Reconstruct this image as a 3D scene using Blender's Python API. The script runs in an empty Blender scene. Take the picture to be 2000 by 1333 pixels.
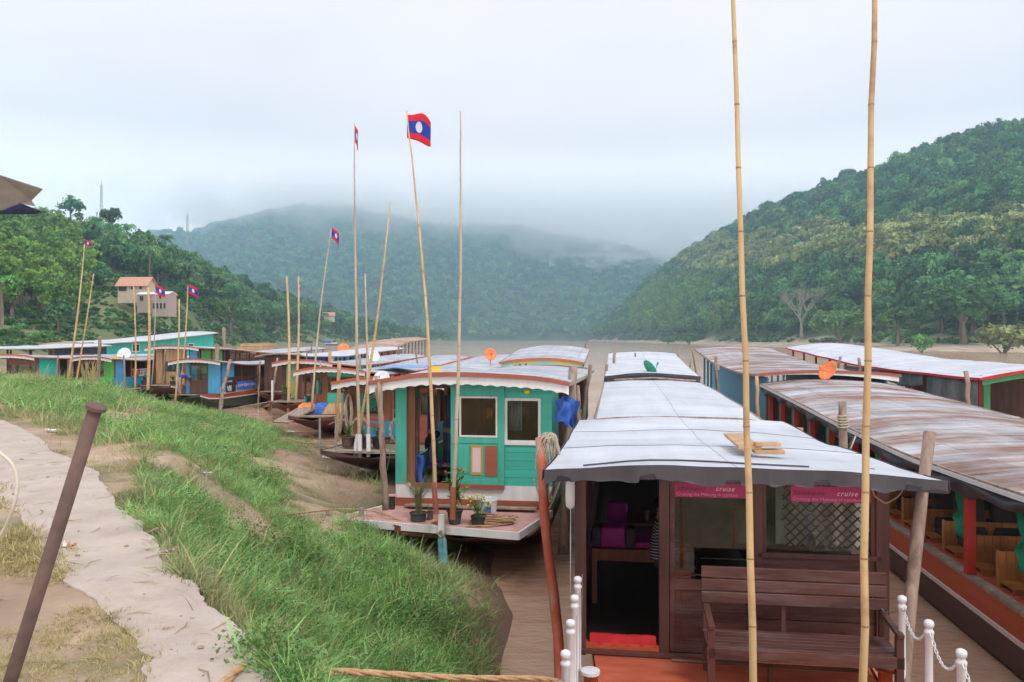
import bpy, math, random
import numpy as np
from mathutils import Vector, Matrix, noise as mnoise
random.seed(7); RNG = np.random.default_rng(7)
sc = bpy.context.scene; COL = sc.collection
# ---------------------------------------------------------------- camera
FP = 1500.0; CH = 4.3; V0 = 662.0; UV = 1205.0       # focal length in photo pixels, eye height, horizon row, boats' vanishing column
cam = bpy.data.cameras.new('camera'); camo = bpy.data.objects.new('camera', cam); COL.objects.link(camo)
cam.sensor_width = 36; cam.lens = 27; cam.clip_start = 0.05; cam.clip_end = 30000
cam.shift_y = -4.5/2000; camo.location = (0, 0, CH); camo.rotation_euler = (math.pi/2, 0, 0)
sc.camera = camo
# ---------------------------------------------------------------- sky and sun
SUN_EL, SUN_AZ = math.radians(52), math.radians(150)     # compass azimuth: behind the camera, to the right
w = bpy.data.worlds.new('World'); sc.world = w; w.use_nodes = True
nt = w.node_tree; nt.nodes.clear()
def nn(t, **k):
    n = nt.nodes.new(t)
    for a, b in k.items(): setattr(n, a, b)
    return n
sky = nn('ShaderNodeTexSky', sky_type='NISHITA', sun_disc=False, sun_elevation=SUN_EL, sun_rotation=SUN_AZ)
sky.air_density = 1.0; sky.dust_density = 4.0
hs = nn('ShaderNodeVectorMath', operation='SCALE'); hs.inputs[3].default_value = 0.08
tc = nn('ShaderNodeTexCoord'); mp = nn('ShaderNodeMapping'); mp.inputs['Scale'].default_value = (1.0, 1.0, 2.6)
nz = nn('ShaderNodeTexNoise'); nz.inputs['Scale'].default_value = 2.3; nz.inputs['Detail'].default_value = 5; nz.inputs['Roughness'].default_value = .5
cr = nn('ShaderNodeValToRGB'); cr.color_ramp.elements[0].position = .3; cr.color_ramp.elements[1].position = .7
cr.color_ramp.elements[0].color = (.825, .725, .70, 1); cr.color_ramp.elements[1].color = (.975, .85, .81, 1)
mx = nn('ShaderNodeMixRGB'); mx.inputs[0].default_value = .93
bg = nn('ShaderNodeBackground'); bg.inputs[1].default_value = 1.0
out = nn('ShaderNodeOutputWorld'); L = nt.links.new
L(sky.outputs[0], hs.inputs[0]); L(tc.outputs['Generated'], mp.inputs[0]); L(mp.outputs[0], nz.inputs[0]); L(nz.outputs[0], cr.inputs[0])
L(hs.outputs[0], mx.inputs[1]); L(cr.outputs[0], mx.inputs[2]); 
sxz = nn('ShaderNodeSeparateXYZ'); mrz = nn('ShaderNodeMapRange'); mrz.inputs[1].default_value = 0; mrz.inputs[2].default_value = .25; mrz.inputs[3].default_value = 3.0; mrz.inputs[4].default_value = 1.0
L(tc.outputs['Generated'], sxz.inputs[0]); L(sxz.outputs[2], mrz.inputs[0]); L(mrz.outputs[0], bg.inputs[1])      # thinner cloud, so brighter, near the horizon
L(mx.outputs[0], bg.inputs[0]); L(bg.outputs[0], out.inputs[0])
sun = bpy.data.lights.new('sun', 'SUN'); sun.energy = 1.2; sun.angle = math.radians(14); sun.color = (1, .97, .92)
suno = bpy.data.objects.new('sun', sun); COL.objects.link(suno)
suno.rotation_euler = (math.pi/2 - SUN_EL, 0, math.pi - SUN_AZ)
sc.view_settings.view_transform = 'Standard'; sc.view_settings.look = 'None'; sc.view_settings.gamma = 1
sc.view_settings.exposure = 0.52
sc.cycles.max_bounces = 10; sc.cycles.volume_bounces = 7; sc.cycles.transparent_max_bounces = 10
sc.cycles.volume_step_rate = 0.8; sc.cycles.volume_max_steps = 96
sc.cycles.use_denoising = True
# ---------------------------------------------------------------- helpers
def P(u, v, D): return Vector(((u-1000)/FP*D, D, CH-(v-V0)/FP*D))
TH = math.atan((UV-1000)/FP); ST, CT = math.sin(TH), math.cos(TH)
def tag(o, label=None, cat=None, group=None, kind=None):
    if label: o['label'] = label
    if cat: o['category'] = cat
    if group: o['group'] = group
    if kind: o['kind'] = kind
    return o
def empty(name, loc, rz=0, label=None, cat=None, group=None):
    o = bpy.data.objects.new(name, None); COL.objects.link(o); o.location = loc; o.rotation_euler = (0, 0, rz)
    o.empty_display_size = .2
    return tag(o, label, cat, group)
def copy_tree(o, parent=None):
    c = o.copy(); COL.objects.link(c); c.parent = parent
    for ch in o.children: copy_tree(ch, c)
    return c
class MB:
    def __init__(s): s.v = []; s.f = []; s.m = []; s.mi = 0
    def add(s, vs, fs):
        b = len(s.v); s.v += [tuple(p) for p in vs]; s.f += [tuple(i+b for i in f) for f in fs]; s.m += [s.mi]*len(fs); return s
    def box(s, x0, x1, y0, y1, z0, z1):
        v = [(x0,y0,z0),(x1,y0,z0),(x1,y1,z0),(x0,y1,z0),(x0,y0,z1),(x1,y0,z1),(x1,y1,z1),(x0,y1,z1)]
        return s.add(v, [(3,2,1,0),(4,5,6,7),(0,1,5,4),(1,2,6,5),(2,3,7,6),(3,0,4,7)])
    def beam(s, p, q, w, h=None, up=(0,0,1)):
        p, q = Vector(p), Vector(q); h = h or w; d = (q-p).normalized(); up = Vector(up)
        if abs(d.dot(up)) > .98: up = Vector((0,1,0))
        a = d.cross(up).normalized()*w/2; b = a.normalized().cross(d)*h/2
        v = [p-a-b, p+a-b, p+a+b, p-a+b, q-a-b, q+a-b, q+a+b, q-a+b]
        return s.add(v, [(3,2,1,0),(4,5,6,7),(0,1,5,4),(1,2,6,5),(2,3,7,6),(3,0,4,7)])
    def tube(s, pts, r, n=8, caps=True):
        pts = [Vector(p) for p in pts]; k = len(pts); r = r if hasattr(r, '__len__') else [r]*k
        prev = None; rings = []
        for i, p in enumerate(pts):
            d = (pts[min(i+1,k-1)]-pts[max(i-1,0)]).normalized()
            if prev is None:
                a = d.cross(Vector((0,0,1)) if abs(d.z) < .9 else Vector((0,1,0))).normalized()
            else: a = (prev - d*prev.dot(d)).normalized()
            prev = a; b = d.cross(a)
            rings.append([p + (a*math.cos(t)+b*math.sin(t))*r[i] for t in [2*math.pi*j/n for j in range(n)]])
        v = [q for g in rings for q in g]; f = []
        for i in range(k-1):
            for j in range(n):
                f.append((i*n+j, i*n+(j+1)%n, (i+1)*n+(j+1)%n, (i+1)*n+j))
        if caps: f.append(tuple(range(n-1,-1,-1))); f.append(tuple((k-1)*n+j for j in range(n)))
        return s.add(v, f)
    def lathe(s, c, prof, n=12):
        c = Vector(c); v = []; f = []; k = len(prof)
        for r, z in prof:
            for j in range(n):
                t = 2*math.pi*j/n; v.append((c.x+r*math.cos(t), c.y+r*math.sin(t), c.z+z))
        for i in range(k-1):
            for j in range(n): f.append((i*n+j, i*n+(j+1)%n, (i+1)*n+(j+1)%n, (i+1)*n+j))
        f.append(tuple(range(n-1,-1,-1))); f.append(tuple((k-1)*n+j for j in range(n)))
        return s.add(v, f)
    def grid(s, fn, nu, nv, thick=None):
        """fn(a,b) a,b in 0..1 -> point; thick: downwards solid thickness"""
        v = [Vector(fn(i/nu, j/nv)) for j in range(nv+1) for i in range(nu+1)]; W = nu+1
        f = [(j*W+i, j*W+i+1, (j+1)*W+i+1, (j+1)*W+i) for j in range(nv) for i in range(nu)]
        if thick:
            n = len(v); T = Vector(thick) if hasattr(thick, '__len__') else Vector((0,0,-thick))
            v += [p+T for p in v]; f += [tuple(n+i for i in reversed(q)) for q in f]
            bd = [i for i in range(nu+1)]+[(j)*W+nu for j in range(1,nv+1)]+[nv*W+i for i in range(nu-1,-1,-1)]+[j*W for j in range(nv-1,0,-1)]
            for a, b in zip(bd, bd[1:]+bd[:1]): f.append((b, a, a+n, b+n))
        return s.add(v, f)
    def prism(s, pts, T):
        n = len(pts); v = [Vector(p) for p in pts]; T = Vector(T); v += [p+T for p in v]
        f = [tuple(range(n-1,-1,-1)), tuple(range(n, 2*n))]+[(i, (i+1)%n, n+(i+1)%n, n+i) for i in range(n)]
        return s.add(v, f)
    def build(s, name, mat, parent=None, smooth=False, bevel=0, loc=None):
        me = bpy.data.meshes.new(name); me.from_pydata(s.v, [], s.f)
        for m in (mat if isinstance(mat, (list, tuple)) else [mat]): me.materials.append(m)
        if isinstance(mat, (list, tuple)): me.polygons.foreach_set('material_index', s.m)
        if smooth: me.polygons.foreach_set('use_smooth', [True]*len(me.polygons))
        me.update()
        o = bpy.data.objects.new(name, me); COL.objects.link(o)
        if parent is not None: o.parent = parent
        if loc is not None: o.location = loc
        if bevel:
            b = o.modifiers.new('bevel', 'BEVEL'); b.width = bevel; b.segments = 2; b.limit_method = 'ANGLE'
        return o
# ---------------------------------------------------------------- materials
def mat(name, c1, c2=None, rough=.7, scale=3.0, stretch=(1,1,1), bump=0.0, detail=5, lo=.35, hi=.65, c3=None, c3pos=(.6,.7), c3scale=1.0,
        c3stretch=None, metallic=0, spec=.5, rand=0, bscale=None, alpha=None, sss=0, trans=0, vor=None):
    m = bpy.data.materials.new(name); m.use_nodes = True; t = m.node_tree; b = t.nodes['Principled BSDF']; lk = t.links.new
    b.inputs['Roughness'].default_value = rough; b.inputs['Metallic'].default_value = metallic
    b.inputs['Specular IOR Level'].default_value = spec
    N = t.nodes.new
    tc = N('ShaderNodeTexCoord'); mp = N('ShaderNodeMapping'); mp.inputs['Scale'].default_value = stretch; lk(tc.outputs['Object'], mp.inputs[0])
    nz = N('ShaderNodeTexNoise'); nz.inputs['Scale'].default_value = scale; nz.inputs['Detail'].default_value = detail; nz.inputs['Roughness'].default_value = .6
    lk(mp.outputs[0], nz.inputs[0])
    rp = N('ShaderNodeValToRGB'); e = rp.color_ramp.elements; e[0].position = lo; e[1].position = hi
    c2 = c2 or tuple(min(1, x*1.25) for x in c1); e[0].color = (*c1, 1); e[1].color = (*c2, 1); lk(nz.outputs[0], rp.inputs[0])
    colr = rp.outputs[0]
    if c3:
        mp3 = N('ShaderNodeMapping'); mp3.inputs['Scale'].default_value = c3stretch or stretch; mp3.inputs['Location'].default_value = (3.1, 7.7, 1.3); lk(tc.outputs['Object'], mp3.inputs[0])
        n3 = N('ShaderNodeTexNoise'); n3.inputs['Scale'].default_value = c3scale; n3.inputs['Detail'].default_value = 6; n3.inputs['Roughness'].default_value = .65; lk(mp3.outputs[0], n3.inputs[0])
        r3 = N('ShaderNodeValToRGB'); r3.color_ramp.elements[0].position = c3pos[0]; r3.color_ramp.elements[1].position = c3pos[1]; lk(n3.outputs[0], r3.inputs[0])
        mm = N('ShaderNodeMixRGB'); mm.inputs[2].default_value = (*c3, 1); lk(r3.outputs[0], mm.inputs[0]); lk(colr, mm.inputs[1]); colr = mm.outputs[0]
    if rand:
        oi = N('ShaderNodeObjectInfo'); hsv = N('ShaderNodeHueSaturation'); mr = N('ShaderNodeMapRange')
        mr.inputs[3].default_value = 1-rand; mr.inputs[4].default_value = 1+rand
        lk(oi.outputs['Random'], mr.inputs[0]); lk(mr.outputs[0], hsv.inputs['Value']); 
        m2 = N('ShaderNodeMapRange'); m2.inputs[3].default_value = .5-.035*rand*2; m2.inputs[4].default_value = .5+.02*rand*2
        ml = N('ShaderNodeMath'); ml.operation = 'MULTIPLY'; ml.inputs[1].default_value = 7.31; fr = N('ShaderNodeMath'); fr.operation = 'FRACT'
        lk(oi.outputs['Random'], ml.inputs[0]); lk(ml.outputs[0], fr.inputs[0]); lk(fr.outputs[0], m2.inputs[0]); lk(m2.outputs[0], hsv.inputs['Hue'])
        lk(colr, hsv.inputs['Color']); colr = hsv.outputs[0]
    lk(colr, b.inputs['Base Color'])
    if bump:
        bp = N('ShaderNodeBump'); bp.inputs['Strength'].default_value = bump; bp.inputs['Distance'].default_value = .02
        if bscale:
            n2 = N('ShaderNodeTexNoise'); n2.inputs['Scale'].default_value = bscale; n2.inputs['Detail'].default_value = 6; lk(mp.outputs[0], n2.inputs[0]); lk(n2.outputs[0], bp.inputs['Height'])
        else: lk(nz.outputs[0], bp.inputs['Height'])
        lk(bp.outputs[0], b.inputs['Normal'])
    if trans:   # leaves: some light comes through
        tr = N('ShaderNodeBsdfTranslucent'); lk(colr, tr.inputs[0]); ms = N('ShaderNodeMixShader'); ms.inputs[0].default_value = trans
        o = t.nodes['Material Output']; lk(b.outputs[0], ms.inputs[1]); lk(tr.outputs[0], ms.inputs[2]); lk(ms.outputs[0], o.inputs[0])
    m.diffuse_color = (*c1, 1)
    return m
def wood(name, c1, c2, rough=.65, ax='z', bump=.3, s=6, **k):
    st = {'x': (.12,1,1), 'y': (1,.12,1), 'z': (1,1,.12)}[ax]
    return mat(name, c1, c2, rough=rough, scale=s, stretch=st, bump=bump, **k)
M = {}
M['soil'] = None
def soilmat():
    m = mat('bank_soil', (.30,.215,.15), (.46,.36,.27), rough=.95, scale=.9, bump=.8, bscale=9, c3=(.16,.15,.07), c3pos=(.48,.62), c3scale=.5)
    t = m.node_tree; N = t.nodes.new; lk = t.links.new; b = t.nodes['Principled BSDF']
    # wet dark mud close to the water level
    g = N('ShaderNodeNewGeometry'); sx = N('ShaderNodeSeparateXYZ'); lk(g.outputs['Position'], sx.inputs[0])
    mr = N('ShaderNodeMapRange'); mr.inputs[1].default_value = .1; mr.inputs[2].default_value = .8; lk(sx.outputs[2], mr.inputs[0])
    mixn = N('ShaderNodeMixRGB'); src = b.inputs['Base Color'].links[0].from_socket
    mixn.inputs[1].default_value = (.24,.16,.115,1); lk(mr.outputs[0], mixn.inputs[0]); lk(src, mixn.inputs[2]); lk(mixn.outputs[0], b.inputs['Base Color'])
    return m
M['soil'] = soilmat()
M['concrete'] = mat('path_concrete', (.40,.345,.31), (.49,.43,.385), rough=.9, scale=2.2, bump=.5, bscale=24, c3=(.36,.29,.24), c3pos=(.55,.78), c3scale=2.0)
M['blade'] = mat('grass_blade', (.18,.40,.12), (.34,.60,.22), rough=.55, scale=6, rand=.5, trans=.35, spec=.3)
M['blade2'] = mat('olive_grass', (.22,.29,.13), (.40,.42,.22), rough=.7, scale=6, rand=.3, trans=.3, spec=.3)
M['straw'] = mat('dry_grass', (.38,.33,.15), (.54,.48,.25), rough=.8, scale=6, rand=.25, trans=.25, spec=.3)
M['weed'] = mat('weed_leaf', (.10,.22,.06), (.18,.33,.09), rough=.6, scale=10, rand=.3, trans=.3)
# ---------------------------------------------------------------- the near bank
WL = [(60,-12),(14,1),(4,2.6),(1.5,3.9),(.55,5),(.2,6.5),(.08,8),(-.02,9.5),(.18,12),(-.5,15.4),(-3,21),(-5.4,27),(-9.2,34.6),(-12.5,39),(-16,44),(-24,48),(-36,52),(-60,62),(-95,95)]
def wl_dist(x, y):
    best = np.full(x.shape, 1e9); sgn = np.ones(x.shape)
    for (ax, ay), (bx, by) in zip(WL[:-1], WL[1:]):
        dx, dy = bx-ax, by-ay; t = np.clip(((x-ax)*dx+(y-ay)*dy)/(dx*dx+dy*dy), 0, 1)
        px, py = ax+t*dx, ay+t*dy; d = np.hypot(x-px, y-py); c = dx*(y-ay)-dy*(x-ax)
        upd = d < best; best = np.where(upd, d, best); sgn = np.where(upd, np.where(c > 0, 1, -1), sgn)
    return best*sgn
def vnoise(x, y, s, seed=0):
    xi = x*s+seed*17.3; yi = y*s+seed*5.7; x0 = np.floor(xi); y0 = np.floor(yi); fx = xi-x0; fy = yi-y0
    fx = fx*fx*(3-2*fx); fy = fy*fy*(3-2*fy)
    h = lambda a, b: np.modf(np.abs(np.sin(a*127.1+b*311.7+seed*74.7)*43758.5453))[0]
    return (h(x0,y0)*(1-fx)+h(x0+1,y0)*fx)*(1-fy)+(h(x0,y0+1)*(1-fx)+h(x0+1,y0+1)*fx)*fy
def bank_z(x, y):
    x = np.asarray(x, float); y = np.asarray(y, float); d = wl_dist(x, y)
    d = d + (vnoise(x, y, .9, 3)-.5)*.5*np.clip(y/8, .3, 1)
    wd = np.interp(y, [3.7,5.5,7.6,10,15,30,50], [2.0,2.7,3.9,4.9,6.2,9.5,12]); t = np.clip(d/wd, 0, 1)
    f = .55*t**1.7+.45*t
    z = 2.62*f + np.where(d < 0, np.maximum(d*.55, -2.2), 0)
    amp = np.clip(d, 0, 1.2)/1.2
    z += ((vnoise(x, y, .45, 1)-.5)*.34+(vnoise(x, y, 1.3, 2)-.5)*.12+(vnoise(x, y, 4, 4)-.5)*.05)*amp*np.where(t >= 1, .45, 1)
    return z
def terrain_grid(name, x0, x1, nx, y0, y1, ny, m, zoff=0, warp=None):
    xs = np.linspace(0, 1, nx); ys = np.linspace(0, 1, ny)
    X, Y = np.meshgrid(x0+(x1-x0)*xs, ys); Y = y0+(y1-y0)*(Y**1.6)
    Z = bank_z(X, Y)+zoff
    me = bpy.data.meshes.new(name); v = np.stack([X, Y, Z], -1).reshape(-1, 3)
    idx = np.arange(nx*ny).reshape(ny, nx); f = np.stack([idx[:-1,:-1], idx[:-1,1:], idx[1:,1:], idx[1:,:-1]], -1).reshape(-1, 4)
    me.from_pydata(v.tolist(), [], f.tolist()); me.materials.append(m); me.polygons.foreach_set('use_smooth', [True]*len(me.polygons))
    o = bpy.data.objects.new(name, me); COL.objects.link(o); return o
tag(terrain_grid('ground', -60, 16, 330, -6, 72, 330, M['soil']), kind='structure')
tag(terrain_grid('ground', -150, -59.5, 40, -30, 110, 50, M['soil'], -.02), kind='structure')
# water
def watermat():
    m = bpy.data.materials.new('river_water'); m.use_nodes = True; t = m.node_tree; b = t.nodes['Principled BSDF']; N = t.nodes.new; lk = t.links.new
    tc = N('ShaderNodeTexCoord'); n0 = N('ShaderNodeTexNoise'); n0.inputs['Scale'].default_value = .06; n0.inputs['Detail'].default_value = 6; m0 = N('ShaderNodeMapping'); m0.inputs['Scale'].default_value = (.25, 1.3, 1); lk(tc.outputs['Object'], m0.inputs[0]); lk(m0.outputs[0], n0.inputs[0])
    r = N('ShaderNodeValToRGB'); r.color_ramp.elements[0].color = (.54,.33,.215,1); r.color_ramp.elements[1].color = (.69,.50,.39,1)
    r.color_ramp.elements[0].position = .35; r.color_ramp.elements[1].position = .65
    lk(n0.outputs[0], r.inputs[0]); lk(r.outputs[0], b.inputs['Base Color'])
    b.inputs['Roughness'].default_value = .1; b.inputs['IOR'].default_value = 1.33
    mp = N('ShaderNodeMapping'); mp.inputs['Scale'].default_value = (.5, .9, 1); lk(tc.outputs['Object'], mp.inputs[0])
    n1 = N('ShaderNodeTexNoise'); n1.inputs['Scale'].default_value = 1.5; n1.inputs['Detail'].default_value = 6; n1.inputs['Roughness'].default_value = .6; lk(mp.outputs[0], n1.inputs[0])
    bp = N('ShaderNodeBump'); bp.inputs['Strength'].default_value = .8; bp.inputs['Distance'].default_value = .12; lk(n1.outputs[0], bp.inputs['Height']); lk(bp.outputs[0], b.inputs['Normal'])
    return m
wa = MB(); wa.add([(-2600,-200,0),(2600,-200,0),(2600,6000,0),(-2600,6000,0)], [(0,1,2,3)])
tag(wa.build('river_water', watermat()), kind='structure')
# ---------------------------------------------------------------- hills
def hill_mat(name, c1, c2, sand=None, zs=(3,7), scale=.05):
    m = mat(name, c1, c2, rough=.95, scale=scale, bump=0, detail=8)
    t = m.node_tree; N = t.nodes.new; lk = t.links.new; b = t.nodes['Principled BSDF']
    if sand:
        g = N('ShaderNodeNewGeometry'); sx = N('ShaderNodeSeparateXYZ'); lk(g.outputs['Position'], sx.inputs[0])
        nz = N('ShaderNodeTexNoise'); nz.inputs['Scale'].default_value = .05; nz.inputs['Detail'].default_value = 7; tc = N('ShaderNodeTexCoord'); lk(tc.outputs['Object'], nz.inputs[0])
        ma = N('ShaderNodeMath'); ma.operation = 'MULTIPLY_ADD'; ma.inputs[1].default_value = -14; lk(nz.outputs[0], ma.inputs[0]); 
        ad = N('ShaderNodeMath'); ad.operation = 'ADD'; ad.inputs[1].default_value = 7.0; lk(sx.outputs[2], ad.inputs[0]); lk(ad.outputs[0], ma.inputs[2])
        mr = N('ShaderNodeMapRange'); mr.inputs[1].default_value = zs[0]; mr.inputs[2].default_value = zs[1]; lk(ma.outputs[0], mr.inputs[0])
        mn = N('ShaderNodeMixRGB'); src = b.inputs['Base Color'].links[0].from_socket; 
        n2 = N('ShaderNodeTexNoise'); n2.inputs['Scale'].default_value = .22; n2.inputs['Detail'].default_value = 7; lk(tc.outputs['Object'], n2.inputs[0])
        r2 = N('ShaderNodeValToRGB'); r2.color_ramp.elements[0].position = .42; r2.color_ramp.elements[1].position = .58
        r2.color_ramp.elements[0].color = (*sand[0], 1); r2.color_ramp.elements[1].color = (*sand[1], 1); lk(n2.outputs[0], r2.inputs[0])
        lk(r2.outputs[0], mn.inputs[1])
        lk(mr.outputs[0], mn.inputs[0]); lk(src, mn.inputs[2]); lk(mn.outputs[0], b.inputs['Base Color'])
    return m
def smooth_rows(cols, nu, sub):
    """cols: [(u, shoreD, (D,v), ...)] -> grid of world points, shoreline first, back slope last"""
    us = [c[0] for c in cols]; K = len(cols[0])-1
    U = np.linspace(us[0], us[-1], nu); rows = []
    # interpolate log D and elevation angle per row
    for k in range(K):
        if k == 0: Ds = [c[1] for c in cols]; zs = [-1.0]*len(cols)
        else: Ds = [c[1+k][0] for c in cols]; zs = [CH-(c[1+k][1]-V0)/FP*c[1+k][0] for c in cols]
        lD = np.interp(U, us, np.log(Ds)); z = np.interp(U, us, zs)
        ker = np.ones(9)/9; pad = lambda a: np.convolve(np.pad(a, 4, mode='edge'), ker, 'valid')
        rows.append((np.exp(pad(lD)), pad(z)))
    D, z = rows[-1]; rows.append((D*1.12, z*.5)); rows.append((D*1.2, z*0-3))
    G = []
    for (d0, z0), (d1, z1), n in zip(rows[:-1], rows[1:], [sub]*(len(rows)-1)):
        for i in range(n):
            a = i/n; G.append((d0+(d1-d0)*a, z0+(z1-z0)*a))
    G.append(rows[-1])
    D = np.array([g[0] for g in G]); Z = np.array([g[1] for g in G])
    for it in range(2): Z[1:-1] = (Z[:-2]+2*Z[1:-1]+Z[2:])/4
    X = (U[None, :]-1000)/FP*D; return X, D, Z, K
def hill(name, cols, m, nu=160, sub=14, rough=3.0, ns=.02):
    X, Y, Z, K = smooth_rows(cols, nu, sub)
    fade = np.clip(Z/12, 0, 1)
    Z = Z + ((vnoise(X, Y, ns, 5)-.5)*rough*2+(vnoise(X, Y, ns*2.7, 6)-.5)*rough)*fade
    ny, nx = X.shape; v = np.stack([X, Y, Z], -1).reshape(-1, 3)
    idx = np.arange(nx*ny).reshape(ny, nx); f = np.stack([idx[:-1,:-1], idx[:-1,1:], idx[1:,1:], idx[1:,:-1]], -1).reshape(-1, 4)
    me = bpy.data.meshes.new(name); me.from_pydata(v.tolist(), [], f.tolist()); me.materials.append(m)
    me.polygons.foreach_set('use_smooth', [True]*len(me.polygons))
    o = bpy.data.objects.new(name, me); COL.objects.link(o); tag(o, kind='structure')
    lim = (K*sub+sub//2)      # rows used for planting: up to a little behind the crest
    return v, f[:(lim)*(nx-1)]
def plant(v, f, area_per, rng):
    a, b, c, d = (v[f[:, i]] for i in range(4))
    ar = np.linalg.norm(np.cross(c-a, d-b), axis=1)/2; n = int(ar.sum()/area_per)
    pick = rng.choice(len(f), n, p=ar/ar.sum()); s, t = rng.random(n), rng.random(n)
    p = (a[pick]*((1-s)*(1-t))[:, None]+b[pick]*(s*(1-t))[:, None]+c[pick]*(s*t)[:, None]+d[pick]*((1-s)*t)[:, None])
    return p
sandc = ((.33,.26,.185), (.50,.42,.33))
LH = [(-1100,40,(60,640),(100,480),(220,250)),(-700,55,(90,640),(140,520),(250,330)),(-300,70,(110,640),(160,545),(300,390)),(0,110,(150,645),(190,585),(340,440)),
      (150,150,(175,655),(215,600),(340,470)),(210,170,(190,655),(212,586),(335,478)),(300,185,(205,650),(235,592),(345,500)),(350,200,(230,648),(255,607),(390,528)),(450,300,(330,655),(360,625),(450,560)),
      (600,450,(480,660),(520,645),(650,612)),(750,700,(720,663),(760,656),(850,645)),(880,1000,(1020,661),(1050,660),(1100,659))]
RH = [(1150,1350,(1380,661),(1400,660),(1420,660),(1430,659)),(1200,1000,(1060,661),(1080,650),(1120,640),(1200,628)),(1300,700,(760,662),(800,640),(920,592),(1100,522)),(1400,500,(560,664),(600,640),(740,570),(950,470)),
      (1500,400,(455,668),(480,640),(600,560),(850,415)),(1650,300,(370,668),(390,650),(470,560),(750,362)),(1800,250,(330,666),(345,640),(410,540),(680,312)),(2000,220,(300,668),(315,640),(380,510),(620,252)),
      (2300,200,(270,660),(285,640),(350,450),(600,165)),(2800,180,(240,655),(255,640),(320,400),(560,120))]
MH = [(150,1300,(1400,650),(1500,600),(2200,500)),(400,1350,(1450,650),(1700,570),(2300,445)),(560,1400,(1500,645),(1750,550),(2400,400)),(750,1450,(1550,645),(1800,555),(2400,412)),
      (900,1500,(1600,645),(1850,565),(2400,432)),(1050,1500,(1600,645),(1850,575),(2300,455)),(1150,1450,(1550,645),(1800,585),(2200,470)),(1230,1450,(1550,645),(1800,605),(2100,498)),
      (1350,1450,(1550,645),(1800,620),(2000,535)),(1700,1450,(1550,645),(1800,620),(2000,560))]
FH = [(900,2250,(2500,600),(2900,520)),(1150,2250,(2500,600),(2900,508)),(1300,2250,(2500,600),(2900,500)),(1420,2250,(2500,610),(2900,520)),(1700,2250,(2500,600),(2900,500))]
lv, lf = hill('hill', LH, hill_mat('left_hill_ground', (.10,.14,.05), (.19,.22,.09), ((.24,.19,.12),(.17,.19,.09)), (1,5), .04), rough=1.6)
rv, rf = hill('hill', RH, hill_mat('right_hill_ground', (.045,.085,.03), (.09,.13,.05), sandc, (2,5.5), .05), rough=3)
mv, mf = hill('mountain', MH, hill_mat('mountain_ground', (.035,.07,.03), (.07,.11,.04), None), rough=26, ns=.006, nu=220)
fv, ff = hill('mountain', FH, hill_mat('far_ridge_ground', (.035,.07,.03), (.07,.11,.04), None), rough=20, ns=.004)
# ---------------------------------------------------------------- trees
def leafmat(name, a, b, rand=.5):
    m = mat(name, tuple(x*.62 for x in a), tuple(x*1.35 for x in b), rough=.7, scale=2.2, detail=3, rand=rand, trans=.2, spec=.25, lo=.36, hi=.64)
    return m
M['leaf_dark'] = leafmat('leaf_dark', (.042,.125,.05), (.08,.195,.075))
M['leaf_mid'] = leafmat('leaf_mid', (.06,.17,.058), (.115,.26,.085))
M['leaf_pale'] = leafmat('leaf_pale', (.16,.235,.075), (.33,.38,.155), .25)
M['leaf_bamboo'] = leafmat('leaf_bamboo', (.10,.23,.045), (.19,.34,.07), .2)
M['bark'] = wood('bark', (.13,.10,.075), (.24,.19,.15), rough=.9)
M['barepale'] = wood('pale_bark', (.20,.18,.15), (.30,.27,.23), rough=.9)
def leaf_cloud(mb, centers, rads, n, size, rng, flat=.8):
    vs = []; fs = []; tot = sum(r*r for r in rads)
    for (cx, cy, cz), r in zip(centers, rads):
        k = max(6, int(n*r*r/tot)); d = rng.normal(size=(k, 3)); d[:, 2] += .25; d /= np.linalg.norm(d, axis=1)[:, None]
        p = np.array([cx, cy, cz])+d*r*(.6+.45*rng.random(k))[:, None]*np.array([1, 1, flat])
        nrm = d+rng.normal(size=(k, 3))*.55; nrm /= np.linalg.norm(nrm, axis=1)[:, None]
        a = np.cross(nrm, rng.normal(size=(k, 3))); a /= np.linalg.norm(a, axis=1)[:, None]; b = np.cross(nrm, a)
        s = (size*(.6+.8*rng.random(k)))[:, None]
        q = np.stack([p-a*s-b*s*.35, p+a*s*.2-b*s*.7, p+a*s+b*s*.3, p-a*s*.1+b*s*.8], 1).reshape(-1, 3)
        b0 = len(vs); vs += q.tolist(); fs += [(b0+4*i, b0+4*i+1, b0+4*i+2, b0+4*i+3) for i in range(k)]
    mb.add(vs, fs)
def crown_broad(seed, n=420, spread=1.0, tall=.8, nc=15, size=.085):
    """unit crown: radius 1, centred at z=1.25"""
    rng = np.random.default_rng(seed); mb = MB(); cs = []; rs = []
    for i in range(nc):
        d = rng.normal(size=3); d /= np.linalg.norm(d); d[2] = abs(d[2])*1.1-.3; rr = .35+.35*rng.random()
        cs.append((d[0]*.66*spread, d[1]*.66*spread, 1.15+d[2]*tall*.75)); rs.append(rr*.72)
    cs.append((0, 0, 1.1)); rs.append(.62)
    # inner mass of bigger leaves, then the fine outer ones
    leaf_cloud(mb, cs, [r*.72 for r in rs], n//3, size*2.1, rng); leaf_cloud(mb, cs, rs, n, size, rng)
    return mb
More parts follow.
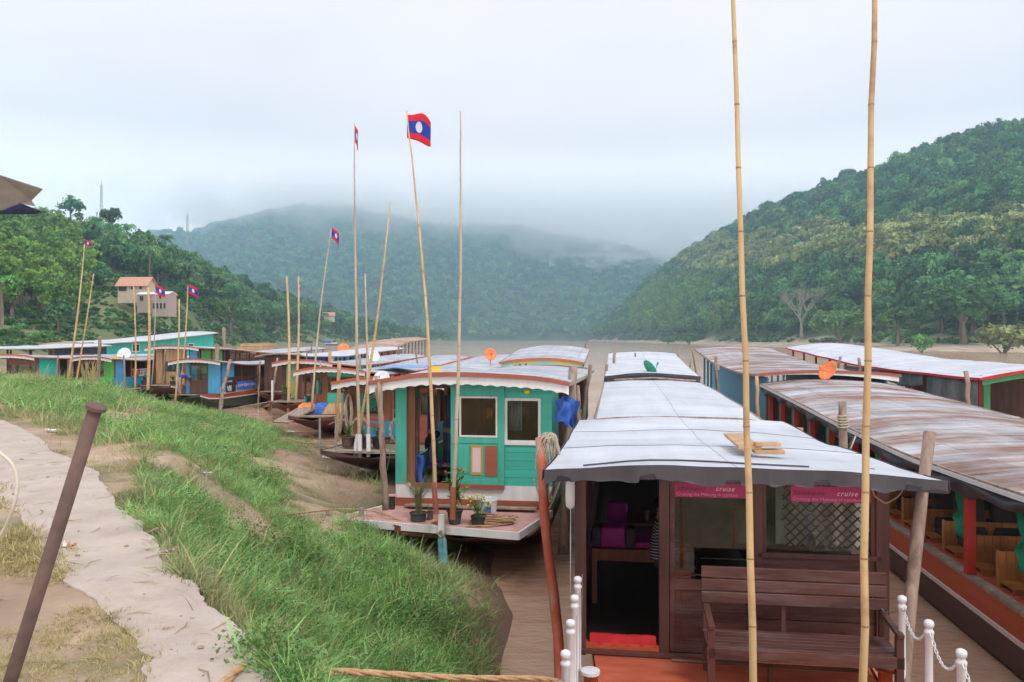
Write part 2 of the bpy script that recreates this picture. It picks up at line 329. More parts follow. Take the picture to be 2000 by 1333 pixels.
def trunk_mb(seed, h=1.0, r=.07):
    rng = random.Random(seed); mb = MB()
    mb.tube([(0,0,-.3),(rng.uniform(-.04,.04),0,.3*h),(rng.uniform(-.08,.08),rng.uniform(-.05,.05),.9*h)], [r*1.3, r, r*.6], 6)
    for i in range(4):
        a = rng.uniform(0, 6.28); e = rng.uniform(.35,.6)
        mb.tube([(0,0,.45*h),(math.cos(a)*e*.5,math.sin(a)*e*.5,.8*h),(math.cos(a)*e,math.sin(a)*e,1.15*h)], [r*.6,r*.4,r*.15], 5)
    return mb
def crown_bamboo(seed):
    rng = random.Random(seed); nr = np.random.default_rng(seed); mb = MB()
    for i in range(16):
        a = rng.uniform(0, 6.28); lean = rng.uniform(.15,.8); top = rng.uniform(1.5,2.3); c = []; r = []
        for t in (.35,.5,.65,.8,.92,1.0):
            c.append((math.cos(a)*lean*t**2, math.sin(a)*lean*t**2, top*math.sin(t*1.75)/math.sin(1.75)*t**.2 if t < .9 else top*(1.02-.25*(t-.85)))); r.append(.2*(1.15-t*.6))
        leaf_cloud(mb, c, r, 48, .07, nr)
    return mb
def crown_palm(seed):
    rng = random.Random(seed); mb = MB()
    for i in range(16):
        a = i*6.283/16+rng.uniform(-.15,.15); el = rng.uniform(-.2,1.1); pr = None
        for j in range(7):
            t = j/6; r = .95*t; z = 2.0+math.sin(el)*r*.9-.75*t*t; p = Vector((math.cos(a)*r*math.cos(el*.6), math.sin(a)*r*math.cos(el*.6), z))
            if pr is not None:
                d = (p-pr).normalized(); sd = d.cross(Vector((0,0,1))).normalized(); wv = .26*(1-t*.75)
                for sgn in (-1, 1):
                    q = sd*sgn*wv+Vector((0,0,-.16*(1-t*.5)))
                    mb.add([pr, pr+d*.04, pr+q+d*.08, pr+q], [(0,1,2,3)]); mb.add([p, p-d*.05, p-d*.01+q, p+q*.98+d*.03], [(0,1,2,3)])
                mb.add([pr-sd*.012, pr+sd*.012, p+sd*.008, p-sd*.008], [(0,1,2,3)])
            pr = p
    return mb
def palm_trunk(seed):
    mb = MB(); mb.tube([(0,0,-.3),(.05,0,.7),(.02,.03,1.4),(0,0,2.0)], [.07,.055,.05,.045], 6); return mb
def bare_crown(seed):
    rng = random.Random(seed); mb = MB()
    def br(p, d, l, r, k):
        q = p+d*l; mid = p+d*l*.5+Vector((rng.uniform(-.04,.04),rng.uniform(-.04,.04),.02)); mb.tube([p, mid, q], [r, r*.8, r*.6], 4, False)
        if k > 0:
            for i in range(3 if k > 1 else 4):
                nd = (d+Vector((rng.uniform(-.75,.75),rng.uniform(-.75,.75),rng.uniform(-.1,.45)))).normalized(); br(q, nd, l*rng.uniform(.6,.85), r*.55, k-1)
    for i in range(5):
        a = i*1.256; br(Vector((0,0,.35)), Vector((math.cos(a)*.5, math.sin(a)*.5, 1)).normalized(), .55, .035, 4)
    return mb
def proto(name, mb, m, smooth=False):
    o = mb.build(name, m, smooth=smooth); COL.objects.unlink(o); return o
BC = [proto('crown', crown_broad(10+i, tall=[.8,1.0,.7,.9][i]), M[k]) for i, k in enumerate(['leaf_dark','leaf_mid','leaf_mid','leaf_dark'])]
BIG = [proto('crown', crown_broad(80+i, n=1500, size=.045, nc=22, spread=1.15), M[['leaf_mid','leaf_dark'][i]]) for i in range(2)]
PC = [proto('crown', crown_broad(30+i, n=520, size=.08, spread=1.1), M['leaf_pale']) for i in range(2)]
BB = [proto('crown', crown_bamboo(40+i), M['leaf_bamboo']) for i in range(2)]
PL = [proto('crown', crown_palm(50+i), M['leaf_mid']) for i in range(2)]
LO = [proto('crown', crown_broad(60+i, n=110, size=.17, nc=9), M[k]) for i, k in enumerate(['leaf_dark','leaf_mid','leaf_mid'])]
TR = [proto('trunk', trunk_mb(5+i), M['bark']) for i in range(3)]; PT = proto('trunk', palm_trunk(1), M['bark'])
BR = proto('crown', bare_crown(3), M['barepale']); BRT = proto('trunk', MB().tube([(0,0,-.2),(0,0,.4)], [.06,.05], 6), M['barepale'])
def scatter(name, protos, pts, scl, rot=None, label=None, cat=None, group=None, idx=None):
    n = len(pts); me = bpy.data.meshes.new(name); me.vertices.add(n); me.vertices.foreach_set('co', np.asarray(pts, dtype=np.float32).ravel())
    for nm, ty, key, arr in (('scl','FLOAT_VECTOR','vector',scl), ('rot','FLOAT_VECTOR','vector',rot if rot is not None else np.stack([np.zeros(n),np.zeros(n),RNG.random(n)*6.283],1)), ('idx','INT','value',idx if idx is not None else RNG.integers(0,len(protos),n))):
        a = me.attributes.new(nm, ty, 'POINT'); a.data.foreach_set(key, np.asarray(arr, dtype=np.int32 if ty == 'INT' else np.float32).ravel())
    o = bpy.data.objects.new(name, me); COL.objects.link(o)
    g = bpy.data.node_groups.new(name+'_nodes', 'GeometryNodeTree'); g.interface.new_socket('Geometry', in_out='INPUT', socket_type='NodeSocketGeometry'); g.interface.new_socket('Geometry', in_out='OUTPUT', socket_type='NodeSocketGeometry')
    N = g.nodes.new; lk = g.links.new; gi = N('NodeGroupInput'); go = N('NodeGroupOutput'); ip = N('GeometryNodeInstanceOnPoints'); jn = N('GeometryNodeJoinGeometry')
    for p in reversed(protos):       # a join reads its last link first
        oi = N('GeometryNodeObjectInfo'); oi.inputs['Object'].default_value = p; oi.inputs['As Instance'].default_value = True; lk(oi.outputs['Geometry'], jn.inputs[0])
    def attr(nm, dt): a = N('GeometryNodeInputNamedAttribute'); a.data_type = dt; a.inputs[0].default_value = nm; return a.outputs[0]
    lk(gi.outputs[0], ip.inputs['Points']); lk(jn.outputs[0], ip.inputs['Instance']); ip.inputs['Pick Instance'].default_value = True
    lk(attr('idx','INT'), ip.inputs['Instance Index']); lk(attr('rot','FLOAT_VECTOR'), ip.inputs['Rotation']); lk(attr('scl','FLOAT_VECTOR'), ip.inputs['Scale'])
    lk(ip.outputs[0], go.inputs[0]); md = o.modifiers.new('scatter', 'NODES'); md.node_group = g
    return tag(o, label, cat, group, 'stuff')
def forest(v, f, per, rmin, rmax, far, protos_fn, ind, skip, labels, group, name):
    """plants a hill: the nearest ones as trees of their own, the rest as one mass"""
    pts = plant(v, f, per, RNG); u = 1000+FP*pts[:, 0]/pts[:, 1]; vv = V0-(pts[:, 2]-CH)/pts[:, 1]*FP
    ok = np.array([not skip(a, b, c) for a, b, c in zip(u, vv, pts)]); pts, u, vv = pts[ok], u[ok], vv[ok]
    R = rmin+(rmax-rmin)*RNG.random(len(pts))**1.5
    inview = (u > -60) & (u < 2060)
    app = np.where(inview, R/pts[:, 1], 0); order = np.argsort(-app); single = order[:ind]; rest = order[ind:]
    for i in single:
        crown, trunk, lab, sc3 = protos_fn(u[i], vv[i], pts[i], R[i]); k = random.random()
        r = empty('tree', pts[i], RNG.random()*6.28, lab, 'tree', group); c = crown.copy(); t = trunk.copy()
        for ob in (c, t): COL.objects.link(ob); ob.parent = r; ob.scale = sc3
    cls = {}
    for i in rest:
        cr, tr, lab, sc3 = protos_fn(u[i], vv[i], pts[i], R[i]); cls.setdefault(id(cr), (cr, [], []))[1].append(pts[i]); cls[id(cr)][2].append(sc3)
    # one mass object per hill: all kinds together, index picks the kind
    prs = [c[0] for c in cls.values()]; allp = np.concatenate([np.array(c[1]) for c in cls.values()]); alls = np.concatenate([np.array(c[2]) for c in cls.values()])
    if far: prs, ix = LO, None
    else: ix = np.concatenate([np.full(len(c[1]), k) for k, c in enumerate(cls.values())])
    o = scatter(name, prs, allp, alls, label=labels, cat='forest', idx=ix)
    return o
# ---------------------------------------------------------------- planting the hills
def pick(l): return l[int(RNG.random()*len(l))]
def bc(R, lab): return pick(BC), pick(TR), lab, (R, R, R*RNG.uniform(.85, 1.25))
def sp_right(u, v, p, R):
    n = float(vnoise(p[0:1], p[1:2], .013, 9)[0]); band = math.exp(-((v-(505-.04*(u-1700)))/48)**2)*(1 if 1330 < u < 2000 else .1)
    if band*.9+n*.35 > .72 and RNG.random() < .85: return pick(PC), pick(TR), 'pale yellow-green broad-crowned tree in the lighter belt of the right hillside', (R*1.25, R*1.25, R*1.2)
    if (1230 < u < 1440 and v > 560 or u > 1900 and v > 520) and n > .5: return pick(BB), pick(TR), 'feathery bright green bamboo clump on the lower right hillside', (R*.95, R*.95, R)
    return bc(R, 'dense dark green broadleaf tree on the steep right hillside')
def sp_left(u, v, p, R):
    n = float(vnoise(p[0:1], p[1:2], .02, 8)[0])
    if u < 170 and 430 < v < 640 and n > .38: return pick(BB), pick(TR), 'bright feathery bamboo clump on the left hillside', (R*1.1, R*1.1, R*1.05)
    if 120 < u < 660 and RNG.random() < .3: return pick(PL), PT, 'coconut palm rising among the trees of the left hillside', (R*.85, R*.85, R*1.15)
    return bc(R, 'dense dark green broadleaf tree on the left hillside')
def sk_right(u, v, p):
    if v > 657 or p[2] < 2.6: return True
    if 1590 < u < 1850 and v > 632 and RNG.random() < .75: return True
    return False
def sk_left(u, v, p):
    if p[2] < 4.0 and RNG.random() < .85: return True
    if p[2] < 2.4: return True
    if 165 < u < 470 and v > 572+max(0, (u-300)*.18) and p[1] < 400: return RNG.random() < .97
    if 195 < u < 350 and 560 < v: return True
    if u < 190 and v > 628: return RNG.random() < .8
    if 205 < u < 350 and 535 < v and p[1] < 262: return True
    if 500 < u < 920 and v > 640: return RNG.random() < .8
    return False
forest(lv, lf, 26, 3.0, 6.0, False, sp_left, 130, sk_left, 'dense mixed forest of palms, bamboo and broadleaf trees covering the left hill', 'trees on the left hillside', 'forest')
forest(rv, rf, 44, 4.2, 9.0, False, sp_right, 150, sk_right, 'dense forest covering the steep hill on the right bank', 'trees on the right hillside', 'forest')
forest(mv, mf, 210, 7, 12, True, lambda u, v, p, R: (LO[0], None, '', (R, R, R)), 0, lambda u, v, p: p[2] < 3 or not (150 < u < 1600), 'hazy blue-green forest covering the mountain upriver', None, 'forest')
forest(fv, ff, 420, 9, 14, True, lambda u, v, p, R: (LO[0], None, '', (R, R, R)), 0, lambda u, v, p: p[2] < 40 or not (1000 < u < 1600), 'faint forest on the farthest ridge behind the mountain', None, 'forest')
def tree_at(u, v, D, h, crown, trunk, name, label, cat, sx=1, group=None):
    p = P(u, v, D); R = h/(1.35 if cat == 'shrub' else 2.0); p.z -= R*.5 if cat == 'shrub' else 0; r = empty(name, p, RNG.random()*6, label, cat, group)
    for ob in (crown.copy(), trunk.copy()): COL.objects.link(ob); ob.parent = r; ob.scale = (R*sx, R*sx, R)
    return r
tree_at(1565, 648, 395, 24, BR, BRT, 'bare_tree', 'leafless pale-barked tree at the foot of the right hill, between the two tallest poles', 'tree', 1.1)
tree_at(1495, 436, 830, 22, BR, BRT, 'bare_tree', 'small bare tree breaking the skyline of the right hill', 'tree')
tree_at(1655, 366, 745, 20, BIG[1], TR[0], 'tree', 'large round tree standing out on the right hill skyline', 'tree', .9)
tree_at(1882, 660, 300, 24, BIG[0], TR[1], 'tree', 'very broad low tree above the sandy beach at the right', 'tree', 1.45)
tree_at(1640, 662, 330, 13, BIG[1], TR[1], 'shrub', 'big rounded green bush at the foot of the right hill beside the sand gully', 'shrub', 1.3)
tree_at(1753, 650, 310, 10, BC[1], TR[1], 'shrub', 'low green bush on top of the sand gully right of the taller pole', 'shrub', 1.2)
tree_at(1800, 690, 235, 6.5, BC[2], TR[2], 'shrub', 'small upright bush alone on the pale sand', 'shrub', .8)
tree_at(1960, 692, 228, 9, PC[1], TR[2], 'shrub', 'sprawling olive bush on the sand at the right edge', 'shrub', 1.3)
tree_at(1345, 672, 560, 9, BC[0], TR[2], 'shrub', 'dark bush on the far waterline below the right hill', 'shrub', 1.3)
tree_at(1305, 672, 640, 6, BC[0], TR[2], 'shrub', 'small round bush on the mudbank, left of a larger one', 'shrub', 1.3)
tree_at(138, 430, 335, 11, BC[0], TR[0], 'tree', 'lone round tree on the left skyline nearest the tarpaulin', 'tree')
tree_at(217, 452, 335, 11, BC[3], TR[0], 'tree', 'round dark tree on the left skyline just right of the taller mast', 'tree')
tree_at(4, 625, 60, 3.2, PL[0], MB and PT, 'banana_plant', 'small banana plant with pale green leaves at the left picture edge', 'plant', 1.2)
tree_at(450, 650, 330, 17, BIG[1], TR[0], 'tree', 'big rounded dark tree at the foot of the left hill right of the brick house', 'tree', 1.15)
tree_at(415, 640, 300, 12, BC[1], TR[0], 'tree', 'rounded olive-green tree on the bank between the brick house and a bigger dark tree', 'tree', 1.1)
# low undergrowth so that the slopes between the trees are not bare
def under(v, f, per, r0, r1, cond, label, protos=None):
    p = plant(v, f, per, RNG); u = 1000+FP*p[:, 0]/p[:, 1]; vv = V0-(p[:, 2]-CH)/p[:, 1]*FP
    ok = np.array([cond(a, b, c) for a, b, c in zip(u, vv, p)]); p = p[ok]; R = r0+(r1-r0)*RNG.random(len(p)); p[:, 2] -= R*.55
    scatter('undergrowth', protos or LO, p, np.stack([R, R, R*.8], 1), label=label, cat='undergrowth')
under(lv, lf, 7, .5, 1.5, lambda u, v, p: p[2] > 1.6 and -80 < u < 1000 and float(vnoise(p[0:1], p[1:2], .07, 3)[0]) > .36, 'low green scrub on the slope of the left bank')
under(lv, lf, 1.6, .25, .7, lambda u, v, p: p[2] > 2.5 and 0 < u < 560 and p[1] < 420 and v > 560 and float(vnoise(p[0:1], p[1:2], .16, 33)[0]) > .42, 'grass tussocks on the slope of the left bank')
under(rv, rf, 14, 1.0, 2.6, lambda u, v, p: p[2] > 2.2 and u < 2060 and v > 560 and float(vnoise(p[0:1], p[1:2], .05, 3)[0]) > .4, 'low green scrub along the foot of the right hill')
# ---------------------------------------------------------------- mist on the mountain, and the hazy air
def volmat(name, dens, color, noise=None, aniso=0.1):
    m = bpy.data.materials.new(name); m.use_nodes = True; t = m.node_tree; t.nodes.clear(); N = t.nodes.new; lk = t.links.new
    o = N('ShaderNodeOutputMaterial'); v = N('ShaderNodeVolumePrincipled'); v.inputs['Color'].default_value = (*color, 1); v.inputs['Density'].default_value = dens; v.inputs['Anisotropy'].default_value = aniso
    lk(v.outputs[0], o.inputs['Volume'])
    if noise:
        sc_, z0, z1, amp, lx, strx, f0, f1 = noise
        g = N('ShaderNodeTexCoord'); mp = N('ShaderNodeMapping'); mp.inputs['Scale'].default_value = strx; lk(g.outputs['Object'], mp.inputs[0])
        nz = N('ShaderNodeTexNoise'); nz.inputs['Scale'].default_value = sc_; nz.inputs['Detail'].default_value = 7; nz.inputs['Roughness'].default_value = .6; lk(mp.outputs[0], nz.inputs[0])
        sx = N('ShaderNodeSeparateXYZ'); lk(g.outputs['Object'], sx.inputs[0])
        # height above a cloud base that sinks towards the right
        tilt = N('ShaderNodeMath'); tilt.operation = 'MULTIPLY_ADD'; tilt.inputs[1].default_value = lx; lk(sx.outputs[0], tilt.inputs[0]); lk(sx.outputs[2], tilt.inputs[2])
        ma = N('ShaderNodeMath'); ma.operation = 'MULTIPLY_ADD'; ma.inputs[1].default_value = amp; lk(nz.outputs[0], ma.inputs[0]); lk(tilt.outputs[0], ma.inputs[2])
        mr = N('ShaderNodeMapRange'); mr.interpolation_type = 'SMOOTHSTEP'; mr.inputs[1].default_value = z0+amp*.5; mr.inputs[2].default_value = z1+amp*.5; mr.inputs[4].default_value = dens; lk(ma.outputs[0], mr.inputs[0])
        m2 = N('ShaderNodeMapRange'); m2.interpolation_type = 'SMOOTHSTEP'; m2.inputs[1].default_value = f0; m2.inputs[2].default_value = f1; m2.inputs[3].default_value = 1; m2.inputs[4].default_value = 0; lk(sx.outputs[2], m2.inputs[0])
        ml = N('ShaderNodeMath'); ml.operation = 'MULTIPLY'; lk(mr.outputs[0], ml.inputs[0]); lk(m2.outputs[0], ml.inputs[1]); lk(ml.outputs[0], v.inputs['Density'])
    return m
mb = MB(); mb.box(-1500, 1300, 1750, 2750, 170, 520)
tag(mb.build('mist', volmat('mist_air', .0048, (.9997,.9999,1), (.007, 238, 285, 520, .10, (1,1,1.4), 340, 440), .88)), 'white low cloud and mist clinging to the top of the mountain upriver', 'mist', kind='stuff')
mb = MB(); mb.box(90, 620, 1560, 1900, 135, 225)
tag(mb.build('mist', volmat('mist_wisp', .05, (.9995,.9998,1), (.012, 196, 250, 300, 0, (1,1,2.5), 180, 222), .8)), 'ragged wisp of mist drifting across the right shoulder of the mountain', 'mist', kind='stuff')
mb = MB(); mb.box(-2400, 2400, -60, 3560, -4, 540)
tag(mb.build('haze', volmat('haze_air', .00043, (.50,.79,1.0), None, .7)), 'thin bluish haze filling the river valley', 'haze', kind='stuff')
# ---------------------------------------------------------------- masts, houses
M['steel'] = mat('galvanised_steel', (.30,.31,.33), (.45,.46,.48), rough=.5, metallic=.6, scale=8)
M['rooforange'] = mat('clay_roof', (.50,.25,.17), (.60,.33,.24), rough=.8, scale=4, stretch=(6,1,1), bump=.3)
M['plaster'] = mat('cream_plaster', (.50,.42,.30), (.58,.50,.38), rough=.9, scale=2)
M['brick'] = mat('grey_brick', (.30,.24,.22), (.42,.36,.33), rough=.9, scale=7, bump=.4)
M['dark'] = mat('dark_opening', (.012,.013,.016), (.02,.021,.024), rough=.6, scale=2)
M['whiteroof'] = mat('white_tin', (.62,.64,.66), (.75,.77,.79), rough=.5, scale=3)
def mast(u, vb, vt, D, label):
    b = P(u, vb, D); h = (vb-vt)/FP*D; r = empty('radio_mast', b, 0, label, 'mast'); f = MB(); w_ = .75
    for i in range(3):
        a = i*2.094; f.tube([(math.cos(a)*w_, math.sin(a)*w_, -3), (math.cos(a)*w_*.55, math.sin(a)*w_*.55, h*.9)], .11, 4)
    n = int(h/1.2)
    for k in range(n):
        z0, z1 = k*h*.9/n, (k+1)*h*.9/n
        for i in range(3):
            a, b2 = i*2.094, (i+1)*2.094; s0 = w_*(1-.45*z0/h/.9); s1 = w_*(1-.45*z1/h/.9)
            f.tube([(math.cos(a)*s0, math.sin(a)*s0, z0), (math.cos(b2)*s1, math.sin(b2)*s1, z1)], .055, 3, False)
    f.build('lattice', M['steel'], r); a = MB(); a.tube([(0,0,h*.88),(0,0,h)], .09, 5); a.build('antenna', M['steel'], r)
    return r
mast(198, 440, 352, 345, 'taller lattice radio mast on the left hilltop near the tarpaulin')
mast(366, 512, 412, 400, 'thin radio mast on the left hill further right, in front of the cloud')
def house(u, v, D, wd, dp, h, rh, rz, name, label, wm, rm, wins=(), over=.6, hip=0):
    r = empty(name, P(u, v, D), rz, label, 'house'); wl = MB(); wl.box(-wd/2, wd/2, -dp/2, dp/2, -3, h)
    for s in (-1, 1): wl.prism([(s*wd/2, -dp/2, h), (s*wd/2, dp/2, h), (s*wd/2, 0, h+rh*.95)], (-s*.15, 0, 0))
    wl.build('wall', wm, r)
    rf_ = MB()
    for s in (-1, 1):
        a, b = wd/2+over, dp/2+over; z0 = h-rh*over/(dp/2)
        rf_.grid(lambda p, q: ((p-.5)*2*(a-hip*q), s*(b*(1-q)), z0+(rh+.25+h-z0)*q), 2, 2, .15)
    rf_.build('roof', rm, r)
    for (x0, x1, z0, z1) in wins:
        m_ = MB(); m_.box(x0, x1, -dp/2-.06, -dp/2+.1, z0, z1); wo = m_.build('window', M['dark'], r)
        fr = MB(); fr.box(x0-.1, x1+.1, -dp/2-.12, -dp/2-.07, z0-.12, z0); fr.build('sill', wm, wo)
    return r
house(267, 572, 214, 8.2, 4.6, 2.2, 1.9, -.06, 'house', 'cream house with a big orange roof above the grassy bank', M['plaster'], M['rooforange'], [(-3.8,-1.6,.3,1.8),(-.3,.4,.8,1.9),(2.1,2.8,.8,1.8)])
house(321, 597, 205, 4.6, 4, 3.0, .5, -.12, 'brick_building', 'unfinished grey brick building below the orange-roofed house', M['brick'], M['whiteroof'], [(-2.0,-1.5,-.9,.5),(-1.0,-.5,-.9,.5),(0,.5,-.9,.5),(1.0,1.5,-.9,.5),(-.2,.3,1.7,2.6)], .2)
house(292, 590, 207, 4.6, 4, 2.0, .4, -.12, 'concrete_shed', 'low grey concrete annex between the orange-roofed house and brick building', M['brick'], M['whiteroof'], [(-1.5,-.5,.2,1.4)], .2)
house(277, 520, 300, 4, 4, 2.5, 1.2, .3, 'hut', 'small white-roofed hut among palms above the orange-roofed house', M['plaster'], M['whiteroof'])
house(352, 518, 385, 9, 5, 2.5, 1.8, .5, 'hut', 'long white-roofed hut near the foot of the thinner mast', M['plaster'], M['whiteroof'])
M['tealpaint0'] = mat('teal_wall', (.06,.42,.42), (.09,.50,.48), rough=.7, scale=2)
house(528, 618, 480, 8, 5, 2.6, 1.5, .4, 'house', 'small teal-walled house in trees at the foot of the left hill', M['tealpaint0'], M['whiteroof'])
house(514, 608, 520, 7, 5, 2.6, 2, .2, 'house', 'small pink-roofed house just above the teal-walled one', M['plaster'], M['rooforange'])
house(577, 615, 560, 8, 5, 2.4, 2, -.2, 'house', 'low house with reddish roof behind the slim flag pole, left bank', M['plaster'], M['rooforange'])
house(642, 622, 600, 9, 5, 2.4, 2, .1, 'house', 'pale house with a faded roof near the end of the left hill', M['plaster'], M['rooforange'])
# rock mounds on the beach
M['rock'] = mat('dark_rock', (.10,.085,.075), (.19,.16,.14), rough=.9, scale=1.2, bump=.8)
def mound(u, v, D, wd, h, label):
    r = random.Random(u); c = P(u, v, D); m_ = MB()
    def f(a, b):
        x = (a-.5)*wd; y = (b-.5)*wd*.6; e = max(0, 1-(2*a-1)**2-(2*b-1)**2)
        return (x, y, h*(e**.6)*(.6+.8*mnoise.noise(Vector((x*.5, y*.5, u))))-.3)
    m_.grid(f, 26, 16); o = m_.build('rock_mound', M['rock'], loc=c); tag(o, label, 'rocks')
mound(1622, 682, 262, 12, 2.2, 'low dark rock mound on the beach left of the taller pole')
mound(1668, 680, 255, 12, 3.6, 'higher dark rock mound on the beach touching the taller pole')
mound(1660, 690, 250, 9, 1.2, 'flat spread of dark rocks at the water below the mounds')
# ================================================================ boats
def paint(name, c, k=.82, rough=.55, ax='z', **kw):
    st = {'x': (.1,1,1), 'y': (1,.1,1), 'z': (1,1,.1)}[ax]
    return mat(name, tuple(x*k for x in c), c, rough=rough, scale=7, stretch=st, bump=.15, **kw)
M['zinc'] = mat('grey_roof_sheet', (.42,.48,.56), (.58,.64,.72), rough=.55, scale=1.3, stretch=(.4,1.6,1), c3=(.30,.31,.33), c3pos=(.55,.8), c3scale=1.1, c3stretch=(.25,1.5,1), bump=.25, metallic=.1)
M['white_sheet'] = mat('pale_roof_sheet', (.50,.56,.65), (.62,.68,.77), rough=.5, scale=1.0, stretch=(.4,1.4,1), c3=(.40,.45,.53), c3pos=(.55,.85), c3scale=.9, c3stretch=(.25,1.3,1), bump=.15)
M['rust'] = mat('rusty_roof_sheet', (.44,.48,.54), (.60,.64,.70), rough=.65, scale=1.6, stretch=(.3,1.6,1), c3=(.30,.17,.13), c3pos=(.42,.60), c3scale=.9, c3stretch=(.35,1.3,1), bump=.3)
M['rust2'] = mat('tan_roof_sheet', (.50,.36,.27), (.62,.48,.38), rough=.7, scale=1.6, stretch=(.5,1.6,1), c3=(.42,.25,.17), c3pos=(.45,.6), c3scale=.9, bump=.3)
def sheets(key, dirt=.25, wave=True, bw=.85, bl=2.3, st_=.75):
    """corrugation and sheet-to-sheet differences for a roof of overlapping metal sheets"""
    t = M[key].node_tree; N = t.nodes.new; lk = t.links.new; b = t.nodes['Principled BSDF']; tc = N('ShaderNodeTexCoord')
    mp = N('ShaderNodeMapping'); mp.inputs['Rotation'].default_value = (0, 0, 1.5708); lk(tc.outputs['Object'], mp.inputs[0])
    bk = N('ShaderNodeTexBrick'); bk.inputs['Scale'].default_value = 1; bk.inputs['Brick Width'].default_value = bw; bk.inputs['Row Height'].default_value = bl*.55; bk.inputs['Mortar Size'].default_value = .012; bk.inputs['Mortar Smooth'].default_value = .6
    bk.inputs['Color1'].default_value = (1-dirt, 1-dirt*.97, 1-dirt*.85, 1); bk.inputs['Color2'].default_value = (1.0, 1.0, 1.0, 1); bk.inputs['Mortar'].default_value = (.5, .47, .45, 1); lk(mp.outputs[0], bk.inputs[0])
    mm = N('ShaderNodeMixRGB'); mm.blend_type = 'MULTIPLY'; mm.inputs[0].default_value = .9; src = b.inputs['Base Color'].links[0].from_socket; lk(src, mm.inputs[1]); lk(bk.outputs[0], mm.inputs[2])
    st = N('ShaderNodeTexNoise'); st.inputs['Scale'].default_value = 1.1; st.inputs['Detail'].default_value = 8; st.inputs['Roughness'].default_value = .7; m2 = N('ShaderNodeMapping'); m2.inputs['Scale'].default_value = (2.4, .35, 1); lk(tc.outputs['Object'], m2.inputs[0]); lk(m2.outputs[0], st.inputs[0])
    rp = N('ShaderNodeValToRGB'); rp.color_ramp.elements[0].position = .35; rp.color_ramp.elements[1].position = .62; rp.color_ramp.elements[0].color = (.66,.65,.65,1); rp.color_ramp.elements[1].color = (1,1,1,1); lk(st.outputs[0], rp.inputs[0])
    m3 = N('ShaderNodeMixRGB'); m3.blend_type = 'MULTIPLY'; m3.inputs[0].default_value = st_; lk(mm.outputs[0], m3.inputs[1]); lk(rp.outputs[0], m3.inputs[2]); lk(m3.outputs[0], b.inputs['Base Color'])
    if wave:
        wv = N('ShaderNodeTexWave'); wv.bands_direction = 'Y'; wv.inputs['Scale'].default_value = 2.4; wv.inputs['Distortion'].default_value = .15; lk(tc.outputs['Object'], wv.inputs[0])
        bp = N('ShaderNodeBump'); bp.inputs['Strength'].default_value = .7; bp.inputs['Distance'].default_value = .03; lk(wv.outputs[0], bp.inputs['Height']); old = b.inputs['Normal'].links
        if old: lk(old[0].from_socket, bp.inputs['Normal'])
        lk(bp.outputs[0], b.inputs['Normal'])
sheets('zinc'); sheets('rust', .3); sheets('rust2', .3); M['white_rust'] = M['white_sheet']; sheets('white_sheet', .10, False, 1.9, 3.4, .4)
M['teal'] = paint('teal_paint', (.065,.47,.37), k=.8, c3=(.05,.27,.22), c3pos=(.58,.75), c3scale=2.2, c3stretch=(1,1,.25)); M['tealx'] = paint('teal_paint_boards', (.055,.49,.38), ax='x', c3=(.12,.22,.18), c3pos=(.66,.72), c3scale=3)
M['teal2'] = paint('turquoise_paint', (.03,.50,.44)); M['blue'] = paint('sky_blue_paint', (.07,.36,.64)); M['blue2'] = paint('bright_blue_paint', (.04,.30,.50), c3=(.10,.18,.22), c3pos=(.6,.75), c3scale=1)
M['green'] = paint('bright_green_paint', (.08,.42,.09)); M['green2'] = paint('mid_green_paint', (.04,.28,.12))
M['white'] = paint('white_paint', (.72,.73,.75), .88); M['cream'] = paint('cream_boards', (.50,.40,.28))
M['redbrown'] = paint('red_brown_paint', (.34,.10,.065), ax='x'); M['orange'] = paint('orange_red_paint', (.52,.10,.04), ax='y')
M['maroon'] = wood('dark_maroon_wood', (.055,.024,.022), (.135,.058,.05), ax='x', rough=.5, s=9, c3=(.15,.11,.11), c3pos=(.5,.78), c3scale=3, c3stretch=(.5,1,2.5))
M['maroonz'] = wood('dark_maroon_post', (.075,.032,.030), (.12,.052,.045), rough=.5)
M['hullmaroon'] = paint('maroon_hull', (.10,.045,.048), ax='y', c3=(.075,.05,.05), c3pos=(.5,.7), c3scale=1)
M['hullgreen'] = paint('dark_green_hull', (.045,.085,.06), ax='y'); M['hullbrown'] = paint('brown_hull', (.16,.05,.035), ax='y')
M['brown'] = wood('brown_varnish', (.15,.055,.03), (.24,.095,.05)); M['brownd'] = wood('dark_brown_wood', (.07,.035,.025), (.12,.06,.04))
M['tan'] = wood('tan_wood', (.36,.22,.11), (.52,.35,.19)); M['weather'] = wood('weathered_wood', (.20,.16,.13), (.36,.30,.25), rough=.9)
M['log'] = wood('log_bark', (.20,.145,.115), (.36,.28,.23), rough=.95, bump=.9, s=9, c3=(.12,.085,.07), c3pos=(.5,.65), c3scale=5, c3stretch=(1,1,.25))
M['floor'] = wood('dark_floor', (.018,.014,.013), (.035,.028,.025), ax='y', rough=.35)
M['pink'] = mat('faded_pink_deck', (.48,.26,.24), (.58,.35,.32), rough=.8, scale=3, c3=(.35,.22,.20), c3pos=(.55,.75), c3scale=5, bump=.2)
M['reddeck'] = mat('red_deck_paint', (.42,.085,.045), (.52,.135,.075), rough=.55, scale=2, stretch=(1,4,1), c3=(.50,.20,.13), c3pos=(.55,.75), c3scale=2, bump=.2)
M['whitemetal'] = mat('white_enamel', (.66,.69,.75), (.76,.78,.82), rough=.4, scale=5, c3=(.45,.42,.40), c3pos=(.68,.74), c3scale=6)
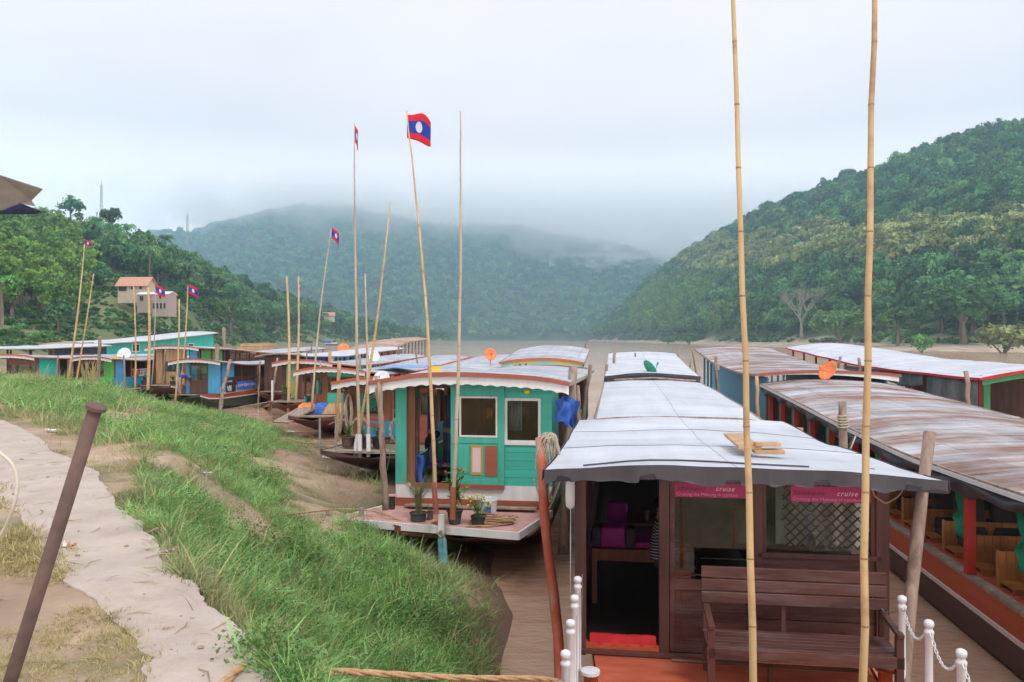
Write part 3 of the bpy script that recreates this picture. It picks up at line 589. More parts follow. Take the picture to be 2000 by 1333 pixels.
M['tarp'] = mat('dark_grey_tarpaulin', (.028,.025,.033), (.05,.047,.058), rough=.55, scale=3, stretch=(1,1,.4), bump=.6, c3=(.09,.085,.10), c3pos=(.6,.9), c3scale=3, c3stretch=(3,3,.4))
M['bamboo'] = wood('bamboo_pole', (.44,.29,.13), (.62,.46,.25), rough=.5, s=4, bump=.1, c3=(.30,.19,.10), c3pos=(.52,.72), c3scale=3.2, c3stretch=(1,1,1))
M['bamboogrey'] = wood('grey_bamboo', (.34,.27,.20), (.50,.42,.33), rough=.7, s=4, bump=.1)
M['node'] = mat('bamboo_joint', (.24,.15,.07), (.36,.24,.12), rough=.7)
M['rope'] = mat('rope_fibre', (.32,.20,.11), (.50,.34,.20), rough=.9, scale=30, bump=.6); M['ropegrey'] = mat('grey_rope', (.36,.30,.23), (.52,.46,.38), rough=.9, scale=30, bump=.5)
M['curtain'] = mat('green_curtain_cloth', (.01,.22,.12), (.02,.34,.20), rough=.7, scale=3, stretch=(1,1,.3)); M['seatgrey'] = mat('dark_seat_cloth', (.035,.04,.05), (.06,.065,.08), rough=.8, scale=4)
M['slatwood'] = wood('varnished_bench_boards', (.30,.13,.045), (.52,.27,.10), rough=.45, ax='z', s=5)
M['redpost'] = paint('red_post_paint', (.50,.04,.03)); M['red'] = mat('red_cloth', (.42,.01,.015), (.55,.02,.03), rough=.8, scale=6)
M['magenta'] = mat('magenta_cushion', (.26,.02,.20), (.36,.04,.28), rough=.8, scale=5); M['orangep'] = mat('orange_plastic', (.75,.20,.06), (.85,.28,.10), rough=.5)
M['black'] = mat('black_plastic', (.02,.02,.025), (.04,.04,.045), rough=.5); M['skin'] = mat('skin', (.36,.19,.12), (.42,.23,.15), rough=.6); M['hair'] = mat('black_hair', (.008,.007,.008), (.02,.018,.018), rough=.5)
M['clothblue'] = mat('blue_cloth', (.03,.10,.42), (.06,.18,.60), rough=.8, scale=5)
def glassmat(name, tint, amt):
    m = bpy.data.materials.new(name); m.use_nodes = True; t = m.node_tree; t.nodes.clear(); N = t.nodes.new; lk = t.links.new
    o = N('ShaderNodeOutputMaterial'); tr = N('ShaderNodeBsdfTransparent'); tr.inputs[0].default_value = (*tint, 1); gl = N('ShaderNodeBsdfGlossy'); gl.inputs['Roughness'].default_value = .02
    fr = N('ShaderNodeFresnel'); fr.inputs[0].default_value = 1.5; ad = N('ShaderNodeMath'); ad.operation = 'MULTIPLY_ADD'; ad.inputs[1].default_value = 1.0; ad.inputs[2].default_value = amt; lk(fr.outputs[0], ad.inputs[0])
    mx = N('ShaderNodeMixShader'); lk(ad.outputs[0], mx.inputs[0]); lk(tr.outputs[0], mx.inputs[1]); lk(gl.outputs[0], mx.inputs[2]); lk(mx.outputs[0], o.inputs[0]); return m
M['glass'] = glassmat('window_glass', (.55,.60,.58), .10); M['glass2'] = glassmat('clear_window_glass', (.85,.88,.86), .03)
def boat_root(name, D, Lc, label, cat='boat', group=None):
    """Empty at the waterline under the middle of the cabin front; local +y runs to the stern"""
    s = (D+Lc*ST)/CT; return empty(name, (s*ST+Lc*CT, s*CT-Lc*ST, 0), -TH, label, cat, group)
def hull(r, w, bow, length, g, top, side, band, rail, bowfrac=.75, bowlift=.25, keel=-.45, bandh=.28):
    """g: gunwale height at mid; bow is how far the deck reaches in front of the cabin"""
    ys = [-bow+ (bow+length)*t for t in [0,.03,.08,.14,.2,.3,.45,.6,.75,.88,.96,1]]
    def hw(y): t = min(1, max(0, (y+bow)/(bow+2.5))); e = max(0, (y-length*.8)/(length*.2)); return w/2*(bowfrac+(1-bowfrac)*t**.7)*(1-.12*e)
    def gz(y): t = max(0, -y/bow) if bow else 0; e = max(0, (y-length*.6)/(length*.4)); return g+bowlift*t*t+.35*e*e
    def kz(y): t = min(1, max(0, (y+bow)/(bow+4))); return (gz(y)-.22)*(1-t)**1.6+keel*(1-(1-t)**1.6)
    mb = MB(); K = 6
    for sg in (-1, 1):
        rings = []
        for y in ys:
            G, Kz, W = gz(y), kz(y), hw(y); b = min(bandh, (G-Kz)*.5)
            rings.append([(0,y,Kz),(sg*W*.55,y,Kz+.02),(sg*W*.86,y,Kz+(G-b-Kz)*.45),(sg*W*.96,y,G-b-.03),(sg*(W*.96+.025),y,G-b-.03),(sg*(W*.965+.025),y,G-b+.04),(sg*W*.97,y,G-b+.04),(sg*W,y,G)])
        for i in range(len(rings)-1):
            for j in range(7):
                mb.mi = [0,0,0,2,2,2,1][j]; a, b2, c, d = rings[i][j], rings[i][j+1], rings[i+1][j+1], rings[i+1][j]
                mb.add([a,b2,c,d] if sg > 0 else [d,c,b2,a], [(0,1,2,3)])
        mb.mi = 0; mb.add(rings[0], [tuple(range(8))]); mb.add(rings[-1], [tuple(range(7,-1,-1))])
    mb.build('hull', [side, band, rail], r)
    dk = MB(); n = len(ys)
    dk.grid(lambda a, b: ((a-.5)*2*hw(-bow+b*(bow+length))*.985, -bow+b*(bow+length), gz(-bow+b*(bow+length))-.02), 1, 30, .06)
    dk.build('deck', top, r); return gz, hw
def prof(pts): return lambda y: float(np.interp(y, [p[0] for p in pts], [p[1] for p in pts]))
def roof(r, y0, y1, w, z, camber=.16, m='zinc', rim='redbrown', rimh=.07, scallop=None, ny=None, thick=.05, seams=True, endw=None, cx=0, siderim='weather', name='roof'):
    """one curved roof length; scallop = a wavy apron hanging from its front edge"""
    ny = ny or max(3, int((y1-y0)/1.0)); W = lambda y: w+((endw-w)*(y-y0)/(y1-y0) if endw else 0)
    def f(a, b):
        y = y0+(y1-y0)*b; x = (a-.5); return (cx+x*W(y), y, z(y)+camber*(1-4*x*x)+.006*math.sin(y*5+x*9)+.02*mnoise.noise(Vector((x*4, y*.5, w))))
    m_ = MB(); m_.grid(f, 12, ny, thick)
    if seams:   # overlapping sheet ends lying across the roof
        s_ = m_; y = y0+1.1
        while y < y1-.5:
            s_.grid(lambda a, b: (lambda q: (q[0], q[1], q[2]+.006+.010*b))(f(a*.996+.002, (y-y0+.035*b)/(y1-y0))), 12, 1, .012); y += random.choice([2.2,2.4,2.6])
    m_.build(name, M[m], r)
    t = MB(); t.grid(lambda a, b: (lambda q: (q[0], y0-.03-.035*b, q[2]+.02))(f(a, 0)), 12, 1, rimh+.03); t.build('roof_rim', M[rim], r)
    t = MB(); t.grid(lambda a, b: (lambda q: (q[0], y1+.002+.03*b, q[2]+.012))(f(a, 1)), 12, 1, rimh); t.build('roof_rim', M[rim], r)
    for sg in (0, 1):
        t = MB(); t.grid(lambda a, b: (lambda q: (q[0]+(.004+.03*a)*(1 if sg else -1), q[1], q[2]+.01))(f(sg, b)), 1, ny, rimh+.02); t.build('roof_edge', M[siderim], r)
    if scallop:
        mh, nsc = scallop; sc2 = MB()
        def sf(a, b):
            q = f(a, 0); return (q[0], y0-.012, q[2]-.04-b*(rimh+.05+mh*(1-.3*abs(math.sin(a*nsc*math.pi)))))
        sc2.grid(sf, 120, 1, (0,.012,0)); sc2.build('apron', M['white'], r)
    return f
def posts(r, xs, ys, z0, z1, m, th=.08, name='pillar'):
    for x in xs:
        for y in ys:
            p = MB(); zz = z1(y) if callable(z1) else z1; b0 = z0(y) if callable(z0) else z0; p.box(x-th/2, x+th/2, y-th/2, y+th/2, b0, zz); p.build(name, M[m], r)
def panel_window(r, x0, x1, y, z0, z1, frame='white', fw=.05, name='window', axis='x', glass='glass', mull=0):
    """a framed pane; axis x = in the cabin front, axis y = in a side wall"""
    m_ = MB(); d = .05
    def bx(a0, a1, c0, c1):
        if axis == 'x': m_.box(a0, a1, y-d/2, y+d/2, c0, c1)
        else: m_.box(y-d/2, y+d/2, a0, a1, c0, c1)
    bx(x0, x1, z0, z0+fw); bx(x0, x1, z1-fw, z1); bx(x0, x0+fw, z0+fw, z1-fw); bx(x1-fw, x1, z0+fw, z1-fw)
    for i in range(mull): xm = x0+(x1-x0)*(i+1)/(mull+1); bx(xm-fw*.35, xm+fw*.35, z0+fw, z1-fw)
    o = m_.build(name, M[frame], r); m_ = MB(); d = .012; bx(x0+fw*.9, x1-fw*.9, z0+fw*.9, z1-fw*.9); m_.build('pane', M[glass], o); return o
def curtain(r, x, y, z0, z1, wdt, m, knot=None, axis='y', name='curtain', ph=0):
    """hanging gathered cloth; knot = height where it is tied into a bundle"""
    c = MB(); n = 14; rows = 12
    for lay in (0,):
        def f(a, b):
            z = z1+(z0-z1)*b; wd = wdt
            if knot is not None:
                k = abs(z-knot); wd = wdt*(.28+.72*min(1, k/.35)); 
                if z < knot: wd = wdt*(.35+.9*min(1, k/.12))*(1 if k < .18 else .55)
            u = (a-.5)*wd; q = .035*math.sin(a*22+ph)*(1 if wd > wdt*.5 else .6)
            bul = .06*math.exp(-((z-(knot-.1))/.09)**2) if knot is not None else 0
            q += bul*math.cos((a-.5)*3)
            return (x+q, y+u, z) if axis == 'y' else (x+u, y+q, z)
        c.grid(f, n*2, rows, (.012,0,0) if axis == 'y' else (0,.012,0))
    return c.build(name, M[m], r, smooth=True)
def baluster_rail(r, x, y0, y1, z0, z1, m, n, name='railing'):
    b = MB(); b.box(x-.025, x+.025, y0, y1, z1-.05, z1); b.box(x-.02, x+.02, y0, y1, z0, z0+.04)
    for i in range(n):
        y = y0+(y1-y0)*(i+.5)/n; b.lathe((x, y, z0+.04), [(.015,0),(.03,.06),(.012,.15),(.028,(z1-z0)*.55),(.012,(z1-z0)-.12),(.02,(z1-z0)-.09)], 6)
    return b.build(name, M[m], r)
def interior(r, w, length, zf, zt, m='dark', y0=1.6):
    """a bulkhead and a luggage row, so the inside is not an empty shell"""
    b = MB(); b.box(-w/2+.05, w/2-.05, y0, y0+.05, zf, zt-.1); b.build('bulkhead', M[m], r)
# ---------------------------------------------------------------- 1. the near cruise boat
CR = boat_root('cruise_boat', 7.87, 1.12, 'dark maroon cabin boat in the foreground with grey tarpaulin roof and pink window banners')
gz, hw = hull(CR, 3.2, 3.0, 27, 1.05, M['reddeck'], M['hullmaroon'], M['orange'], M['white'], .62, .0, bandh=.25)
zr = prof([(-.8,3.03),(0,2.97),(3,2.83),(6.2,2.80)])
def jag(x): 
    return .035*abs(math.sin(x*4.1+1))+.03*abs(mnoise.noise(Vector((x*3.2, 0, 4))))*2+(.05 if .25 < (x*1.27+.4) % 1 < .42 else 0)
def crf(a, b):
    y = -.75+b*6.9; x = a-.5; return (x*3.62+.0, y, zr(y)+.075*(1-4*x*x)+.03*mnoise.noise(Vector((x*3, y*.7, 1)))+.01*mnoise.noise(Vector((x*9, y*2, 5))))
m_ = MB(); m_.grid(crf, 30, 40, .03); m_.mi = 1
for yy in (1.7, 3.9): m_.grid(lambda a, b: (lambda q: (q[0], q[1]+.03*math.sin(a*5+yy), q[2]+.002+.003*b))(crf(a*.996+.002, (yy+.012*b+.75)/6.9)), 30, 1, .004)
rfo = m_.build('roof', [M['white_sheet'], M['tarp']], CR, smooth=False)
m_ = MB()
def val(a, b):
    q = crf(a, 0); drop = .10+.09*(.5-abs(a-.5)); x = q[0]
    return (x, q[1]-.015-.03*b-.012*math.sin(x*7)*b, q[2]+.008-b*(drop+.05-jag(x)*(1 if b > .99 else 0)))
m_.grid(val, 220, 4, (0,.01,0)); m_.build('roof_valance', M['tarp'], CR)
for sg in (0, 1):
    m_ = MB(); m_.grid(lambda a, b: (lambda q: (q[0]+(.012+.01*a)*(1 if sg else -1), q[1], q[2]+.006-a*(.13+.03*math.sin(q[1]*3))))(crf(sg, b)), 4, 40, ((.008 if sg else -.008),0,0)); m_.build('roof_valance', M['tarp'], CR)
# seams and the tail of a cord lying over the canopy
m_ = MB(); m_.tube([(lambda q: (q[0], q[1], q[2]+.012))(crf(a, b)) for a, b in [(.1,.035),(.16,.05),(.22,.075),(.28,.09),(.36,.085),(.44,.07),(.55,.055),(.7,.06)]], .009, 5); m_.build('roof_cord', M['black'], CR)
roof(CR, 6.15, 17.2, 3.0, prof([(6,2.80),(9,2.86),(13,2.9),(17.2,2.9)]), .08, 'white_sheet', 'weather', .05, seams=False)
roof(CR, 16.9, 27.6, 3.0, prof([(16.9,3.08),(22,3.3),(27.6,3.62)]), .10, 'white_sheet', 'tarp', .06, seams=False)
m_ = MB(); m_.grid(lambda a, b: ((a-.5)*2.98, 16.86-.02*math.sin(a*14), 3.06+.10*(1-4*(a-.5)**2)-b*(.19+.02*math.sin(a*31))), 60, 3, (0,.01,0)); m_.build('roof_valance', M['tarp'], CR)
m_ = MB(); m_.tube([(-1.2,16.75,2.98),(0,16.7,3.06),(1.35,16.75,2.97)], .03, 6); m_.build('roof_batten', M['weather'], CR)
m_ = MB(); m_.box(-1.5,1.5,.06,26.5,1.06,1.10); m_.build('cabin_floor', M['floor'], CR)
# sides
for sg in (-1, 1):
    m_ = MB(); m_.box(sg*1.53-.025, sg*1.53+.025, .1, 26.5, 1.0, 1.75); m_.box(sg*1.53-.03, sg*1.53+.03, .1, 26.5, 2.62, 2.80); m_.build('side_wall', M['maroon'], CR)
    m_ = MB(); m_.box(sg*1.53-.02, sg*1.53+.02, .1 if sg < 0 else 5.0, 5.4, 1.75, 2.62); m_.build('light_block_panel', M['maroon'], CR)  # panels added over the side openings to keep the cabin inside dark
    posts(CR, [sg*1.53], [1.6+i*1.9 for i in range(13)], 1.75, 2.63, 'maroonz', .09)
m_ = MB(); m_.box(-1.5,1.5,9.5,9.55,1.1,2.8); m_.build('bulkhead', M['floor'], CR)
m_ = MB(); m_.grid(lambda a, b: ((a-.5)*3.1, .15+b*6, zr(.15+b*6)-.12+.10*(1-4*(a-.5)**2)), 8, 6, .02); m_.build('light_block_ceiling', M['brownd'], CR)  # ceiling added to cut the light inside the doorway
# front wall, from the door jamb on the left to the corner post on the right
FR = [(-1.555,-1.44,1.0,2.92),(-.69,-.585,1.0,2.95),(.24,.34,1.5,3.0),(1.43,1.555,1.0,2.92)]
for x0, x1, z0, z1 in FR: m_ = MB(); m_.box(x0, x1, -.06, .06, z0, z1); m_.build('door_post' if x1 < 0 else 'corner_post', M['maroonz'], CR, bevel=.006)
m_ = MB(); m_.box(-1.44,-.69,-.05,.05,1.03,1.13); m_.build('door_sill', M['orange'], CR); m_ = MB(); m_.box(-1.5,.2,-.13,-.065,1.045,1.08); m_.build('door_track', M['maroonz'], CR)
m_ = MB(); m_.grid(lambda a, b: (-1.40+a*.68, -.02-b*.03+.004*math.sin(a*30), 1.215-b*.10+.003*math.sin(a*9)), 30, 2, (0,.03,0)); m_.build('red_door_cloth', M['red'], CR)
# sliding door with a banner across its pane
dr = MB(); dr.box(-.58,-.53,-.045,.005,1.08,2.9); dr.box(.19,.235,-.045,.005,1.08,2.9); dr.box(-.53,.19,-.045,.005,1.72,1.83); dr.box(-.53,.19,-.045,.005,1.08,1.16); dr.box(-.53,.19,-.045,.005,1.44,1.50); dr.box(-.53,.19,-.045,.005,2.82,2.9)
dr.box(-.53,.19,-.03,-.008,1.16,1.44); dr.box(-.53,.19,-.03,-.008,1.50,1.72); door = dr.build('sliding_door', M['maroon'], CR, bevel=.004)
m_ = MB(); m_.box(-.46,.13,-.042,-.028,1.2,1.4); m_.box(-.46,.13,-.042,-.028,1.54,1.68); m_.build('door_panel', M['maroon'], door, bevel=.006)
m_ = MB(); m_.box(-.53,.19,-.026,-.018,1.83,2.82); m_.build('pane', M['glass'], door)
# wall under and round the big window: horizontal boards
wl = MB()
for k, (z0, z1) in enumerate([(1.02,1.24),(1.245,1.45),(1.455,1.66),(1.665,1.87),(1.875,2.08)]): wl.box(.24,1.43,-.02-.004*(k % 2),.03,z0,z1)
wl.box(.34,1.43,-.035,.03,2.08,2.13); wl.build('front_wall', M['maroon'], CR, bevel=.003); wl = MB(); wl.box(.34,1.43,-.02,.03,2.88,3.0); wl.build('front_wall', M['maroon'], CR)
m_ = MB(); m_.box(.30,1.47,-.06,-.036,2.09,2.135); m_.build('window_sill', M['maroonz'], CR)
wn = MB(); wn.box(.34,.38,-.03,.02,2.13,2.88); wn.box(1.39,1.43,-.03,.02,2.13,2.88); wn.box(.38,1.39,-.03,.02,2.84,2.88); wno = wn.build('window', M['maroonz'], CR); m_ = MB(); m_.box(.375,1.395,-.01,-.002,2.13,2.845); m_.build('pane', M['glass2'], wno)
M['banner'] = mat('pink_banner', (.36,.02,.12), (.46,.035,.17), rough=.5, scale=2); M['bannert'] = mat('banner_pale_lettering', (.82,.70,.74), (.86,.76,.8), rough=.5); M['bannerg'] = mat('banner_dark_lettering', (.06,.02,.01), (.09,.03,.015), rough=.5); M['bannerp'] = mat('banner_pink_lettering', (.80,.25,.42), (.84,.3,.48), rough=.5)
def lettering(parent, s, x, y, z, size, m, rot=(math.pi/2,0,0), shear=0, bold=0, align='LEFT', sx=1):
    cu = bpy.data.curves.new('lettering', 'FONT'); cu.body = s; cu.size = size; cu.shear = shear; cu.extrude = .001; cu.offset = bold; cu.align_x = align; cu.space_character = 1.0+.25*(shear > .2)
    cu.materials.append(m); tmp = bpy.data.objects.new('tmp', cu); COL.objects.link(tmp); dg = bpy.context.evaluated_depsgraph_get()
    me = bpy.data.meshes.new_from_object(tmp.evaluated_get(dg)); bpy.data.objects.remove(tmp)
    if not me.materials: me.materials.append(m)
    o = bpy.data.objects.new('lettering', me); COL.objects.link(o); o.parent = parent; o.location = (x, y, z); o.rotation_euler = rot; o.scale = (sx, 1, 1); return o
for x0, x1, yy, zc in ((-.53,.19,-.034,2.75),(.62,1.40,-.020,2.73)):
    m_ = MB(); m_.box(x0, x1, yy-.003, yy+.003, zc-.075, zc+.085); bn = m_.build('window_banner', M['banner'], CR)
    wdt = x1-x0; lettering(bn, 'Shompoo', x0+.02, yy-.006, zc-.005, .07, M['bannerg'], shear=.35, sx=wdt/.83); lettering(bn, 'cruise', x0+.02+wdt*.54, yy-.006, zc-.005, .07, M['bannert'], shear=.35, sx=wdt/.83)
    lettering(bn, 'Cruising the Mekong in comfort', x0+.015, yy-.006, zc-.06, .046, M['bannerp'], sx=wdt/.70)
# lattice screen inside, behind the big window
la = MB()
for i in range(-8, 16):
    for sgn in (1, -1):
        xa = .45+i*.105; z0, z1 = 2.08, 2.86; xb = xa+(z1-z0)*sgn
        pts = [(xa+(z-z0)*sgn, z) for z in np.linspace(z0, z1, 15)]; pts = [p for p in pts if .62 < p[0] < 1.46]
        if len(pts) > 1: la.beam((pts[0][0], .42+.01*sgn, pts[0][1]), (pts[-1][0], .42+.01*sgn, pts[-1][1]), .022, .014)
la.build('lattice_screen', M['brownd'], CR)
m_ = MB(); m_.grid(lambda a, b: (.60+a*.9, .62+.03*math.sin(a*26), 2.05+b*.82), 40, 1, (0,.01,0)); m_.build('window_backing', mat('bright_gap_backing', (.60,.61,.60), (.72,.72,.71), rough=.9), CR)  # added sheet, its pale colour stands in for brightness seen through the lattice
m_ = MB(); m_.tube([(.95,.5,1.1),(.95,.5,2.2)], .04, 8); m_.box(.2,1.35,.25,.7,1.98,2.02); m_.build('shelf', M['brownd'], CR)
# scrollwork at the foot of the door pane
sw = MB()
for cxx, fl in ((-.13,1),(.02,-1)):
    sw.tube([(cxx+fl*.055*(1-t/9)*math.cos(t*.9), -.035, 1.885+.05*(1-t/10)*math.sin(t*.9)+.01) for t in range(9)], .006, 5)
sw.tube([(-.45,-.035,1.85),(-.3,-.035,1.88),(-.18,-.035,1.86),(0,-.035,1.845),(.12,-.035,1.86)], .005, 5); sw.build('scroll_ornament', M['maroonz'], door)
# deck rails: white posts with chains, both sides
def rail_post(x, y, z0, h, r=.031):
    m_ = MB(); m_.lathe((x, y, z0), [(r*1.25,0),(r*1.25,.05),(r,.06),(r,h-.12),(r*1.25,h-.11),(r*1.25,h-.09),(r*.9,h-.08),(r*.9,h-.06),(r*1.15,h-.055),(r*1.3,h-.03),(r*1.15,h-.01),(r*.6,h),(.004,h+.004)], 14)
    return m_.build('rail_post', M['whitemetal'], CR, smooth=True)
def chain(a, b, sag, n, r=.006, parent=None, m='whitemetal'):
    a, b = Vector(a), Vector(b); m_ = MB(); pt = lambda t: a.lerp(b, t)-Vector((0,0,sag*4*t*(1-t)))
    for i in range(n):
        p, q = pt(i/n), pt((i+1)/n); c = (p+q)/2; d = (q-p); l = d.length*.72; d.normalize(); s_ = d.cross(Vector((0,0,1))).normalized()
        if i % 2: s_ = d.cross(s_).normalized()
        w_ = .011; ring = [c+d*(l*math.cos(t))+s_*(w_*math.sin(t)) for t in [k*math.pi/4 for k in range(9)]]
        m_.tube(ring, r*.62, 4, False)
    return m_.build('chain', M[m], parent)
yr = [-.78,-1.38,-1.98,-2.6]; yl = [-.55,-1.1,-1.72,-2.35,-2.9]
for i, y in enumerate(yr):
    rail_post(1.42, y, 1.04, .95)
    if i: chain((1.42,yr[i-1]-.04,1.90),(1.42,y+.04,1.90), .17, 22, parent=CR)
for i, y in enumerate(yl):
    rail_post(-1.50, y, 1.04, .93)
m_ = MB(); m_.tube([(1.42,-.9,1.9),(1.38,-.45,1.72),(1.3,-.06,1.86)], .005, 5)
for k in range(3): m_.tube([(-1.47+.012*k,yl[k],1.12),(-1.47,yl[k]+.3,1.9)], .003, 4)
m_.build('stay_wire', M['steel'], CR)
m_ = MB(); m_.lathe((-1.36,-1.05,1.03), [(.075,0),(.065,.05),(.06,.2),(.085,.21),(.085,.235),(.01,.24)], 14); bt = m_.build('mooring_bitt', M['orange'], CR, smooth=True)
m_ = MB(); m_.lathe((-1.36,-1.05,1.245), [(.088,0),(.088,.028),(.01,.034)], 14); m_.build('cap', M['whitemetal'], bt)
m_ = MB(); m_.lathe((1.33,-.62,1.03), [(.075,0),(.065,.05),(.06,.2),(.085,.21),(.085,.235),(.01,.24)], 14); m_.build('mooring_bitt', M['orange'], CR, smooth=True)
m_ = MB(); m_.tube([(-.6,-.55,1.2),(1.2,-.55,1.2)], .018, 6); m_.box(.3,.34,-.58,-.52,1.03,1.2); m_.build('deck_bar', M['brownd'], CR)
# interior of the doorway
m_ = MB(); m_.box(-1.42,-.5,1.25,1.32,1.62,1.72); m_.box(-1.42,-1.36,1.25,1.32,1.1,1.62); m_.box(-.62,-.56,1.25,1.32,1.1,1.62); m_.box(-1.42,-.35,1.25,1.95,1.72,1.76); so = m_.build('bench_frame', M['brown'], CR)
m_ = MB(); m_.box(-1.45,-.35,1.3,1.9,1.765,1.84); m_.build('seat_cushion', M['magenta'], so, bevel=.02)
m_ = MB(); m_.box(-1.32,-1.02,1.15,1.45,1.80,2.04); m_.build('seat_cushion', M['magenta'], so, bevel=.03)
for x in (-1.42,-1.02): m_ = MB(); m_.box(x, x+.12, 1.17, 1.44, 1.80, 2.03); m_.build('seat_bolster', M['seatgrey'], so, bevel=.04)
m_ = MB(); m_.box(-1.25,-.98,2.2,2.35,1.85,2.12); m_.build('seat_back', M['magenta'], so, bevel=.04)
m_ = MB(); m_.lathe((-.75,1.8,2.0), [(.03,0),(.035,.12),(.03,.13)], 8); m_.box(-1.0,-.4,1.6,2.2,1.97,2.0); m_.build('table', M['brownd'], CR)
# fender hanging at the left door post
m_ = MB(); m_.lathe((-1.60,-.12,2.53), [(.01,0),(.045,.03),(.05,.1),(.05,.24),(.045,.29),(.01,.32)], 12); m_.tube([(-1.60,-.12,2.85),(-1.60,-.12,2.93)], .035, 8); m_.tube([(-1.60,-.12,1.5),(-1.595,-.12,2.53)], .004, 4); m_.build('float_buoy', M['whitemetal'], CR, smooth=True)
# ---------------------------------------------------------------- bench on its deck
def bl(x, y, z): return CR.matrix_world @ Vector((x, y, z))
bpy.context.view_layer.update()
bn = empty('deck_bench', CR.matrix_basis @ Vector((.56,-.55,1.04)), -TH, 'long maroon slatted bench on the foreground boat deck under its window', 'bench')
for k, z in enumerate((.68,.80,.92)): m_ = MB(); m_.box(-.86,.86,.17-.01*(2-k),.20-.01*(2-k),z,z+.11); m_.build('back_slat', M['maroon'], bn, bevel=.006)
for x in (-.84,.80): m_ = MB(); m_.box(x, x+.045, .19, .235, 0, 1.02); m_.build('leg', M['maroonz'], bn, bevel=.004); m_ = MB(); m_.box(x-.01, x+.055, -.30, -.24, 0, .60); m_.build('leg', M['maroonz'], bn, bevel=.004); m_ = MB(); m_.beam((x+.022,-.32,.61),(x+.022,.2,.66),.06,.035); m_.build('armrest', M['maroonz'], bn, bevel=.004)
m_ = MB(); m_.box(-.10,-.06,.19,.225,.42,.7); m_.build('back_support', M['maroonz'], bn)
for k in range(6): m_ = MB(); m_.box(-.85,.85,-.27+.078*k,-.205+.078*k,.395,.42); m_.build('seat_slat', M['maroon'], bn, bevel=.004)
m_ = MB(); m_.box(-.86,.86,-.30,-.275,.31,.415); m_.build('seat_rail', M['maroon'], bn, bevel=.004)
# planks on the canopy
pk = empty('plank_stack', CR.matrix_basis @ Vector((.42,.75,3.07)), -TH+.0, 'short boards stacked on the foreground boat roof beside the bamboo pole', 'planks')
m_ = MB(); m_.box(-.22,.02,-.2,1.0,.02,.055); m_.build('board', M['tan'], pk, bevel=.004); m_ = MB(); m_.box(-.06,.26,-.24,-.04,-.02,.02); m_.build('board', M['tan'], pk, bevel=.004)
m_ = MB(); m_.beam((-.05,-.16,.078),(.22,-.14,.078),.12,.04); m_.build('board', M['tan'], pk, bevel=.004)
# ---------------------------------------------------------------- 2. the green boat
GB = boat_root('cabin_boat', 14.75, -2.74, 'teal-fronted cabin boat with pink foredeck and pink and brown door panels')
gz, hw = hull(GB, 3.05, 1.2, 19, 1.02, M['pink'], M['hullbrown'], M['redbrown'], M['white'], .8, -.04, bandh=.2)
# the wide pink foredeck
m_ = MB(); dk = [(-1.75,-.05,1.06),(1.52,-.05,1.06),(1.42,-.45,1.05),(1.08,-1.55,1.0),(-2.25,-.98,1.0),(-2.33,-.80,1.0)]
m_.prism(dk, (0,0,-.05)); m_.build('foredeck', M['pink'], GB); m_ = MB()
for a, b in zip(dk[2:]+dk[:1], dk[3:]+dk[:1]): 
    if a != b: m_.beam(Vector(a)-Vector((0,0,.06)), Vector(b)-Vector((0,0,.06)), .04, .13)
m_.beam(Vector(dk[1])-Vector((0,0,.06)), Vector(dk[2])-Vector((0,0,.06)), .04, .13); m_.build('deck_trim', M['white'], GB)
zg = prof([(-.6,3.50),(0,3.48),(5,3.32),(13,3.15)])
roof(GB, -.55, 13.8, 3.75, zg, .17, 'zinc', 'redbrown', .05, scallop=(.09,17))
roof(GB, 13.5, 19.5, 3.1, prof([(13.5,3.42),(19.5,3.85)]), .16, 'zinc', 'orange', .05)
M['yellowpaint'] = mat('yellow_green_fascia', (.45,.34,.03), (.15,.40,.30), rough=.6, scale=1.6, stretch=(1,1,1)); m_ = MB(); m_.grid(lambda a, b: ((a-.5)*3.0, 13.47, 3.40+.16*(1-4*(a-.5)**2)-b*.15), 16, 1, (0,.02,0)); m_.build('fascia', M['yellowpaint'], GB)
# front: white base, red sill, teal corner, open door, sliding door, window wall
x0, x1 = -1.52, 1.52
m_ = MB(); m_.box(x0,x1,-.03,.03,1.22,1.50); m_.build('front_base', M['white'], GB); m_ = MB(); m_.box(x0,x1,-.045,.03,1.0,1.22); m_.build('front_plinth', M['redbrown'], GB)
m_ = MB(); m_.box(-1.2,.62,-.10,-.032,1.44,1.52); m_.build('door_sill', M['redbrown'], GB)
m_ = MB(); m_.box(x0,-1.30,-.05,.03,1.50,3.42); m_.build('corner_post', M['teal'], GB); m_ = MB(); m_.box(-1.30,-1.14,-.02,.06,1.50,3.42); m_.build('door_frame', M['brown'], GB)
m_ = MB(); m_.box(-1.14,-.30,.0,.05,3.34,3.5); m_.build('door_lintel', M['brownd'], GB)
gd = MB(); D0, D1 = -.42, .62
for a, b, c, d in [(D0,D0+.12,1.5,3.42),(D1-.12,D1,1.5,3.42),(D0+.12,D1-.12,3.20,3.42),(D0+.12,D1-.12,2.30,2.42),(D0+.12,D1-.12,1.5,1.62)]: gd.box(a,b,-.085,-.035,c,d)
gd.box(D0+.12,D1-.12,-.07,-.045,1.62,2.30); gdo = gd.build('sliding_door', M['teal'], GB, bevel=.006)
m_ = MB(); m_.box(D0+.15,D0+.36,-.08,-.071,1.72,2.24); m_.build('door_panel', M['teal'], gdo, bevel=.004)
m_ = MB(); m_.box(-.03,.20,-.084,-.071,1.70,2.27); m_.build('door_panel', mat('ochre_edge', (.42,.28,.06)), gdo); m_ = MB(); m_.box(.005,.165,-.088,-.085,1.75,2.22); m_.build('door_panel', mat('pale_pink_paint', (.68,.50,.53), (.74,.57,.60), rough=.5), gdo)
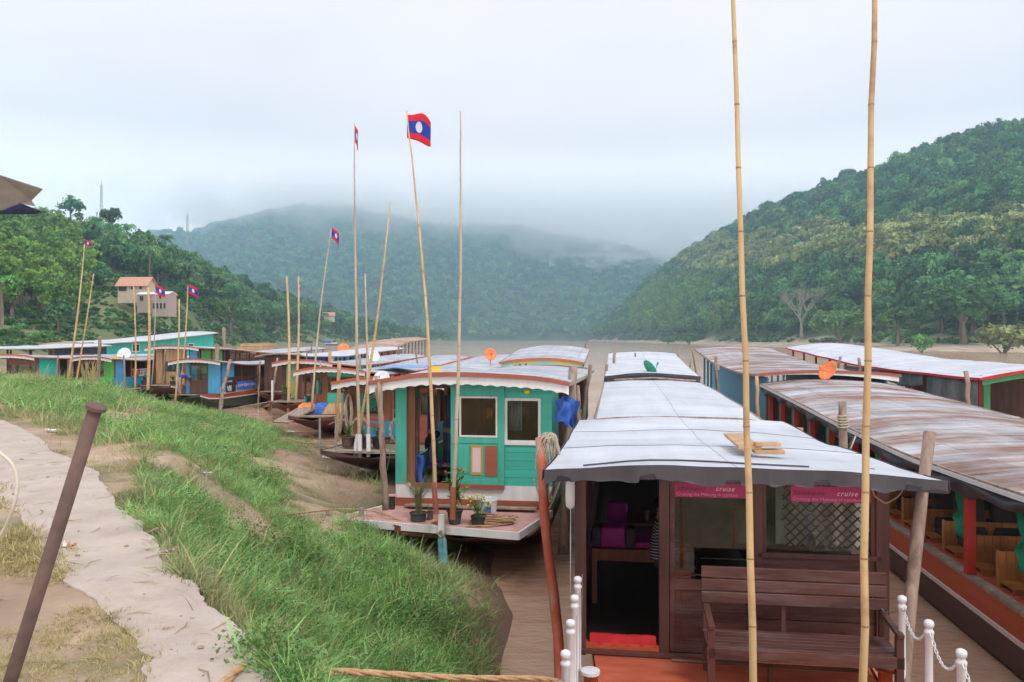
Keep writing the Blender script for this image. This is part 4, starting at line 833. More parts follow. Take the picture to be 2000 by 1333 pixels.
m_ = MB(); m_.box(.25,.48,-.084,-.071,1.68,2.26); m_.build('door_panel', M['redbrown'], gdo)
panel_window(gdo, D0+.17, D1-.13, -.07, 2.42, 3.20, 'white', .035, 'door_window', glass='glass2'); m_ = MB(); m_.box(D0+.03,D0+.08,-.1,-.086,2.30,2.45); m_.build('door_latch', M['steel'], gdo)
wl = MB()
for k in range(5): wl.box(.62,x1,-.03-.004*(k%2),.03,1.50+k*.16,1.655+k*.16)
wl.build('front_wall', M['tealx'], GB); wl = MB(); wl.box(.62,x1,-.03,.03,3.16,3.50); wl.box(1.30,x1,-.03,.03,2.305,3.16); wl.build('front_wall', M['tealx'], GB)
panel_window(GB, .62, 1.31, -.02, 2.32, 3.17, 'white', .05, 'window', glass='glass2'); m_ = MB(); m_.box(.62,1.34,-.06,-.035,2.28,2.335); m_.build('window_sill', M['white'], GB)
m_ = MB(); m_.lathe((1.05,-.07,3.30), [(.005,-.05),(.06,-.03),(.065,0),(.05,.03),(.01,.04)], 10); m_.build('yellow_lamp', mat('yellow_plastic', (.8,.6,.04)), GB, smooth=True)
# what shows through its windows
for k, (x_, z_) in enumerate([(-.12,2.62),(.02,2.72),(.12,2.68),(.28,2.85)]):
    c = MB(); c.grid(lambda a, b: (x_+(a-.5)*.15*(1-.3*abs(b-.5)), 2.6+.3*k+.02*math.sin(a*9), z_+.12-b*.26), 6, 5, (0,.09,0)); o = c.build('life_jacket', M['orangep'], None, smooth=True); o.matrix_world = GB.matrix_basis; tag(o, 'orange life jacket seen through the door window of the teal boat', 'life jacket', 'life jackets inside the teal boat')
c = MB(); c.grid(lambda a, b: (.66+a*.26, .25+.025*math.sin(a*24), 3.14-b*.62), 20, 2, (0,.01,0)); c.build('window_backing', mat('faded_net_curtain', (.30,.32,.28), (.42,.44,.40), rough=.9), GB)
# right and left side
for sg in (-1, 1):
    m_ = MB(); m_.box(sg*1.50-.02,sg*1.50+.02,.05,18.5,.98,1.8); m_.build('side_wall', M['tealx' if sg < 0 else 'tealx'], GB)
    m_ = MB(); m_.box(sg*1.50-.02,sg*1.50+.02,.05,1.6,1.8,3.3); m_.build('side_wall', M['teal'], GB)
    posts(GB, [sg*1.50], [2.6+i*1.7 for i in range(9)], 1.8, 3.15, 'brownd', .08)
m_ = MB(); m_.box(-1.45,1.45,.1,18.4,1.04,1.08); m_.build('cabin_floor', M['floor'], GB)
m_ = MB(); m_.box(-1.45,1.45,4.6,4.65,1.1,3.2); m_.build('bulkhead', M['brown'], GB)
# things inside the open doorway: carved bundles hung from the ceiling
for k, (x, y, m1) in enumerate([(-1.30,.7,'weather'),(-1.12,1.1,'clothblue'),(-1.03,1.2,'weather'),(-.86,1.4,'brown'),(-.76,1.3,'clothblue'),(-.68,1.2,'brown')]):
    cu = MB(); cu.tube([(x,y,1.5),(x+.01,y,2.1),(x,y,2.35),(x+.02,y,3.1)], [.05,.06,.045,.06], 8); o = cu.build('tied_curtain', M[m1], GB, smooth=True)
    cu = MB(); cu.tube([(x,y,2.33),(x,y,2.42)], .062, 8); cu.build('tie_band', M['tan'], o)
# blue shirts drying at the right corner
for k, (x, y, zz) in enumerate([(1.75,-.1,3.12),(1.80,.35,3.15),(1.82,.8,3.1)]):
    c = MB(); c.grid(lambda a, b: (x+(a-.5)*.34*(1-.25*b)+.03*math.sin(b*6+k), y+.05*math.sin(a*9+b*3), zz-b*(.42+.12*k)+.05*math.sin(a*5)), 10, 8, (0,.012,0)); o = c.build('shirt', M['clothblue'], None); o.matrix_world = GB.matrix_basis
    tag(o, ['light blue shirt hanging at the right eave corner of the teal boat','longer blue cloth drying behind the first shirt at the teal boat eave','third blue garment farthest along the teal boat side'][k], 'laundry', 'clothes drying at the teal boat')
# ---------------------------------------------------------------- 3. generic river boats
def river_boat(D, Lc, label, w, rw, length, zroof, g=.95, front=None, wall='brown', bow=2.0, hullc=('hullbrown','redbrown','white'), deck='weather', roofm='zinc', rim='redbrown', scal=True,
               side=None, npost=8, sidew='brown', sidetop=1.65, second=None, y_in=4.5, camber=.18, bowfrac=.7, group='long river boats moored side by side', cabin=True, rails=None, bandh=.22):
    r = boat_root('river_boat', D, Lc, label, 'boat', group); z = prof(zroof); g_, h_ = hull(r, w+.15, bow, length, g, M[deck], M[hullc[0]], M[hullc[1]], M[hullc[2]], bowfrac, .1, bandh=bandh)
    roof(r, -.55, length if not second else second[0], rw, z, camber, roofm, rim, .05, scallop=(.10, 14) if scal else None, siderim=rim)
    if second: roof(r, second[0]-.2, length+.3, rw-.2, prof(second[1]), camber, second[2], rim, .05)
    W = w/2; zf = g+.02
    if front:
        for (a, b, kind, m1) in front:
            xa, xb = -W+a*w, -W+b*w; zt = z(0)+camber*(1-((xa+xb)/rw)**2*1.0)-.04
            if kind == 'open': continue
            if kind == 'post': p = MB(); p.box(xa, xb, -.04, .04, zf, zt); p.build('corner_post', M[m1], r)
            elif kind == 'panel': p = MB(); p.box(xa, xb, -.03, .03, zf, zt); p.build('front_wall', M[m1], r)
            elif kind == 'win':
                p = MB(); p.box(xa, xb, -.03, .03, zf, zf+.85); p.build('front_wall', M[m1], r); p = MB(); p.box(xa, xb, -.03, .03, zf+1.62, zt); p.build('front_wall', M[m1], r); panel_window(r, xa, xb, 0, zf+.85, zf+1.62, 'brown', .05)
            elif kind == 'door':
                p = MB(); p.box(xa, xb, -.06, -.02, zf, zf+.8); p.box(xa, xa+.06, -.06, -.02, zf+.8, zt); p.box(xb-.06, xb, -.06, -.02, zf+.8, zt); p.box(xa+.06, xb-.06, -.06, -.02, zf+1.65, zt); do = p.build('door', M[m1], r); p = MB(); p.box(xa+.06, xb-.06, -.045, -.035, zf+.8, zf+1.65); p.build('pane', M['glass'], do)
    for sg in (-1, 1):
        if cabin: p = MB(); p.box(sg*W-.02, sg*W+.02, .05, length-.3, zf-.05, sidetop); p.build('side_wall', M[sidew], r)
        ys = [.1+(length-.6)*i/npost for i in range(npost+1)]
        posts(r, [sg*W], ys, sidetop if cabin else zf, lambda y: (z(y) if not second or y < second[0] else prof(second[1])(y))+camber*.2, wall, .09)
    p = MB(); p.box(-W+.05, W-.05, y_in, y_in+.05, zf, z(y_in)); p.build('bulkhead', M['brownd'], r)
    if side:
        for (ya, yb, kind, m1) in side:
            p = MB()
            if kind == 'wall': p.box(W+.005, W+.035, ya, yb, sidetop-.35, z(ya)-.02); p.build('side_panel', M[m1], r)
            elif kind == 'rail': baluster_rail(r, W+.03, ya, yb, sidetop, sidetop+.5, m1, int((yb-ya)/.16))
            elif kind == 'curt': curtain(r, W-.05, (ya+yb)/2, sidetop+.1, z(ya)-.1, yb-ya, m1)
            elif kind == 'tarp': p.grid(lambda a, b: (W+.05+.02*math.sin(a*40), ya+a*(yb-ya), z(ya)-.02-b*(.5+.05*math.sin(a*9))), 40, 2, (.01,0,0)); p.build('side_tarpaulin', M[m1], r)
    return r
# blue boat
BL = river_boat(46, -24.8, 'bright blue cabin boat with orange and dark green hull on the left', 2.7, 3.3, 23, [(-.6,2.95),(3,2.65),(8,2.55),(14,2.6),(23,2.95)], 1.0,
    [(0,.05,'post','blue'),(.05,.2,'open',''),(.2,.28,'post','blue'),(.3,.72,'door','brownd'),(.72,1,'panel','blue')], 'brownd', 1.6, ('hullgreen','orange','white'), 'weather',
    side=[(.05,1.6,'wall','blue'),(1.8,13,'rail','brownd'),(5,8,'wall','brownd')], sidew='white', sidetop=1.45, npost=9, bandh=.3)
m_ = MB(); m_.box(1.40,1.43,1.9,4.3,1.12,1.62); sg_ = m_.build('side_banner', M['clothblue'], BL); 
M['ink'] = mat('pale_lettering', (.78,.8,.84), (.8,.82,.86)); lettering(sg_, 'SLOW BOAT CRUISE', 1.435, 2.0, 1.30, .24, M['ink'], (math.pi/2,0,math.pi/2), sx=1.05)
m_ = MB(); m_.box(1.40,1.43,.6,1.75,1.05,1.95); sg_ = m_.build('side_banner', M['black'], BL); lettering(sg_, 'VIII', 1.435, .68, 1.12, .46, M['ink'], (math.pi/2,0,math.pi/2), bold=.01, sx=.85); lettering(sg_, 'cruise', 1.435, .75, 1.65, .22, M['ink'], (math.pi/2,0,math.pi/2))
m_ = MB(); m_.box(1.40,1.42,4.5,7.6,1.12,1.70); m_.build('side_mesh', M['weather'], BL)
# E, F, G: three boats between the blue one and the teal one
EB = river_boat(42, -16.85, 'brown cabin boat with ochre front wall and red roof edge, right of the blue boat', 2.8, 3.4, 20, [(-.6,3.0),(3,2.72),(9,2.7),(20,2.9)], 1.0,
    [(.02,.1,'post','brownd'),(.1,.3,'panel','yellowpaint'),(.3,.42,'post','brownd'),(.42,.7,'win','brown'),(.7,1,'win','teal')], 'brownd', 2.6, ('hullbrown','hullbrown','weather'), 'weather', rim='orange', sidew='brown')
FB = river_boat(35, -12.8, 'brown-doored boat with turquoise side panel and cargo on its deck', 2.8, 3.35, 24, [(-.6,2.85),(3,2.55),(10,2.5),(24,2.9)], .95,
    [(.0,.12,'open',''),(.12,.34,'door','brown'),(.34,.4,'post','brown'),(.4,1,'win','tealx')], 'brownd', 2.6, ('hullbrown','hullmaroon','weather'), 'weather', rim='orange', sidew='tealx')
GBo = river_boat(24.2, -7.0, 'dark red cabin boat with potted plants, beside the teal boat', 2.9, 3.6, 24, [(-.6,2.95),(3,2.72),(10,2.8),(24,3.15)], 1.0,
    [(0,.1,'post','brown'),(.1,.42,'win','redbrown'),(.42,.5,'post','brown'),(.5,.8,'door','redbrown'),(.8,1,'win','redbrown')], 'brown', 2.3, ('hullmaroon','hullmaroon','weather'), 'weather', rim='orange', sidew='blue2', bowfrac=.98)
m_ = MB(); m_.grid(lambda a, b: (-.95+a*1.1, -.09+.02*math.sin(a*5), 1.75-.06*math.sin(a*3)-b*(.5)), 12, 5, (0,.012,0)); m_.build('blue_cover', M['blue2'], GBo)
m_ = MB(); m_.grid(lambda a, b: (-.95+a*1.4, -.10+.02*math.sin(a*5), 1.72-.12*math.sin(a*3)-b*(.12)), 12, 2, (0,.012,0)); m_.build('red_swag', M['redbrown'], GBo)
HB = river_boat(49, -21.0, 'open-sided boat with white roof behind the blue boat', 2.7, 3.4, 22, [(-.6,3.2),(6,3.05),(22,3.4)], 1.0, [(0,.1,'post','brownd'),(.1,.9,'panel','brownd')], 'brownd', 2, scal=False, rim='weather', roofm='white_sheet', npost=12, cabin=True, side=[(.5,4,'curt','clothblue')])
CB = river_boat(55, -31.3, 'tall wood-fronted boat with pale panelling behind the left bamboo poles', 3.4, 4.1, 24, [(-.6,3.65),(4,3.5),(12,3.0),(24,3.3)], 1.05,
    [(0,.06,'post','brownd'),(.06,.2,'panel','tan'),(.2,.28,'post','brown'),(.28,.7,'win','tan'),(.7,.74,'post','brown'),(.82,.98,'panel','blue')], 'brown', 2.6, ('hullmaroon','hullbrown','white'), 'weather', rim='redbrown', npost=13, side=[(.5,3.5,'curt','green')])
BB2 = river_boat(52, -34.95, 'boat with bright green panel and brown windowed front on the left', 2.6, 3.05, 15, [(-.6,2.95),(3,2.75),(15,2.7)], 1.0,
    [(0,.14,'open',''),(.14,.5,'win','brown'),(.5,.74,'win','brown'),(.74,1,'panel','green')], 'brown', 1.8, ('hullgreen','green','white'), 'weather', side=[(.1,1.2,'wall','blue'),(2,4,'rail','whitemetal')], sidew='blue2')
m_ = MB(); m_.box(.1,1.5,-.5,-.4,.9,1.75); m_.build('side_panel', M['green'], BB2)
AB = river_boat(50, -38.8, 'turquoise-sided boat with cream curtains at the far left', 3.1, 3.6, 15, [(-.6,3.12),(3,2.95),(15,2.85)], 1.0,
    [(0,.12,'post','teal2'),(.12,.35,'open',''),(.35,.8,'win','brown'),(.8,1,'win','brown')], 'brown', 1.8, ('hullgreen','teal2','white'), 'weather', side=[(.05,2.0,'wall','teal2'),(2.8,3.4,'curt','cream'),(4.2,4.9,'curt','cream'),(5.5,9,'rail','brown')], sidew='teal2', rim='orange')
m_ = MB(); m_.box(1.56,1.6,2.1,6,1.3,1.75); m_.build('side_panel', M['brown'], AB)
PB = river_boat(46, -44.3, 'long dark open-sided boat with white roof behind the turquoise one', 3.4, 4.0, 19.5, [(-.6,3.75),(10,3.55),(19.5,3.7)], 1.1, None, 'brownd', 2, scal=False, rim='weather', roofm='white_sheet', npost=9, sidew='brownd', sidetop=1.7, side=[(13,19,'tarp','seatgrey')])
TB = river_boat(71, -50.0, 'large barge with long turquoise side wall and pitched white roof', 4.6, 5.6, 21.5, [(-.6,3.8),(8,4.1),(21.5,5.0)], 1.0, [(0,1,'panel','brownd')], 'teal2', 2, roofm='white_sheet', rim='tan', npost=3, side=[(.05,21,'wall','teal2')], sidew='teal2', sidetop=1.6, scal=True, group=None)
m_ = MB()
m_.prism([(2.33,.05,1.5),(2.33,21,1.5),(2.33,21,4.85),(2.33,8,4.0),(2.33,.05,3.7)], (.03,0,0)); m_.build('side_wall', M['teal2'], TB)
for y in (5.5, 15.5): panel_window(TB, y, y+1.2, 2.38, 3.0, 3.8, 'white', .08, axis='y')
IB = river_boat(72, -24.6, 'boat with rusty tan roof and light blue wall in the second row', 3.6, 4.4, 21, [(-.6,3.0),(4,3.2),(12,4.0),(21,4.3)], 1.0, [(0,1,'panel','blue')], 'brown', 2, roofm='rust2', rim='tan', npost=14, scal=False, side=[(.05,2.2,'wall','blue'),(2.2,8,'wall','brown')], sidew='brown')
# small boat far upriver by the left shore
SB = river_boat(505, -192, 'small blue-hulled boat alone by the far left shore', 4.2, 4.8, 22, [(-.6,3.4),(11,2.9),(22,3.6)], .9, [(0,1,'panel','white')], 'white', 4, ('hullmaroon','hullmaroon','white'), roofm='zinc', rim='white', npost=6, scal=False, side=[(3,18,'wall','clothblue')], sidew='white', group=None)
SB.location = P(592, 674, 505); SB.location.z = 0; SB.rotation_euler.z = -1.25
# ---------------------------------------------------------------- 4. boats on the right
RB = boat_root('passenger_boat', 6.0, 6.6, 'long open-sided passenger boat with green curtains, red pillars and rusty roof', 'boat')
gz, hw = hull(RB, 3.7, 2.5, 37, 1.02, M['reddeck'], M['hullmaroon'], M['orange'], M['white'], .8, .15, bandh=.40)
LW = -1.80
m_ = MB(); m_.box(LW-.06,LW+.08,-1,18.9,1.02,1.07); m_.build('gunwale', M['weather'], RB); m_ = MB(); m_.box(-LW-.08,-LW+.06,-1,18.9,1.02,1.07); m_.build('gunwale', M['weather'], RB)
zR = prof([(-3,2.75),(2.6,2.52),(6,2.45),(10,2.55),(14,2.7),(18.6,2.85)])
roof(RB, -2.0, 18.6, 4.0, zR, .16, 'rust', 'weather', .06, siderim='weather')
m_ = MB(); m_.grid(lambda a, b: (-2.05, -2+a*20.6, zR(-2+a*20.6)-.02-b*.06), 24, 1, (.02,0,0)); m_.build('roof_fascia', M['white'], RB)
m_ = MB(); m_.grid(lambda a, b: (-1.98-.05*math.sin(b*3.1+math.sin(a*70))-.02*math.sin(a*120), -2+a*20.6, zR(-2+a*20.6)-.08-b*(.19+.04*math.sin(a*47)+.03*math.sin(a*111))), 200, 5, (.012,0,0)); m_.build('rolled_tarpaulin', M['tarp'], RB, smooth=True)
for i in range(11):
    y = .9+i*1.72
    p = MB(); p.box(LW-.055,LW+.055,y-.055,y+.055,1.07,zR(y)+.0); p.build('pillar', M['redpost'], RB); p = MB(); p.box(-LW-.055,-LW+.055,y-.055,y+.055,1.07,zR(y)+.0); p.build('pillar', M['redpost'], RB)
    if i != 3 and i < 11: curtain(RB, LW+.03, y+.33, 1.25 if i > 4 else 1.5, zR(y)-.12, .36, 'curtain', knot=1.86 if i < 6 else None, ph=i)
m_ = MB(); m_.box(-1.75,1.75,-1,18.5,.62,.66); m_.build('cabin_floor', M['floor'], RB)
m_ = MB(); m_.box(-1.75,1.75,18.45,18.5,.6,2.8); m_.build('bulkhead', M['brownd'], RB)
# benches of varnished boards and rows of coach seats, all fixed inside
def slat_bench(x, y, wd, h, root):
    r = empty('wooden_seat', RB.matrix_basis @ Vector((x, y, .66)), -TH, None, None)
    b = MB(); n = int(wd/.1)
    for i in range(n): b.box(-wd/2+i*wd/n+.003, -wd/2+(i+1)*wd/n-.003, .0, .025, 0, h)
    b.build('backrest', M['slatwood'], r); b = MB(); b.box(-wd/2,wd/2,-.42,.0,.40,.43); b.build('seat', M['slatwood'], r); b = MB(); b.box(-wd/2,wd/2,-.40,-.375,0,.40); b.build('front_board', M['slatwood'], r); b = MB(); b.box(-wd/2-.02,-wd/2,-.05,.03,0,h+.02); b.build('side_board', M['slatwood'], r)
    return r
sb0 = None
for k in range(10):
    for j, x in enumerate((-.98, .85)):
        y = 1.5+k*.86
        if sb0 is None: o = sb0 = slat_bench(0, 0, 1.15, .80, None)
        else: o = copy_tree(sb0)
        o.location = RB.matrix_basis @ Vector((x, y, .66)); o['category'] = 'bench'; o['group'] = 'wooden bench seats inside the open passenger boat'
        o['label'] = 'varnished board bench by the near side of the open passenger boat' if j == 0 else 'varnished board bench across the aisle in the open passenger boat'
def coach_seat():
    r = empty('coach_seat', (0,0,0), -TH); b = MB(); b.box(-.23,.23,-.42,.02,.36,.48); b.build('seat', M['seatgrey'], r, bevel=.04); b = MB(); b.prism([(-.23,.0,.45),(.23,.0,.45),(.22,.14,1.10),(-.22,.14,1.10)], (0,.10,0)); b.build('backrest', M['seatgrey'], r, bevel=.04)
    b = MB(); b.box(-.15,.15,.14,.24,1.10,1.28); b.build('headrest', M['seatgrey'], r, bevel=.03); b = MB()
    for x in (-.2,.17): b.box(x, x+.03, -.38, .0, 0, .36)
    b.build('leg', M['steel'], r); return r
cs = coach_seat(); first = True
for k in range(12):
    for j, x in enumerate((-1.15,-.62,.62,1.15)):
        y = 4.9+k*.86+(.2 if j > 1 else 0)
        if k < 1 and j < 2: continue
        o = cs if first else copy_tree(cs); first = False
        o.location = RB.matrix_basis @ Vector((x, y, .70 if k > 1 else .75)); o['category'] = 'seat'; o['group'] = 'grey coach seats inside the open passenger boat'
        o['label'] = 'grey cloth coach seat on the near side of the open passenger boat' if j < 2 else 'grey cloth coach seat beyond the aisle of the open passenger boat'
for k, (x, y) in enumerate([(.62,4.6),(1.2,4.2)]):
    b = MB(); b.grid(lambda a, c: (x-.17+a*.34*(1-.3*abs(c-.5)), y+.05*math.sin(a*7), 1.85-.3*c+.03*math.sin(a*9)), 8, 6, (0,.07,0)); o = b.build('life_jacket', M['orangep'], None, smooth=True); o.matrix_world = RB.matrix_basis; tag(o, ['orange life jacket hung in the open passenger boat beside the green curtain','second orange life jacket nearer the right picture edge'][k], 'life jacket')
# rear cabin with blue wall
zR2 = prof([(18.5,3.16),(22,3.05),(30,3.2),(39,3.75)])
roof(RB, 18.4, 38.5, 4.3, zR2, .13, 'rust', 'redbrown', .06, siderim='weather')
m_ = MB(); m_.grid(lambda a, b: ((a-.5)*4.2, 18.36, 3.14+.13*(1-4*(a-.5)**2)-b*(.04+.14*a)), 16, 1, (0,.02,0)); m_.build('fascia', M['white'], RB)
for sg in (-1, 1):
    m_ = MB(); m_.box(sg*1.80-.025,sg*1.80+.025,18.6,33,1.0,3.05); m_.build('side_wall', M['blue2'], RB); posts(RB, [sg*1.8], [33.6,35,36.6], 1.0, lambda y: zR2(y), 'blue2', .1)
m_ = MB(); m_.box(-1.84,-1.83,22.2,22.8,1.3,2.75); m_.build('door', M['brown'], RB); m_ = MB(); m_.tube([(-1.9,20,2.0),(-1.9,20,2.6),(-1.9,20.5,2.9)], .02, 5); m_.build('pipe', M['steel'], RB)
m_ = MB(); m_.box(-1.85,-1.79,18.55,18.7,1.05,2.9); m_.build('corner_post', M['brown'], RB)
# white-roofed boat
WB = river_boat(21.3, 12.3, 'white-roofed boat with red roof edge and green trim at the right', 4.2, 4.8, 24, [(-.6,3.22),(2,3.18),(10,3.2),(24,3.75)], 1.05, [(0,.04,'post','green2'),(.96,1,'post','green2')], 'redpost', 2.5, ('hullgreen','green2','white'), roofm='white_sheet', rim='red', scal=False, npost=9, sidew='green2', sidetop=1.5, y_in=6, camber=.3, group=None)
m_ = MB(); m_.grid(lambda a, b: ((a-.5)*4.7, -.52, 3.15+.3*(1-4*(a-.5)**2)-b*.14), 16, 1, (0,.02,0)); m_.build('fascia', M['green2'], WB)
M['oldtarp'] = mat('weathered_side_tarpaulin', (.11,.12,.13), (.22,.24,.25), rough=.6, scale=2, stretch=(1,1,.5), c3=(.07,.10,.09), c3pos=(.5,.65), c3scale=1.5, bump=.5)
m_ = MB(); m_.grid(lambda a, b: (-2.16-.03*math.sin(a*40)*b-.02*math.sin(a*13), .2+a*3.6, 3.1-b*1.3), 50, 8, (.012,0,0)); m_.build('side_tarpaulin', M['oldtarp'], WB, smooth=True)
m_ = MB(); m_.grid(lambda a, b: (-2.16-.03*math.sin(a*60)*b, 4.2+a*9, 3.1-b*(.35+.15*math.sin(a*8))), 60, 5, (.012,0,0)); m_.build('side_tarpaulin', M['oldtarp'], WB, smooth=True)
m_ = MB(); m_.tube([(1.2+.22*math.cos(t*.5236), .3, 1.9+.22*math.sin(t*.5236)) for t in range(13)], .018, 6); m_.tube([(1.2,.3,1.9),(1.2,.55,1.75)], .03, 6); m_.beam((.98,.3,1.9),(1.42,.3,1.9),.02,.02); m_.build('steering_wheel', M['steel'], WB)
# ================================================================ the near bank: path, grass, litter
def bz(x, y): return float(bank_z(np.array([x]), np.array([y]))[0])
R_E = [(-.45,2.2),(-.7,2.9),(-1.08,3.69),(-1.3,4.0),(-1.46,4.3),(-1.95,4.9),(-2.47,5.5),(-2.95,6.3),(-3.4,6.9),(-4.0,7.7),(-5.0,9.2),(-6.8,11.4),(-8.6,13.6),(-11.5,16.7),(-15,19.5)]
L_E = [(-1.0,2.2),(-1.35,2.9),(-1.75,3.69),(-1.9,4.0),(-2.1,4.3),(-2.75,4.95),(-3.4,5.65),(-3.9,6.3),(-4.5,7.0),(-5.3,7.9),(-7.0,9.4),(-9.4,11.4),(-11.6,13.6),(-15,16.7),(-19,19.5)]
def along(poly, t):
    k = t*(len(poly)-1); i = min(int(k), len(poly)-2); f = k-i; return poly[i][0]*(1-f)+poly[i+1][0]*f, poly[i][1]*(1-f)+poly[i+1][1]*f
def pathf(a, b):
    l, r = along(L_E, b), along(R_E, b); j = .06*mnoise.noise(Vector((b*30, 0, 0)))+.02*mnoise.noise(Vector((b*160, 3, 0)))+.02*mnoise.noise(Vector((b*420, 5, 0)))
    j2 = .08*mnoise.noise(Vector((b*25, 9, 0)))+.02*mnoise.noise(Vector((b*120, 7, 0))); k_ = (a > .9)*1.0; x = l[0]*(1-a)+r[0]*a+j*k_+j2*(a < .1); y = l[1]*(1-a)+r[1]*a+j*k_
    ref = l[0]*(1-a*.75)+r[0]*a*.75, l[1]*(1-a*.75)+r[1]*a*.75
    return (x, y, max(bz(x, y), bz(*ref)-.02)+.03*min(1, a*6)+.012+.008*mnoise.noise(Vector((x*3, y*3, 0))))
m_ = MB(); m_.grid(pathf, 24, 260, .22); tag(m_.build('path', M['concrete'], smooth=False), kind='structure')
def inpoly(px, py, poly):
    ins = np.zeros(px.shape, bool); n = len(poly); j = n-1
    for i in range(n):
        xi, yi = poly[i]; xj, yj = poly[j]
        c = ((yi > py) != (yj > py)) & (px < (xj-xi)*(py-yi)/((yj-yi) or 1e-9)+xi); ins ^= c; j = i
    return ins
PATHP = R_E+L_E[::-1]
LUSH = [[(360,835),(420,812),(520,822),(560,850),(545,880),(480,905),(440,930),(400,905),(350,890),(280,875),(285,850)],
        [(235,1000),(300,940),(360,960),(460,915),(545,950),(560,1010),(640,1035),(700,1020),(750,1045),(800,1100),(840,1170),(880,1230),(900,1400),(400,1400),(400,1300),(520,1290),(470,1215),(395,1150),(340,1090),(280,1020)],
        [(0,745),(150,758),(330,785),(430,800),(390,830),(300,835),(200,850),(60,800),(0,790)]]
BARE = [[(545,885),(640,900),(720,945),(745,985),(690,1012),(600,1005),(560,960),(530,925)],[(0,812),(80,822),(110,850),(180,862),(280,895),(262,945),(205,978),(150,920),(60,850),(0,835)],[(600,810),(700,870),(760,930),(740,945),(640,880),(560,840)],
        [(180,800),(290,800),(300,825),(200,830)],[(395,790),(560,805),(545,815),(420,808)]]
def grass_blades(seed, n, h, wd, lean, m, name):
    rng = random.Random(seed); mb = MB()
    for i in range(n):
        a = rng.uniform(0, 6.283); r0 = rng.uniform(0, .10); x, y = math.cos(a)*r0, math.sin(a)*r0; b = a+rng.uniform(-1, 1); hh = h*rng.uniform(.5, 1.15); ln = lean*rng.uniform(.3, 1.3)*hh; w_ = wd*rng.uniform(.6,1.2)
        sx, sy = -math.sin(b)*w_, math.cos(b)*w_; pr = None
        for k, (t, ww) in enumerate([(0,1),(.4,.9),(.75,.6),(1,.05)]):
            px, py, pz = x+math.cos(b)*ln*t*t, y+math.sin(b)*ln*t*t, hh*(t-.28*t*t*ln/hh); q = [(px-sx*ww, py-sy*ww, pz-.02),(px+sx*ww, py+sy*ww, pz-.02)]
            if pr: mb.add([pr[0], pr[1], q[1], q[0]], [(0,1,2,3)])
            pr = q
    return proto(name, mb, m)
GR = [grass_blades(i, 30, .135, .0026, .95, M['blade'], 'grass_tuft') for i in range(3)]+[grass_blades(7, 7, .26, .0042, 1.0, M['blade'], 'grass_tuft'), grass_blades(8, 26, .13, .003, 1.1, M['blade2'], 'grass_tuft')]
OL = [grass_blades(10+i, 26, .13, .003, .9, M['blade2'], 'grass_tuft') for i in range(3)]
DR = [grass_blades(20+i, 46, .045, .0026, 1.3, M['straw'], 'dry_tuft') for i in range(3)]
ST = [grass_blades(30+i, 7, .30, .0022, .9, M['straw'], 'straw_tuft') for i in range(2)]
WE = [proto('weed', (lambda mb, rr: (leaf_cloud(mb, [(rr.uniform(-.08,.08), rr.uniform(-.08,.08), .06+rr.uniform(0,.1)) for _ in range(5)], [.08]*5, 80, .008, np.random.default_rng(5)), mb)[1])(MB(), random.Random(k)), M['weed']) for k in range(2)]
# candidate spots, spread so that near ground gets more
n = 120000; y = 2.2+(52-2.2)*RNG.random(n)**2.1; x = (-1.05*y-3)+(1.05*y+4)*RNG.random(n)
wgt = 1.0/(1+0*y); z = bank_z(x, y); dist = wl_dist(x, y); u = 1000+FP*x/y; v = V0+(CH-z)*FP/y
onpath = inpoly(x, y, PATHP); land = (dist > .35) & ~onpath
leftside = inpoly(x, y, L_E+[(-40,19.5),(-40,2.2)])
lush = np.zeros(n, bool); bare = np.zeros(n, bool)
jn = (vnoise(x, y, 1.1, 11)-.5)*60
for p_ in LUSH: lush |= inpoly(u+jn, v+jn*.5, p_)
for p_ in BARE: bare |= inpoly(u+jn*.6, v, p_)
patch = vnoise(x, y, .8, 12)*.6+vnoise(x, y, 2.6, 13)*.4
rr = RNG.random(n)
G = land & (dist > .55+.5*vnoise(x, y, 1.6, 41)) & ~leftside & lush & ~bare & (rr < .93) & (patch+.25*vnoise(x, y, .35, 14) > .42)
O_ = land & ~leftside & ~lush & ~bare & (patch > .36) & (rr < .75) & (dist > .25+.6*vnoise(x, y, 2.2, 47))
G2 = land & ~leftside & ~lush & ~bare & (patch > .58) & (rr > .62) & (rr < .8)
dl = np.interp(y, [q[1] for q in L_E], [q[0] for q in L_E]); D_ = (dist > .35) & (x < dl+.10+.25*(vnoise(x, y, 3, 31)-.3)) & (y < 12) & (u < 420) & (patch > .30) & (rr < .9)
S_ = land & ~leftside & ~onpath & (rr > .95) & (x < -.4)
W_ = land & ~leftside & lush & ~bare & ((rr > .90) | ((vnoise(x, y, 1.2, 55) > .66) & (rr > .55)))
def sc_(mask, protos, name, label, s0, s1, cat):
    p = np.stack([x[mask], y[mask], z[mask]-.012], 1); k = len(p); s = s0+(s1-s0)*RNG.random(k)
    s *= (.45+1.1*vnoise(p[:,0], p[:,1], 1.1, 21)); grow = 1+np.clip((p[:,1]-9)/20, 0, 1.0)*.6
    s *= np.clip((p[:,1]-1.5)/4.0, .55, 1)
    tl = RNG.normal(size=(k, 2))*.34; scatter(name, protos, p, np.stack([s*1.15*grow, s*1.15*grow, s], 1), np.stack([tl[:,0], tl[:,1], RNG.random(k)*6.283], 1), label, cat); return k
